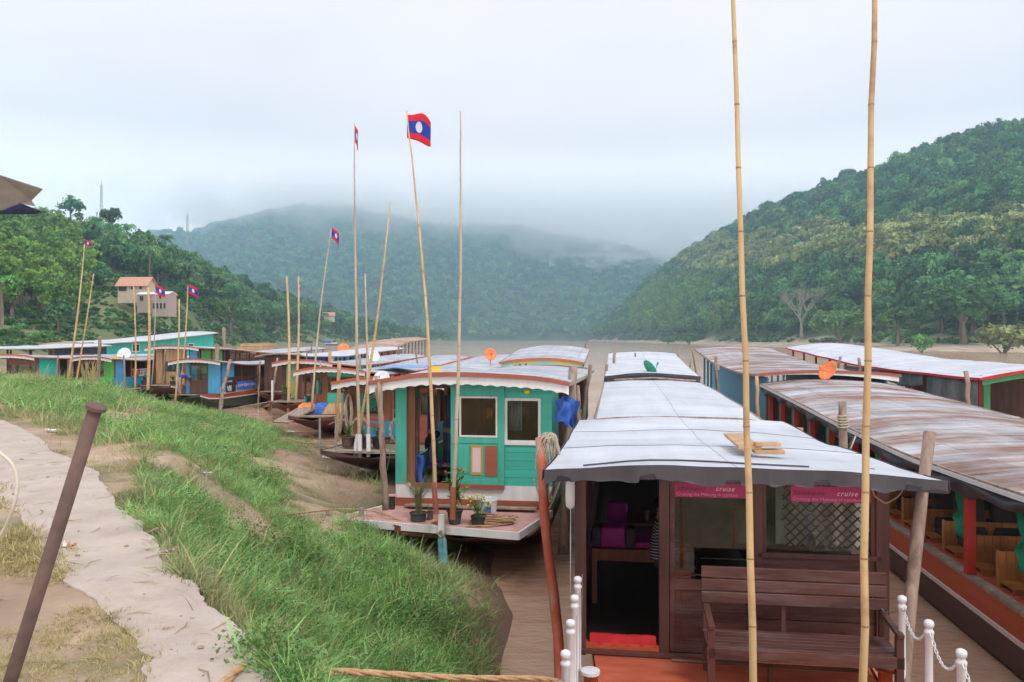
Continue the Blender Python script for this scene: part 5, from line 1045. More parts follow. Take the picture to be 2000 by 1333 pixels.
ks = [sc_(G|G2, GR, 'grass', 'bright green grass growing thick on the bank slope', .7, 1.7, 'grass'), sc_(O_, OL, 'grass', 'thin olive and drying grass between bare patches of the bank', .5, 1.2, 'grass'),
      sc_(D_, DR, 'dry_grass', 'short yellowed grass beside the concrete path', .7, 1.5, 'grass'), sc_(S_, ST, 'straw', 'dry straw stalks scattered over the bank', .6, 1.5, 'straw'), sc_(W_, WE, 'weeds', 'small leafy weeds among the green grass', .7, 1.6, 'weeds')]
print('grass', ks)
PB_ = [proto('pebble', (lambda mb, k: (mb.lathe((0,0,0), [(.012,-.006),(.02,0),(.016,.009),(.004,.013)], 6+k), mb)[1])(MB(), k), M['soil']) for k in range(2)]
TW_ = [proto('twig', MB().tube([(-.07,0,.004),(0,.012,.01),(.08,-.01,.005)], [.002,.003,.0015], 4), M['straw'])]
near = (dist > .5) & (y < 14) & (x > -12)
Q = near & (rr > .955) & (rr < .975); p = np.stack([x[Q], y[Q], z[Q]+np.where(onpath[Q], .045, .004)], 1); s_ = .3+1.1*RNG.random(len(p))**3; scatter('pebbles', PB_, p, np.stack([s_*1.2, s_, s_*.8], 1), None, 'small pebbles and crumbs of soil on the path and bank', 'pebbles')
Q = near & (rr > .93) & (rr < .945); p = np.stack([x[Q], y[Q], z[Q]+np.where(onpath[Q], .045, .004)], 1); s_ = .5+1.0*RNG.random(len(p)); scatter('twigs', TW_, p, np.stack([s_, s_, s_], 1), None, 'dry twigs and bits of straw on the path and bank', 'twigs')
def gp(u, v, lift=0.0):
    """the point of the bank seen at a photo pixel"""
    D = 2.5
    while D < 70:
        z0 = CH-(v-V0)/FP*D; xx = (u-1000)/FP*D
        if z0 <= bz(xx, D): break
        D += .05
    return Vector((xx, D, bz(xx, D)+lift))
# leaning rusty pipe
M['rustpipe'] = mat('rusty_pipe', (.085,.055,.05), (.15,.095,.08), rough=.75, scale=9, bump=.4, c3=(.20,.11,.08), c3pos=(.55,.7), c3scale=4)
top = P(187, 797, 2.45); bot = P(-112, 1640, 2.62); pp = empty('rusty_pipe', bot, 0, 'rusty brown steel pipe leaning out of the ground at the left, flanged on top', 'pipe')
m_ = MB(); m_.tube([(0,0,-.2), top-bot], .0215, 16); m_.build('pipe_shaft', M['rustpipe'], pp, smooth=True); dd = (top-bot).normalized(); m_ = MB(); m_.tube([top-bot-dd*.004, top-bot+dd*.008], .032, 18); m_.build('flange', M['rustpipe'], pp)
m_ = MB(); pts = []
for (u_, v_, D_k) in [(-60,1130,2.25),(-25,1080,2.2),(5,1045,2.15),(28,990,2.1),(36,940,2.1),(25,905,2.1),(-5,880,2.1),(-45,868,2.15)]: pts.append(P(u_, v_, D_k))
sm = []
for i in range(len(pts)-1):
    for k in range(5): sm.append(pts[i].lerp(pts[i+1], k/5))
for it in range(4): sm = [sm[0]]+[(sm[i-1]+sm[i]*2+sm[i+1])/4 for i in range(1, len(sm)-1)]+[sm[-1]]
sm = [P(-75,1500,2.4)]+sm+[P(-120,905,2.3), P(-150,1100,2.4), P(-150,1560,2.5)]
m_.tube(sm, .0052, 8); tag(m_.build('hose_loop', mat('pale_plastic_hose', (.55,.52,.45), (.62,.58,.52), rough=.4), smooth=True), 'thin cream hose looping up at the left picture edge', 'hose')
# awning corner, top left: tan canvas with a blue edge
aw = empty('market_umbrella', P(-330, 470, 3.0)*1.0, 0, 'corner of a tan and blue canvas awning at the upper left edge', 'umbrella'); base = Vector(aw.location)
M['tan_canvas'] = mat('tan_canvas', (.13,.115,.10), (.17,.15,.13), rough=.9, scale=20, bump=.2); M['navy'] = mat('blue_canvas', (.03,.05,.14), (.05,.08,.20), rough=.9, scale=20)
def lp(u, v, D): return P(u, v, D)-base
def quadgrid(c, A, B, C_, Dq, nu, nv, th, wob=.0):
    c.grid(lambda a, b: (A.lerp(B, a)).lerp(Dq.lerp(C_, a), b)+Vector((0, wob*math.sin(a*9+b*4), wob*math.sin(a*6+2))), nu, nv, th)
c = MB(); quadgrid(c, lp(-420,250,2.6), lp(0,344,3.0), lp(83,371,3.05), lp(-420,300,3.9), 6, 4, (0,.004,.004)); c.build('canopy', M['tan_canvas'], aw)
c = MB(); c.add([lp(-420,300,2.55), lp(0,344,3.0), lp(83,371,3.05), lp(62,392,3.05), lp(70,404,3.04), lp(40,398,3.02), lp(0,412,3.0), lp(-420,330,2.6)], [(0,1,6,7),(1,2,3,6),(3,5,6),(3,4,5)]); c.build('canopy_flap', M['tan_canvas'], aw)
c = MB(); quadgrid(c, lp(0,413,3.0), lp(40,397,3.02), lp(83,414,3.08), lp(66,419,3.1), 3, 2, (0,.004,0)); quadgrid(c, lp(-300,380,2.9), lp(0,411,3.0), lp(62,419,3.1), lp(-300,420,3.2), 3, 2, (0,.004,0)); c.build('canopy_lining', M['navy'], aw)
c = MB(); c.tube([Vector((0,0,1.1)), Vector((0,0,bz(base.x, base.y)-base.z-.1))], .02, 8); c.build('pole', M['steel'], aw)
# litter
def litter(u, v, s, cols, label, seed, cat='wrapper'):
    p = gp(u, v, .03); rng = random.Random(seed); mb = MB(); 
    def f(a, b): return ((a-.5)*s, (b-.5)*s*.55+.02*math.sin(a*9), .012+s*.22*abs(mnoise.noise(Vector((a*4, b*4, seed)))))
    mb.grid(f, 8, 5, .002)
    if len(cols) > 1:
        for i in range(len(mb.m)): mb.m[i] = 1 if (i % 8 in (0, 7) or (i*7+seed) % 5 == 0) else 0
    o = mb.build(cat.replace(' ', '_'), [M[c] for c in cols], loc=p); o.rotation_euler = (0, 0, rng.uniform(-.5, .5)); tag(o, label, cat, 'litter on the bank')
M['foil'] = mat('crumpled_foil', (.55,.56,.58), (.75,.76,.78), rough=.3, metallic=.4, scale=20); M['redfoil'] = mat('red_print', (.55,.05,.06), (.65,.09,.1), rough=.4)
litter(122, 1078, .17, ['foil','redfoil'], 'flattened silver and red wrapper on the path beside the leaning pipe', 1)
litter(328, 1085, .17, ['foil','redfoil'], 'crumpled silver and red snack wrapper at the grass edge of the path', 2)
litter(398, 1092, .22, ['foil'], 'clear plastic wrap in the grass right of the red snack wrapper', 3)
litter(404, 930, .12, ['foil'], 'small white scrap in the grass above the snack wrapper', 4)
litter(505, 1246, .14, ['white'], 'pale crumpled bag among tall grass by the lower path edge', 5, 'plastic bag')
litter(700, 1028, .24, ['white'], 'white plastic bag left of the pink foredeck corner', 6, 'plastic bag')
litter(568, 846, .34, ['white'], 'white scrap high on the bank near the boat gangplank', 7, 'plastic bag'); litter(640, 897, .45, ['white'], 'pale sheet of plastic below the deck with potted plants', 8, 'plastic bag')
litter(100, 846, .24, ['foil'], 'torn white plastic cup lying on the sand at the upper path', 9, 'plastic cup')
def stick(u, v, du, dv, r, m, label, h=0):
    a, b = gp(u, v, .02), gp(u+du, v+dv, .02); b.z += h; mb = MB(); mid = (a+b)/2+Vector((.03,.02,.04)); mb.tube([Vector((0,0,-.02)), mid-a, b-a], [r, r*.8, r*.5], 6); o = mb.build('stick', M[m], loc=a); tag(o, label, 'stick', 'sticks on the bank')
stick(388, 1000, 16, -46, .016, 'weather', 'grey upright stick poking out of the grass slope', .25); stick(352, 1040, 22, -36, .014, 'log', 'bent brown stick below the grey upright one', .1)
stick(280, 1048, 40, 2, .02, 'log', 'short brown stick on the sand at the path edge'); stick(552, 935, 8, -18, .02, 'log', 'small dark stub standing in the bare sand patch', .12)
# ================================================================ bamboo poles and flags
def bamboo(ub, vb, Db, ut, vt, Dt, r0, r1, label, m='bamboo', name='bamboo_pole', jitter=.012, foot=None, group='bamboo poles on the boats', nodes=True):
    a, b = P(ub, vb, Db), P(ut, vt, Dt); L_ = (b-a).length; rng = random.Random(int(ub*7+vt)); n = max(6, int(L_/.42)); r = empty(name, a, 0, label, 'pole', group)
    pts = []; rad = []
    for i in range(n+1):
        t = i/n; bow_ = math.sin(t*math.pi)*L_*jitter; pts.append((b-a)*t+Vector((bow_+rng.uniform(-.006,.006), rng.uniform(-.006,.006), 0))); rad.append(r0+(r1-r0)*t)
    mb = MB(); mb.tube(pts, rad, 10); mb.build('cane', M[m], r, smooth=True)
    if nodes:
        mb = MB()
        for i in range(1, n): d = (pts[i+1]-pts[i-1]).normalized(); mb.tube([pts[i]-d*.006, pts[i], pts[i]+d*.006], [rad[i]*1.02, rad[i]*1.13, rad[i]*1.02], 10, False)
        o = mb.build('cane_joint', M['node'], r, smooth=True); o['kind'] = 'stuff'
    if foot: mb = MB(); d = (b-a).normalized(); mb.tube([Vector((0,0,0)), d*foot[1]], [r0*1.25]*2, 10); mb.build('painted_foot', M[foot[0]], r)
    return r
bamboo(1478, 1622, 5.0, 1427, -160, 5.3, .028, .0135, 'left one of the two tall thick bamboo poles in the foreground', group=None, jitter=.002)
bamboo(1683, 1622, 5.0, 1712, -160, 5.3, .028, .017, 'right one of the two tall thick bamboo poles in the foreground', group=None, jitter=-.002)
def flagmat():
    m = bpy.data.materials.new('striped_flag_cloth'); m.use_nodes = True; t = m.node_tree; N = t.nodes.new; lk = t.links.new; b = t.nodes['Principled BSDF']; b.inputs['Roughness'].default_value = .75
    uv = N('ShaderNodeUVMap'); sp = N('ShaderNodeSeparateXYZ'); lk(uv.outputs[0], sp.inputs[0]); c = N('ShaderNodeMath'); c.operation = 'SUBTRACT'; c.inputs[1].default_value = .5; lk(sp.outputs[1], c.inputs[0]); ab = N('ShaderNodeMath'); ab.operation = 'ABSOLUTE'; lk(c.outputs[0], ab.inputs[0])
    g = N('ShaderNodeMath'); g.operation = 'LESS_THAN'; g.inputs[1].default_value = .25; lk(ab.outputs[0], g.inputs[0])
    m1 = N('ShaderNodeMixRGB'); m1.inputs[1].default_value = (.75,.02,.05,1); m1.inputs[2].default_value = (.02,.07,.48,1); lk(g.outputs[0], m1.inputs[0])
    cx = N('ShaderNodeMath'); cx.operation = 'MULTIPLY_ADD'; cx.inputs[1].default_value = 1.5; cx.inputs[2].default_value = -.75; lk(sp.outputs[0], cx.inputs[0]); p1 = N('ShaderNodeMath'); p1.operation = 'POWER'; p1.inputs[1].default_value = 2; lk(cx.outputs[0], p1.inputs[0])
    # squared distance from the middle
    a2 = N('ShaderNodeMath'); a2.operation = 'MULTIPLY'; lk(cx.outputs[0], a2.inputs[0]); lk(cx.outputs[0], a2.inputs[1]); b2 = N('ShaderNodeMath'); b2.operation = 'MULTIPLY'; lk(c.outputs[0], b2.inputs[0]); lk(c.outputs[0], b2.inputs[1])
    s2 = N('ShaderNodeMath'); s2.operation = 'ADD'; lk(a2.outputs[0], s2.inputs[0]); lk(b2.outputs[0], s2.inputs[1]); l2 = N('ShaderNodeMath'); l2.operation = 'LESS_THAN'; l2.inputs[1].default_value = .2**2; lk(s2.outputs[0], l2.inputs[0])
    m2 = N('ShaderNodeMixRGB'); m2.inputs[2].default_value = (.75,.75,.78,1); lk(l2.outputs[0], m2.inputs[0]); lk(m1.outputs[0], m2.inputs[1]); lk(m2.outputs[0], b.inputs['Base Color'])
    tr = N('ShaderNodeBsdfTranslucent'); lk(m2.outputs[0], tr.inputs[0]); ms = N('ShaderNodeMixShader'); ms.inputs[0].default_value = .35; o = t.nodes['Material Output']; lk(b.outputs[0], ms.inputs[1]); lk(tr.outputs[0], ms.inputs[2]); lk(ms.outputs[0], o.inputs[0]); return m
M['flag'] = flagmat()
def flag(u, v, D, hpx, dirv, droop, label, fold=0.0, wr=1.5):
    """hoist top at (u,v); dirv = how the cloth flies (x, y); droop 0..1"""
    o0 = P(u, v, D); H = hpx/FP*D; W_ = H*wr; nu, nv = 24, 14; me = bpy.data.meshes.new('flag'); vs = []; uvs = []
    dx, dy = dirv
    for j in range(nv+1):
        for i in range(nu+1):
            a, b = i/nu, j/nv; wav = .07*W_*math.sin(a*7+b*2.0)*a; X = a*W_*(1-droop*.55)
            vs.append((dx*X-dy*wav, dy*X+dx*wav*1.6, -b*H*(1-.0*a)-droop*W_*.75*a**1.25+fold*H*.25*a*(1-b)*math.sin(a*3)))
            uvs.append((a, 1-b))
    fs = [(j*(nu+1)+i, j*(nu+1)+i+1, (j+1)*(nu+1)+i+1, (j+1)*(nu+1)+i) for j in range(nv) for i in range(nu)]
    me.from_pydata(vs, [], fs); ul = me.uv_layers.new(name='UVMap')
    for lp_ in me.loops: ul.data[lp_.index].uv = uvs[lp_.vertex_index]
    me.materials.append(M['flag']); me.polygons.foreach_set('use_smooth', [True]*len(me.polygons)); o = bpy.data.objects.new('flag', me); COL.objects.link(o); o.location = o0
    s = o.modifiers.new('thickness', 'SOLIDIFY'); s.thickness = .006; tag(o, label, 'flag', 'red and blue striped flags with a white disc')
bamboo(852, 1005, 13.3, 794, 217, 14.0, .038, .012, 'tall bamboo flag pole on the pink foredeck carrying the largest flag', foot=('redbrown', .55)); flag(795, 224, 14.0, 46, (.97,.2), .34, 'largest red and blue flag, flying above the teal boat', 1.6, 1.25)
bamboo(884, 1015, 13.2, 899, 217, 13.9, .040, .011, 'grey tall flagless bamboo pole on the pink foredeck', 'bamboogrey', foot=('redbrown', .55), jitter=.008)
bamboo(693, 892, 22.3, 762, 396, 23, .05, .018, 'leaning yellow bamboo pole on the boat with potted plants', foot=('white', .65)); bamboo(703, 893, 22.2, 692, 240, 23, .055, .015, 'very tall straight grey pole with a furled flag', 'bamboogrey', foot=('white', .65), jitter=-.004)
flag(692, 242, 23, 34, (.35,.9), .8, 'furled dark red flag hanging limp on the tallest grey pole', 0, .8); bamboo(720, 893, 22.1, 713, 535, 23, .05, .022, 'shorter pale bare pole between two taller poles', 'bamboogrey', foot=('white', .65), jitter=.003)
bamboo(609, 800, 33, 647, 446, 34, .05, .02, 'thin leaning grey pole with a small flag left of the tallest grey pole', 'bamboogrey', jitter=-.012); flag(648, 444, 34, 22, (.45,.85), .5, 'small red flag on the thin leaning pole')
bamboo(563, 808, 40, 560, 540, 41, .085, .05, 'bare straight bamboo pole at the ochre-walled boat'); bamboo(577, 790, 41, 583, 540, 42, .08, .04, 'bamboo pole with a small dark flag, next to a bare one'); flag(583, 547, 42, 16, (.4,.9), .9, 'small limp dark flag low between the poles at the ochre-walled boat', 0, .8)
bamboo(342, 790, 44, 350, 585, 44, .055, .04, 'slim yellow bamboo pole leaning at the wood-fronted boat'); bamboo(349, 790, 46, 367, 560, 46, .055, .03, 'thin greenish pole with a flag above the wood-fronted boat'); flag(368, 555, 46, 18, (.75,.5), .5, 'small flag just right of the brick building')
bamboo(289, 762, 50, 290, 562, 50, .10, .07, 'thick yellow bamboo pole in front of the brick building'); bamboo(296, 755, 54, 303, 565, 54, .04, .03, 'faint thin pole with a flag before the orange-roofed house', 'bamboogrey'); flag(304, 556, 54, 17, (.75,.5), .5, 'small flag just below the orange-roofed house')
bamboo(264, 758, 52, 261, 560, 52, .06, .04, 'thin bamboo pole left of the thick one before the house'); bamboo(132, 748, 49, 165, 478, 50, .075, .03, 'green bamboo pole with a flag at the turquoise-sided boat'); flag(165, 468, 50, 11, (.85,.4), .4, 'small pale flag at the far left, highest of the left group')
bamboo(148, 750, 50, 183, 535, 50, .06, .03, 'bare leaning bamboo pole right of the green one at the far left', jitter=.004)
# ================================================================ mooring posts
def log(ub, vb, Db, ut, vt, Dt, r, label, m='log', rope=False, down=0):
    a, b = P(ub, vb, Db), P(ut, vt, Dt); d = (b-a).normalized(); a = a-d*down; rng = random.Random(int(ub+vt)); n = 9; L_ = (b-a).length; mb = MB()
    pts = [(b-a)*(i/n)+Vector((rng.uniform(-.4,.4)*r, rng.uniform(-.4,.4)*r, 0)) for i in range(n+1)]; mb.tube(pts, [r*(1.12-.2*i/n)*rng.uniform(.93,1.07) for i in range(n+1)], 12)
    r_ = empty('mooring_post', a, 0, label, 'post', 'timber mooring posts between the boats'); mb.build('log', M[m], r_, smooth=True)
    if rope:
        mb = MB()
        for k in range(5): c_ = pts[n]-(b-a).normalized()*(.25+.05*k); mb.tube([c_+Vector((math.cos(t*.785)*r*1.25, math.sin(t*.785)*r*1.25, .01*math.sin(t))) for t in range(9)], .016, 6)
        mb.build('rope_lashing', M['ropegrey'], r_)
    return r_
log(1762, 1345, 6.9, 1811, 845, 7.6, .058, 'tall grey log standing between the foreground boat and the open passenger boat', down=2.2)
lg = log(1093, 1305, 8.3, 1052, 855, 9.2, .056, 'red-painted log leaning left of the foreground boat, rope wound at its head', down=1.5); M['redlog'] = mat('worn_red_log', (.36,.07,.035), (.46,.12,.07), rough=.8, scale=4, c3=(.33,.25,.20), c3pos=(.52,.62), c3scale=3, c3stretch=(1,1,.3), bump=.4)
lg.children[0].data.materials[0] = M['redlog']
# the rope coil hung on it
cp = P(1062, 850, 9.15); rc = MB(); rng = random.Random(4)
for k in range(26):
    hh = rng.uniform(.30,.85); w_ = rng.uniform(.03,.075)+k*.0022; ph = rng.uniform(-.15,.15); c0 = rng.uniform(-.01,.10); pts = []
    for i in range(15):
        t = i/14*2*math.pi; pts.append((c0+w_*math.sin(t)+.01*math.sin(t*3+k), ph*.3+.05*math.cos(t+k)+rng.uniform(-.05,.05)*.2, -.5*hh*(1-math.cos(t))+.02*math.cos(k)))
    rc.tube(pts, .0062, 5)
o = rc.build('rope_coil', M['ropegrey'], loc=cp, smooth=True); tag(o, 'thick hank of grey rope hung over the head of the red-painted log', 'rope')
log(752, 965, 14.2, 740, 747, 14.4, .055, 'gnarled pole at the left front corner of the teal boat', down=.3); log(748, 860, 14.3, 733, 735, 14.5, .035, 'thin forked branch lashed to the gnarled pole of the teal boat')
log(1110, 880, 15.2, 1119, 718, 15.6, .10, 'thick post under the right roof corner of the teal boat', down=2.0); log(1132, 850, 16.5, 1128, 755, 17, .06, 'second post behind the thick one at the teal boat', down=1.6); log(1140, 810, 21, 1152, 713, 21, .06, 'thin dark post rising beside the teal boat roof', down=1.5)
log(1648, 872, 13.6, 1645, 785, 13.8, .075, 'short thick post beside the rusty roof with a knotted rope', rope=True, down=1.8); log(1563, 870, 14, 1563, 836, 14, .07, 'pale stub of a post in front of the green curtains', 'tan', down=1.4)
log(1480, 815, 20, 1478, 735, 20, .05, 'pale round stake at the blue cabin corner', 'tan', down=2); log(1404, 775, 27, 1397, 697, 27, .06, 'grey post against the blue cabin wall', rope=True, down=2); log(1362, 745, 37, 1352, 680, 37, .045, 'thin crooked post at the far end of the blue cabin', down=2)
log(1890, 790, 20.3, 1888, 725, 20.3, .06, 'post at the corner of the white-roofed boat with red edge', 'log', down=2.2); log(1679, 728, 30, 1678, 699, 30, .06, 'short post along the red roof edge, nearer', down=2); log(1636, 722, 34, 1641, 697, 34, .06, 'short post along the red roof edge, farther', down=2)
log(1548, 695, 46, 1550, 676, 46, .07, 'pale stake behind the rusty roofs', 'tan', down=3); log(1143, 685, 34, 1146, 668, 34, .10, 'leaning post at the stern of the teal boat', down=3); log(1200, 700, 30, 1200, 683, 30, .06, 'thin post left of the far white roof end', down=3); log(1183, 735, 27, 1184, 712, 27, .06, 'short dark post in the gap before the foreground boat stern', down=3)
log(1325, 700, 35, 1325, 684, 35, .05, 'thin post right of the far white roof end', down=3); log(1348, 715, 30, 1349, 703, 30, .04, 'thin dark stake in the water right of the foreground boat stern', down=2.5)
log(430, 795, 43, 449, 703, 45, .10, 'brown post leaning at the blue boat corner', down=1); log(423, 710, 54, 426, 677, 54, .16, 'stout post rising behind the wood-fronted boat', down=3); log(438, 680, 84, 438, 640, 84, .2, 'tall post at the stern of the turquoise barge', down=4); log(193, 710, 47, 195, 657, 47, .1, 'thin tall post beside the dark open boat', down=3)
log(660, 790, 31, 663, 705, 31, .085, 'pale forked post in front of the turquoise-panelled boat', 'tan', down=1.5); log(645, 720, 46, 645, 686, 46, .1, 'tan post rising above the second row of roofs', 'tan', down=3); log(778, 700, 60, 779, 673, 60, .08, 'thin post beside the tan roof of the second row', down=4)
log(536, 745, 47, 542, 700, 48, .07, 'thin dark post right of the blue boat', down=3); log(680, 805, 24.5, 670, 745, 24.5, .05, 'crooked branch with a hank of rope at the dark red boat', rope=True, down=.5); log(1240, 700, 0.1+32, 1241, 690, 32, .03, 'tiny stick by the green dish')
for k, (u_, v_, D_, h_, lab) in enumerate([(505,765,47,62,'brown stake at the stern side of the blue boat'),(523,742,50,48,'thin stake between the blue boat and the ochre-walled boat'),(597,735,47,50,'weathered stake rising through the roofs right of the dark-flagged pole'),(628,752,38,46,'crooked stake at the red roof edge of the turquoise-panelled boat'),
        (606,712,60,40,'far thin stake left of the orange-pink dish'),(705,730,40,38,'stake standing between two curved roofs behind the white poles'),(320,742,54,60,'dark stake at the front of the wood-fronted boat'),(245,745,52,50,'stake beside the bright green panel'),(110,735,48,40,'stake at the turquoise-sided boat, near its curtains'),(815,712,48,30,'short stake on the far roofs by the largest flag pole')]):
    log(u_, v_, D_, u_+(-1)**k*3, v_-h_, D_, .055, lab, down=2.0)
for k, (B_, x_, y_, z_, m_n, lab) in enumerate([(BL,1.5,9,2.1,'clothblue','blue cloth hung along the side of the blue boat'),(EB,1.45,1.2,2.3,'white','white cloth drying at the ochre-walled boat'),(CB,1.75,3.5,2.6,'green','green cloth hung at the side of the wood-fronted boat'),(BB2,1.35,2.4,2.2,'redbrown','red cloth drying on the green-panelled boat'),(FB,1.45,1.5,2.1,'cream','cream cloth hung beside the turquoise panel')]):
    c = MB(); c.grid(lambda a, b: (x_+.03*math.sin(a*9+b*3), y_+(a-.5)*.8, z_-b*.6+.04*math.sin(a*7)), 10, 6, (.012,0,0)); o = c.build('hanging_cloth', M[m_n], None); o.matrix_world = B_.matrix_basis; tag(o, lab, 'laundry', 'cloths drying on the left boats')
# ropes lying and hanging
def rope(pts, r, label, m='rope', name='mooring_rope', sag=0.0):
    w3 = [Vector(p) for p in pts]; sm = []
    for i in range(len(w3)-1):
        for k in range(8): t = k/8; sm.append(w3[i].lerp(w3[i+1], t)-Vector((0,0,sag*4*t*(1-t))))
    sm.append(w3[-1])
    for it in range(3): sm = [sm[0]]+[(sm[i-1]+sm[i]*2+sm[i+1])/4 for i in range(1, len(sm)-1)]+[sm[-1]]
    # three twisted strands
    r_ = empty(name, sm[0], 0, label, 'rope', 'ropes mooring the boats'); full = []
    L_ = 0
    for i in range(len(sm)-1):
        n = max(1, int((sm[i+1]-sm[i]).length/(r*2.2))) if r > .012 else 1
        for k in range(n): full.append(sm[i].lerp(sm[i+1], k/n)-sm[0])
    full.append(sm[-1]-sm[0])
    for s in range(3 if r > .012 else 1):
        mb = MB(); q = []
        for i, p in enumerate(full):
            d = (full[min(i+1,len(full)-1)]-full[max(i-1,0)]).normalized(); a_ = d.cross(Vector((0,0,1))).normalized(); b_ = d.cross(a_); t = i*.55+s*2.094
            q.append(p+(a_*math.cos(t)+b_*math.sin(t))*(r*.5 if r > .012 else 0))
        mb.tube(q, r*.62 if r > .012 else r, 6); mb.build('strand', M[m], r_, smooth=True)
    return r_
cb = CR.matrix_basis @ Vector((-1.36,-1.05,1.14))
M['ropeo'] = mat('orange_brown_rope', (.42,.24,.12), (.58,.38,.22), rough=.85, scale=30, bump=.5)
rope([P(395,1375,3.35), gp(470,1330,.05), P(520,1308,4.0), P(560,1306,4.15), P(700,1314,4.7), P(900,1325,5.4), P(1060,1325,6.1), cb+Vector((-.1,-.09,.02)), cb+Vector((.02,-.1,.03)), cb+Vector((.1,0,.0)), cb+Vector((0,.1,-.02)), cb+Vector((-.1,0,-.03)), cb+Vector((0,-.11,-.04)), cb+Vector((.2,-.35,-.08))], .021, 'thick orange-brown rope from the path to the foreground boat bitt', 'ropeo')
gdk = lambda x_, y_, z_=1.02: GB.matrix_basis @ Vector((x_, y_, z_))
rope([gp(520,1014,.03), gp(600,1010,.06), gp(660,1006,.10), gdk(-2.0,-.80,1.14), gdk(-1.55,-.88,1.12), gdk(-.9,-1.10,.93), gdk(-.35,-1.30,.86), gdk(-.1,-1.36,.88), gdk(.15,-1.33,1.03), gdk(.6,-1.30,1.04)], .015, 'brown rope from the bank across the pink foredeck edge')
mb = MB(); rng = random.Random(9)
for k in range(16):
    a_ = rng.uniform(.20,.42); b_ = rng.uniform(.09,.19); c0 = rng.uniform(-.08,.08); pts = [(c0+a_*math.cos(t*.45), b_*math.sin(t*.45)+rng.uniform(-.01,.01), .02+.009*k+.01*math.sin(t+k)) for t in range(15)]; mb.tube(pts, .0125, 6)
o = mb.build('rope_coil', M['rope'], loc=gdk(.55,-1.05,1.01), smooth=True); o.rotation_euler.z = -TH-.1; tag(o, 'long coil of brown rope lying on the pink foredeck', 'rope')
rope([gdk(1.35,.1,1.6), P(1075,930,14), P(1062,1000,13), P(1060,960,9.8)], .011, 'slack rope from the teal boat to the red-painted log', 'ropegrey')
rope([P(1043,935,9.3), P(1058,985,9.2), P(1070,1000,9.1), P(1083,975,9.0), P(1095,940,8.4)], .012, 'loop of grey rope round the red-painted log, under the eave', 'ropegrey')
rope([gp(440,800,.1), P(480,793,42), P(540,783,42), P(580,775,42)], .02, 'slack pale line from the bank to the ochre-walled boat deck', 'ropegrey'); rope([gp(610,850,.05), P(650,825,30), P(700,812,26), P(745,790,24.5)], .016, 'pale line from the bank to the dark red boat', 'ropegrey')
rope([gp(525,862,.05), gp(560,863,.12), P(600,866,26), P(652,867,24.3)], .02, 'rope on the ground reaching the deck with potted plants'); rope([gp(745,968,.05), P(760,900,15.5), P(766,840,15.3), P(770,800,15.2)], .008, 'thin line at the left of the teal boat', 'ropegrey')
rope([P(1700,945,7.0), P(1708,970,7.2), P(1730,985,7.4), P(1755,970,7.7), P(1768,950,7.9)], .008, 'thin orange cord looping under the right canopy corner', 'rope'); rope([P(1660,868,13.2), P(1672,850,12.8), P(1660,880,12.6), P(1640,878,13.4)], .012, 'knotted rope at the short thick post by the rusty roof', 'ropegrey')
# planks and gangways
def plank(pa, pb, w_, th, label, m='weather', name='gangplank'):
    mb = MB(); a = Vector(pa); b = Vector(pb); mb.beam((0,0,0), b-a, w_, th); o = mb.build(name, M[m], loc=a); tag(o, label, 'plank')
plank(gp(478,815,.1), P(540,786,42), .25, .08, 'pole-like plank from the bank to the blue boat bow', 'tan'); plank(P(548,826,32.5), P(600,797,34), .9, .06, 'broad grey gangplank sloping down from the cargo deck')
# dishes on the roofs
def dish(p, r, aim, m, label, legs=.35):
    o0 = empty('satellite_dish', p, 0, label, 'satellite dish', None); d = Vector(aim).normalized(); up = Vector((0,0,1)); a_ = d.cross(up).normalized(); b_ = a_.cross(d); mb = MB(); c0 = Vector((0,0,legs+r*.55))
    mb.grid(lambda s, t: c0+(a_*math.cos(t*6.2832)+b_*math.sin(t*6.2832))*r*(s+.001)+d*(.32*r*s*s-.32*r), 6, 20, tuple(-d*.012)); mb.build('reflector', M[m], o0, smooth=True)
    mb = MB(); mb.tube([c0-d*.33*r, Vector((0,0,legs*.6))-d*.2*r, (0,0,-.02)], .022, 6); mb.build('mount', M[m], o0); mb = MB(); e = c0+d*r*.9-b_*r*.25; mb.tube([c0-b_*r*.95, e], .012, 5); mb.tube([e, e+d*.08+b_*.04], .03, 6); mb.build('feed_arm', M[m], o0); return o0
def onroof(u, v, D): return P(u, v, D)
dish(P(1616,748,23.2), .32, (-.75,-.35,.5), 'orangep', 'orange satellite dish on the rusty roof edge of the blue-walled cabin', .2)
dish(P(1270,733,25.4), .30, (.7,.3,.5), 'curtain', 'small green satellite dish on the foreground boat roof', .08); dish(P(958,714,30), .24, (.2,-1,.3), 'orangep', 'orange satellite dish behind the teal boat roof', .3)
dish(P(671,690,63), .48, (.15,-1,.5), 'orangep', 'orange-pink satellite dish on the second row of roofs', .1); dish(P(731,708,50), .40, (.6,-.8,.4), 'whitemetal', 'white satellite dish beside the light blue cabin', .2); dish(P(242,704,58), .5, (.1,-1,.4), 'whitemetal', 'white satellite dish against the turquoise barge', .2)
dish(P(745,752,22), .24, (-.1,-1,.5), 'whitemetal', 'white dish half hidden behind the teal boat front corner', .05)
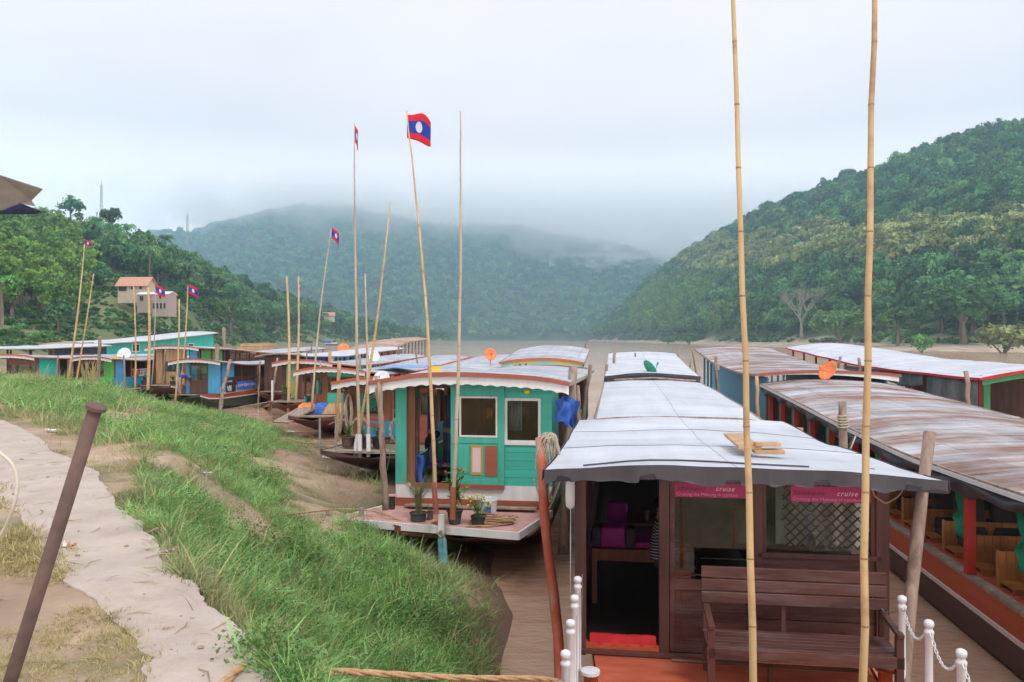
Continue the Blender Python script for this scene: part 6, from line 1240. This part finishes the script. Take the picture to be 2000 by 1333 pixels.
# more loose things on the far roofs
def crate(u, v, D, a, b, c, m, label, name='crate', rz=.1):
    mb = MB(); mb.box(-a/2,a/2,-b/2,b/2,0,c); mb.box(-a/2-.01,a/2+.01,-b/2-.01,b/2+.01,c*.93,c); o = mb.build(name, M[m], loc=P(u, v, D), bevel=.01); o.rotation_euler.z = rz; tag(o, label, name.replace('_', ' '))
M['yellowp'] = mat('yellow_plastic_sheet', (.75,.45,.02), (.85,.55,.04), rough=.5); crate(849, 726, 27, .42, .3, .2, 'yellowp', 'yellow jerrycan on the roof behind the big flag pole', 'jerrycan'); crate(226, 704, 53, .5, .4, .26, 'yellowp', 'yellow tub on the green-panelled boat roof', 'tub')
mb = MB(); mb.grid(lambda a, b: ((a-.5)*2.6, (b-.5)*3.6, .06*mnoise.noise(Vector((a*5,b*5,1)))+.02), 16, 12, .02); o = mb.build('blue_tarpaulin', mat('faded_blue_tarpaulin', (.12,.25,.55), (.22,.38,.68), rough=.6), loc=P(798,716,41)); o.rotation_euler.z = -TH; tag(o, 'faded blue tarpaulin spread over a roof behind the leaning yellow pole', 'tarpaulin')
# stacked timber in the second row
st = empty('timber_stack', P(502, 690, 78), .2, 'stack of pale sawn timber on a barge behind the boats', 'timber'); rng = random.Random(3)
for k in range(9):
    mb = MB(); z0 = (k//3)*.34; mb.box(-1.5+rng.uniform(-.3,.1), 1.5+rng.uniform(-.1,.4), -1+(k%3)*.7, -.45+(k%3)*.7, z0, z0+.28); mb.build('board', M['tan'], st)
mb = MB(); mb.box(-3.5,3.2,-1.6,1.8,-2.4,-.02); mb.box(-3.7,3.4,-1.7,1.9,-.5,-.3); mb.build('barge_hull', M['brownd'], st)
# ================================================================ things on the pink foredeck
def pot(p, r0, r1, h, m, label, plant_fn, name='potted_plant', group=None):
    o0 = empty(name, p, 0, label, 'potted plant', group); mb = MB(); mb.lathe((0,0,0), [(r0,0),(r1,h),(r1*1.08,h),(r1*1.08,h*.9),(r1*.92,h*.9),(r1*.9,h*.92),(.01,h*.9)], 18); mb.build('pot', M[m], o0, smooth=False); plant_fn(o0, h); return o0
def leafy(hh, sp, n, leaf, m='leaf_mid', fl=None, seed=1, stems=6):
    def f(o0, h):
        rng = random.Random(seed); mb = MB(); lf_ = MB(); fw = MB()
        for i in range(stems):
            a = rng.uniform(0, 6.28); top = Vector((math.cos(a)*sp*rng.uniform(.2,1), math.sin(a)*sp*rng.uniform(.2,1), h+hh*rng.uniform(.5,1))); b0 = Vector((rng.uniform(-.03,.03),rng.uniform(-.03,.03),h*.85)); mid = b0.lerp(top, .5)+Vector((0,0,.03)); mb.tube([b0, mid, top], [.007,.006,.003], 5)
            for k in range(n):
                t = rng.uniform(.25,1); c = b0.lerp(mid, t*2) if t < .5 else mid.lerp(top, t*2-1); d = Vector((rng.uniform(-1,1),rng.uniform(-1,1),rng.uniform(-.2,.9))).normalized(); s = d.cross(Vector((0,0,1))).normalized(); L_ = leaf*rng.uniform(.6,1.2)
                lf_.add([c, c+d*L_*.45+s*L_*.2, c+d*L_, c+d*L_*.45-s*L_*.2], [(0,1,2,3)])
            if fl: fw.lathe(top, [(.004,-.02),(.022,0),(.018,.02),(.004,.025)], 7)
        mb.build('stem', M['leaf_bamboo'], o0); lf_.build('foliage', M[m], o0)
        if fl: fw.build('flower', M[fl], o0)
    return f
def reeds(o0, h):
    rng = random.Random(8); mb = MB()
    for i in range(110):
        a = rng.uniform(0,6.28); l = rng.uniform(.35,.75); mb.tube([(rng.uniform(-.06,.06),rng.uniform(-.05,.05),h*.9),(math.cos(a)*.06,math.sin(a)*.06,h+l*.6),(math.cos(a)*.26*l/.5,math.sin(a)*.22,h+l)], [.004,.003,.001], 4)
    mb.build('foliage', M['blade2'], o0)
M['flowred'] = mat('red_flower', (.7,.10,.05), (.8,.2,.1)); M['flowyel'] = mat('yellow_flower', (.85,.6,.03), (.9,.7,.06)); M['potgrey'] = mat('grey_black_pot', (.03,.033,.04), (.06,.063,.07), rough=.55)
pot(gdk(-.82,-.98,1.01), .14, .15, .15, 'potgrey', 'wide dark pot with wiry grass leaves on the left of the pink foredeck', reeds)
pot(gdk(-.12,-1.12,1.01), .10, .14, .25, 'potgrey', 'dark grey pot with a leafy red-flowering shrub between the two poles', leafy(.70,.24,16,.15,'leaf_bamboo','flowred',2,10))
pot(gdk(.32,-1.18,1.01), .12, .13, .17, 'black', 'square-looking black pot with yellow marigolds beside the bucket', leafy(.36,.24,16,.07,'leaf_bamboo','flowyel',5,12))
pot(gdk(-.62,-.90,1.01), .05, .055, .16, 'rustpipe', 'small rusty tin beside the wiry grass pot', leafy(.15,.06,3,.05,seed=9,stems=3)); 
bk = empty('bucket', gdk(.42,-.75,1.02), 0, 'white plastic bucket standing on the pink foredeck', 'bucket'); mb = MB(); mb.lathe((0,0,0), [(.14,0),(.165,.34),(.178,.345),(.178,.375),(.165,.38),(.155,.37),(.14,.03),(.01,.02)], 24); mb.build('bucket_body', M['whitemetal'], bk, smooth=False); mb = MB(); mb.tube([(.17*math.cos(t*.3927), -.16-.03, .33-.14*math.sin(t*.3927)) for t in range(9)], .004, 5); mb.build('handle', M['steel'], bk)
mb = MB(); mb.box(-.05,.06,-.171,-.166,.10,.26); mb.build('printed_mark', M['clothblue'], bk)
bw = empty('offering_bowl', gdk(-.42,-1.12,1.01), 0, 'shallow bowl of red fruit between the pots on the pink foredeck', 'bowl'); mb = MB(); mb.lathe((0,0,0), [(.05,0),(.12,.05),(.125,.052),(.1,.035),(.01,.02)], 16); mb.build('dish_body', M['cream'], bw); mb = MB()
for k in range(7): mb.lathe((.05*math.cos(k),.05*math.sin(k),.05), [(.003,-.025),(.026,0),(.003,.025)], 7)
mb.build('fruit', M['flowred'], bw)
for x_, y_, lb in ((-1.95,-.80,'left'),(.85,-1.05,'right')):
    mb = MB(); mb.lathe((0,0,0), [(.055,0),(.05,.02),(.045,.16),(.05,.165),(.01,.17)], 12); o = mb.build('deck_bollard', M['steel'], loc=gdk(x_, y_, 1.0)); tag(o, 'short dark bollard on the %s end of the pink foredeck' % lb, 'bollard')
for x_, lb in ((-1.52,'left'),(1.42,'right')):
    r_ = empty('mooring_bitt', gdk(x_, -.28, 1.04), 0, 'dark capped bitt at the %s foot of the teal cabin front' % lb, 'bollard'); mb = MB(); mb.lathe((0,0,0), [(.06,0),(.055,.26)], 12); mb.build('bitt_body', M['black'], r_); mb = MB(); mb.lathe((0,0,.26), [(.10,0),(.10,.015),(.01,.02)], 14); mb.build('cap', M['pink'], r_)
for k, (xa, xb, y_, z_) in enumerate([(-1.3,1.2,-.16,1.08),(-1.2,-.2,-.24,1.11),(.1,1.25,-.25,1.11)]):
    mb = MB(); mb.box(xa, xb, y_-.07, y_+.07, z_, z_+.035); o = mb.build('loose_board', M['weather'], None, bevel=.004); o.matrix_world = GB.matrix_basis; tag(o, ['long grey board along the foot of the teal cabin front','shorter grey board on the left half of the pink foredeck','grey board lying behind the white bucket'][k], 'board', 'loose boards on the pink foredeck')
# bow stem post with the blue hanging fenders
stp = empty('fender', gdk(-.30,-1.36,1.1), -TH, 'pair of faded blue rope fenders hanging from the pink foredeck bow', 'fender'); mb = MB(); mb.prism([(-.05,-.02,.12),(.05,-.02,.12),(.055,-.03,-.2),(-.07,-.03,-.2)], (0,.06,0)); mb.build('stem_cap', M['white'], stp)
M['bluerope'] = mat('faded_blue_canvas', (.06,.24,.28), (.16,.38,.42), rough=.9, scale=9, c3=(.36,.30,.22), c3pos=(.55,.68), c3scale=6, bump=.5)
for k, (dx_, ln) in enumerate([(-.02,.72),(.05,.85)]):
    mb = MB(); mb.tube([(dx_*.4,-.03,-.2),(dx_,-.03,-.32),(dx_+.02,-.03,-.32-ln*.5),(dx_*1.6+.03,-.02,-.32-ln)], [.02,.045,.055,.045], 10); mb.build('fender_roll', M['bluerope'], stp, smooth=True)
mb = MB(); mb.tube([(0,-.05,-.14),(.05,-.07,-.22),(.0,-.08,-.26),(-.06,-.06,-.2),(0,-.05,-.14)], .016, 6); mb.build('rope_lashing', M['rope'], stp)
# ================================================================ decks of the boats behind
bdk = lambda B, x_, y_, z_: B.matrix_basis @ Vector((x_, y_, z_))
for x_, y_, sd, h_ in ((-1.0,-1.3,3,.30),(-.55,-1.35,4,.22),(-.05,-1.3,5,.18)):
    pot(bdk(GBo, x_, y_, 1.06), .16, .2, .3, 'rustpipe' if sd == 3 else 'black', ['','','','bright green plant in a clay pot, leftmost on the deck of the dark red boat','green plant in a black pot, middle of the dark red boat deck','small low plant in a black pot, rightmost on the dark red boat deck'][sd], leafy(h_+.1,.22,12,.12,'leaf_bamboo',None,sd,8), group='pots on the dark red boat deck')
for x_ in (-1.7,-1.2,.2,.75,1.1): 
    mb = MB(); mb.tube([(0,0,0),(0,0,.95)], .035, 8); o = mb.build('rail_stanchion', M['steel'], loc=bdk(GBo, x_, -1.75, 1.0)); tag(o, 'grey metal stanchion on the front edge of the dark red boat deck', 'post', 'stanchions on the dark red boat deck')
for k, x_ in enumerate((-.75,.45)):
    mb = MB(); rng = random.Random(k)
    for q in range(12):
        a_ = .22+.02*rng.random()+q*.004; mb.tube([(a_*math.cos(t*.5236), rng.uniform(-.06,.06), a_*1.35*math.sin(t*.5236)) for t in range(13)], .014, 5)
    o = mb.build('rope_hank', M['ropegrey'], loc=bdk(GBo, x_, -.95, 1.55)); tag(o, ['coil of rope hung left on the dark red boat front','coil of rope hung right on the dark red boat front'][k], 'rope')
log(664, 850, 24.0, 672, 765, 24.3, .045, 'post carrying the hanks on the dark red boat'); mb = MB(); rng = random.Random(2)
for q in range(14): mb.tube([(.1*math.sin(t*.5236)*(.6+.05*q), rng.uniform(-.05,.05), -.55*(1-math.cos(t*.5236))*(.8+.02*q)) for t in range(13)], .014, 5)
o = mb.build('rope_hank', M['ropegrey'], loc=P(681, 770, 24.2)); tag(o, 'long bunch of grey rope hanging left of the dark red boat cabin', 'rope')
# cargo on the turquoise-panelled boat
for k, (x_, sx_, m1, lb) in enumerate([(-.9,.55,'orangep','orange sack of cargo on the deck by the gangplank'),(-.2,.5,'clothblue','blue bundle between an orange and a tan sack'),(.5,.8,'tan','tan sack on the cargo deck, right of the blue bundle')]):
    mb = MB(); mb.grid(lambda a, b: ((a-.5)*sx_*1.5, (b-.5)*.8, .42*max(0,(1-(2*a-1)**4)*(1-(2*b-1)**4))**.5*(1+.3*mnoise.noise(Vector((a*5,b*5,k))))), 12, 8, .03); o = mb.build('cargo_sack', M[m1], loc=bdk(FB, x_, -.8, 1.0), smooth=True); tag(o, lb, 'sack', 'cargo on the turquoise-panelled boat')
for k, (B, x_, y_, hh, lb) in enumerate([(EB,-.6,-1.2,.5,'green plant on the deck of the ochre-walled boat'),(EB,.9,-1.3,.35,'low green plant in a metal tub on the ochre-walled boat deck'),(BB2,-1.1,-1.2,.6,'yellow-green bush in a pot before the green-panelled boat'),(CB,-1.2,-1.8,.5,'yellow-flowering bush on the wood-fronted boat deck'),(CB,1.0,-1.9,.45,'green plant in a pot near the blue boat')]):
    pot(bdk(B, x_, y_, 1.05), .2, .26, .32, 'potgrey' if k != 1 else 'steel', lb, leafy(hh,.35,14,.16,'leaf_bamboo' if k in (2,3) else 'leaf_mid',None,20+k,9), group='pots on the decks of the left boats')
for x_ in (-1.2,1.3):
    mb = MB(); mb.tube([(0,0,0),(0,0,1.1)], .05, 8); o = mb.build('rail_stanchion', M['whitemetal'], loc=bdk(EB, x_, -1.6, 1.0)); tag(o, 'white stanchion on the ochre-walled boat deck', 'post', 'white stanchions on the ochre-walled boat')
# tall grass plumes before the far left boats
for k in range(3):
    p = gp(168+9*k, 760, 0); o0 = empty('reed_clump', p, 0, 'dry reed plume standing on the bank crest before the green-panelled boat', 'plant', 'dry reeds on the bank crest'); mb = MB(); rng = random.Random(k)
    for i in range(14): a = rng.uniform(0,6.28); l = rng.uniform(.5,1.1); mb.tube([(0,0,0),(math.cos(a)*.06,math.sin(a)*.06,l*.6),(math.cos(a)*.25*l,math.sin(a)*.2,l)], [.012,.012,.006], 4)
    mb.build('stalk', M['straw'], o0)
# ================================================================ people
def person(loc, rz, J, regions, label, scale=1.0, hair='long', extra=None):
    """J: joint -> (position, radius, parent); regions: bone -> material index, 0 skin, 1 top, 2 lower, 3 shoes"""
    names = list(J); vs = [J[k][0] for k in names]; es = [(names.index(J[k][2]), i) for i, k in enumerate(names) if J[k][2]]
    me = bpy.data.meshes.new('tmpbody'); me.from_pydata([tuple(c*scale for c in v) for v in vs], es, []); o = bpy.data.objects.new('tmpbody', me); COL.objects.link(o)
    sk = o.modifiers.new('skin', 'SKIN'); sk.use_smooth_shade = True
    for i, k in enumerate(names): me.skin_vertices[0].data[i].radius = (J[k][1]*scale, (J[k][3] if len(J[k]) > 3 else J[k][1])*scale); me.skin_vertices[0].data[i].use_root = (i == 0)
    sb_ = o.modifiers.new('sub', 'SUBSURF'); sb_.levels = 2; sb_.render_levels = 2
    dg = bpy.context.evaluated_depsgraph_get(); body = bpy.data.meshes.new_from_object(o.evaluated_get(dg)); bpy.data.objects.remove(o)
    for m in (M['skin'], *regions['mats']): body.materials.append(m)
    seg = [(Vector(J[J[k][2]][0])*scale, Vector(J[k][0])*scale, regions.get(k, 0)) for k in names if J[k][2]]
    for f in body.polygons:
        c = f.center; best = 1e9; mi = 0
        for a, b, m in seg:
            d = b-a; t = max(0, min(1, (c-a).dot(d)/max(d.dot(d), 1e-9))); q = (a+d*t-c).length
            if q < best: best = q; mi = m
        f.material_index = mi; f.use_smooth = True
    b_ = bpy.data.objects.new('body', body); COL.objects.link(b_); r_ = empty('person', loc, rz, label, 'person'); b_.parent = r_
    H_ = Vector(J['head'][0])*scale; F = regions.get('face', Vector((1,0,0))); up = (H_-Vector(J['neck'][0])*scale).normalized(); sd = F.cross(up).normalized(); hr = MB(); n = 14
    # hair cap: back and top of the skull
    def cap(a, b):
        th = (a-.5)*2*math.pi*.78; ph = b*math.pi*.62; d = (-F*math.cos(th)+sd*math.sin(th))*math.sin(ph)+up*math.cos(ph); return H_+d*(.108*scale)+up*.018*scale
    hr.grid(cap, 18, 8, tuple(-F*.004)); hr.build('hair', M['hair'], r_, smooth=True)
    if hair == 'long': t = MB(); t.tube([H_-F*.10*scale+up*.03, H_-F*.15*scale-up*.06, H_-F*.13*scale-up*.2, H_-F*.11*scale-up*.28], [.03,.04,.032,.012], 8); t.build('ponytail', M['hair'], r_, smooth=True)
    fc = MB(); fc.tube([H_+F*.088*scale+up*.012, H_+F*.118*scale-up*.012], [.008,.014], 6); 
    for s in (-1, 1): fc.lathe(H_+F*.092*scale+sd*s*.03*scale+up*.01*scale, [(.001,-.006),(.009,0),(.001,.006)], 6)
    fc.build('face_detail', M['skin'], r_, smooth=True); ey = MB()
    for s in (-1, 1): ey.lathe(H_+F*.098*scale+sd*s*.032*scale+up*.018*scale, [(.001,-.006),(.007,0),(.001,.006)], 6)
    ey.build('eye', M['hair'], r_); return r_
def fingers(J, hand, base, d, sp, r=.009, curl=Vector((0,0,-.02))):
    for i in range(4): o_ = base+sp*(i-1.5)*.022; J['%sf%d' % (hand, i)] = (tuple(o_+d*.035), r, hand); J['%sg%d' % (hand, i)] = (tuple(o_+d*(.065+.008*(i in (1, 2)))+curl), r*.85, '%sf%d' % (hand, i))
    J[hand+'th'] = (tuple(base+sp*-.05+d*.015), r, hand); J[hand+'tg'] = (tuple(base+sp*-.055+d*.045+curl*.5), r*.85, hand+'th')
def V(*a): return Vector(a)
# sitting woman, faces +x, origin on the floor under the hips
J = {'hip': ((0,0,.52),.13,None,.15), 'waist': ((.0,0,.68),.115,'hip',.135), 'chest': ((.03,0,.90),.12,'waist',.16), 'neckb': ((.05,0,1.07),.06,'chest'), 'neck': ((.06,0,1.12),.048,'neckb'), 'head': ((.09,0,1.23),.078,'neck',.068), 'crown': ((.085,0,1.30),.066,'head')}
for s, n_ in ((-1,'l'),(1,'r')):
    J['sh'+n_] = ((.04,s*.155,1.00),.058,'chest'); J['el'+n_] = ((.06,s*.20,.74),.042,'sh'+n_); J['wr'+n_] = ((.27,s*.12,.66),.028,'el'+n_); J['ha'+n_] = ((.34,s*.08,.655),.03,'wr'+n_,.018)
    fingers(J, 'ha'+n_, V(.36,s*.08,.65), V(1,0,0), V(0,1,0)); J['th'+n_] = ((.08,s*.09,.51),.095,'hip'); J['kn'+n_] = ((.46,s*.11,.50),.062,'th'+n_); J['an'+n_] = ((.44,s*.11,.09),.038,'kn'+n_); J['to'+n_] = ((.58,s*.12,.035),.03,'an'+n_)
reg = {'mats': [mat('purple_blue_shirt', (.05,.05,.20), (.08,.08,.28), rough=.85), mat('dark_trousers', (.012,.012,.016), (.02,.02,.026), rough=.85), M['black']], 'face': V(1,0,0)}
for k in J: reg[k] = 1 if k in ('waist','chest','neckb','shl','shr','ell','elr','wrl','wrr') else 2 if k in ('thl','thr','knl','knr','anl','anr') else 3 if k in ('tol','tor') else 0
person(gdk(-1.02,.75,1.08), -TH, J, reg, 'woman in a dark blue long-sleeved top sitting inside the teal boat doorway', 1.0)
def chair(p, rz, label, m='seatgrey'):
    r_ = empty('armchair', p, rz, label, 'armchair', 'grey seats inside the teal boat'); mb = MB(); mb.box(-.25,.25,-.24,.24,.32,.44); mb.build('seat', M[m], r_, bevel=.05); mb = MB(); mb.prism([(-.22,-.23,.42),(-.22,.23,.42),(-.36,.21,1.12),(-.36,-.21,1.12)], (-.11,0,0)); mb.build('backrest', M[m], r_, bevel=.04)
    for sx_ in (-.22,.2): mb = MB(); mb.box(sx_,sx_+.04,-.2,.2,0,.32); mb.build('leg', M['brownd'], r_)
chair(gdk(-1.06,.75,1.08), -TH, 'grey high-backed seat the woman sits on'); chair(gdk(-.42,1.15,1.08), -TH+math.pi*.85, 'grey seat facing the woman in the teal boat')
mb = MB(); mb.grid(lambda a, b: ((a-.5)*.24+.03*math.sin(b*9), .04*math.sin(a*6), .95-b*.75), 8, 10, (0,.05,0)); o = mb.build('blue_towel', M['clothblue'], loc=gdk(-1.17,.28,1.05), smooth=True); tag(o, 'bright blue towel hanging just inside the teal boat door, behind the woman', 'towel')
# man bending over on the blue boat, faces left-away
J = {'hip': ((0,0,.92),.13,None,.16), 'waist': ((.10,0,1.02),.12,'hip',.15), 'chest': ((.32,0,1.10),.125,'waist',.17), 'neckb': ((.47,0,1.06),.06,'chest'), 'neck': ((.51,0,1.04),.05,'neckb'), 'head': ((.60,0,.97),.08,'neck',.07), 'crown': ((.66,0,.93),.066,'head')}
for s, n_ in ((-1,'l'),(1,'r')):
    J['sh'+n_] = ((.38,s*.17,1.06),.062,'chest'); J['el'+n_] = ((.42,s*.19,.80),.044,'sh'+n_); J['wr'+n_] = ((.52,s*.15,.58),.03,'el'+n_); J['ha'+n_] = ((.55,s*.14,.50),.03,'wr'+n_,.018); fingers(J, 'ha'+n_, V(.56,s*.14,.49), V(.3,0,-.95), V(0,1,0), curl=V(-.02,0,0))
    J['th'+n_] = ((-.01,s*.09,.84),.10,'hip'); J['kn'+n_] = ((.05,s*.11,.48),.065,'th'+n_); J['an'+n_] = ((-.02,s*.11,.09),.042,'kn'+n_); J['to'+n_] = ((.13,s*.12,.035),.035,'an'+n_)
reg = {'mats': [mat('royal_blue_shirt', (.03,.035,.30), (.05,.05,.42), rough=.85), mat('khaki_shorts', (.34,.27,.20), (.42,.34,.26), rough=.9)], 'face': V(.75,0,-.65)}
for k in J: reg[k] = 1 if k in ('waist','chest','neckb','shl','shr','ell','elr') else 2 if k in ('thl','thr','knl','knr') else 0
person(bdk(BL, -.95, -.55, 1.03), math.radians(35), J, reg, 'man in a blue shirt and khaki shorts bending over at the blue boat bow', 1.0, 'short')
# passenger half hidden behind the door jamb of the foreground boat
J = {'hip': ((0,0,.48),.13,None,.15), 'waist': ((.0,0,.64),.12,'hip',.14), 'chest': ((.03,0,.88),.125,'waist',.17), 'neckb': ((.05,0,1.05),.06,'chest'), 'neck': ((.06,0,1.10),.05,'neckb'), 'head': ((.08,0,1.22),.08,'neck',.07), 'crown': ((.08,0,1.29),.066,'head')}
for s, n_ in ((-1,'l'),(1,'r')):
    J['sh'+n_] = ((.04,s*.18,.98),.062,'chest'); J['el'+n_] = ((.10,s*.27,.73),.046,'sh'+n_); J['wr'+n_] = ((.27,s*.16,.72),.03,'el'+n_); J['ha'+n_] = ((.33,s*.12,.73),.03,'wr'+n_,.018); fingers(J, 'ha'+n_, V(.35,s*.12,.73), V(1,0,0), V(0,1,0)); J['th'+n_] = ((.08,s*.09,.47),.095,'hip'); J['kn'+n_] = ((.44,s*.11,.46),.062,'th'+n_); J['an'+n_] = ((.42,s*.11,.09),.04,'kn'+n_); J['to'+n_] = ((.56,s*.12,.035),.032,'an'+n_)
stripe = bpy.data.materials.new('striped_sleeve'); stripe.use_nodes = True; t_ = stripe.node_tree; b_ = t_.nodes['Principled BSDF']; wv_ = t_.nodes.new('ShaderNodeTexWave'); wv_.bands_direction = 'Z'; wv_.inputs['Scale'].default_value = 9; tcx = t_.nodes.new('ShaderNodeTexCoord'); rpx = t_.nodes.new('ShaderNodeValToRGB'); rpx.color_ramp.interpolation = 'CONSTANT'; rpx.color_ramp.elements[0].color = (.01,.012,.03,1); rpx.color_ramp.elements[1].color = (.55,.57,.62,1); rpx.color_ramp.elements[1].position = .72
t_.links.new(tcx.outputs['Object'], wv_.inputs[0]); t_.links.new(wv_.outputs[0], rpx.inputs[0]); t_.links.new(rpx.outputs[0], b_.inputs['Base Color'])
reg = {'mats': [stripe, M['black']], 'face': V(1,0,0)}
for k in J: reg[k] = 1 if k in ('waist','chest','neckb','shl','shr','ell','elr','wrl','wrr') else 2 if k in ('thl','thr','knl','knr','anl','anr','tol','tor') else 0
person(CR.matrix_basis @ Vector((-.66,1.25,1.10)), -TH-.1, J, reg, 'person in a navy striped top, half hidden behind the foreground boat door post', 1.0, 'short')
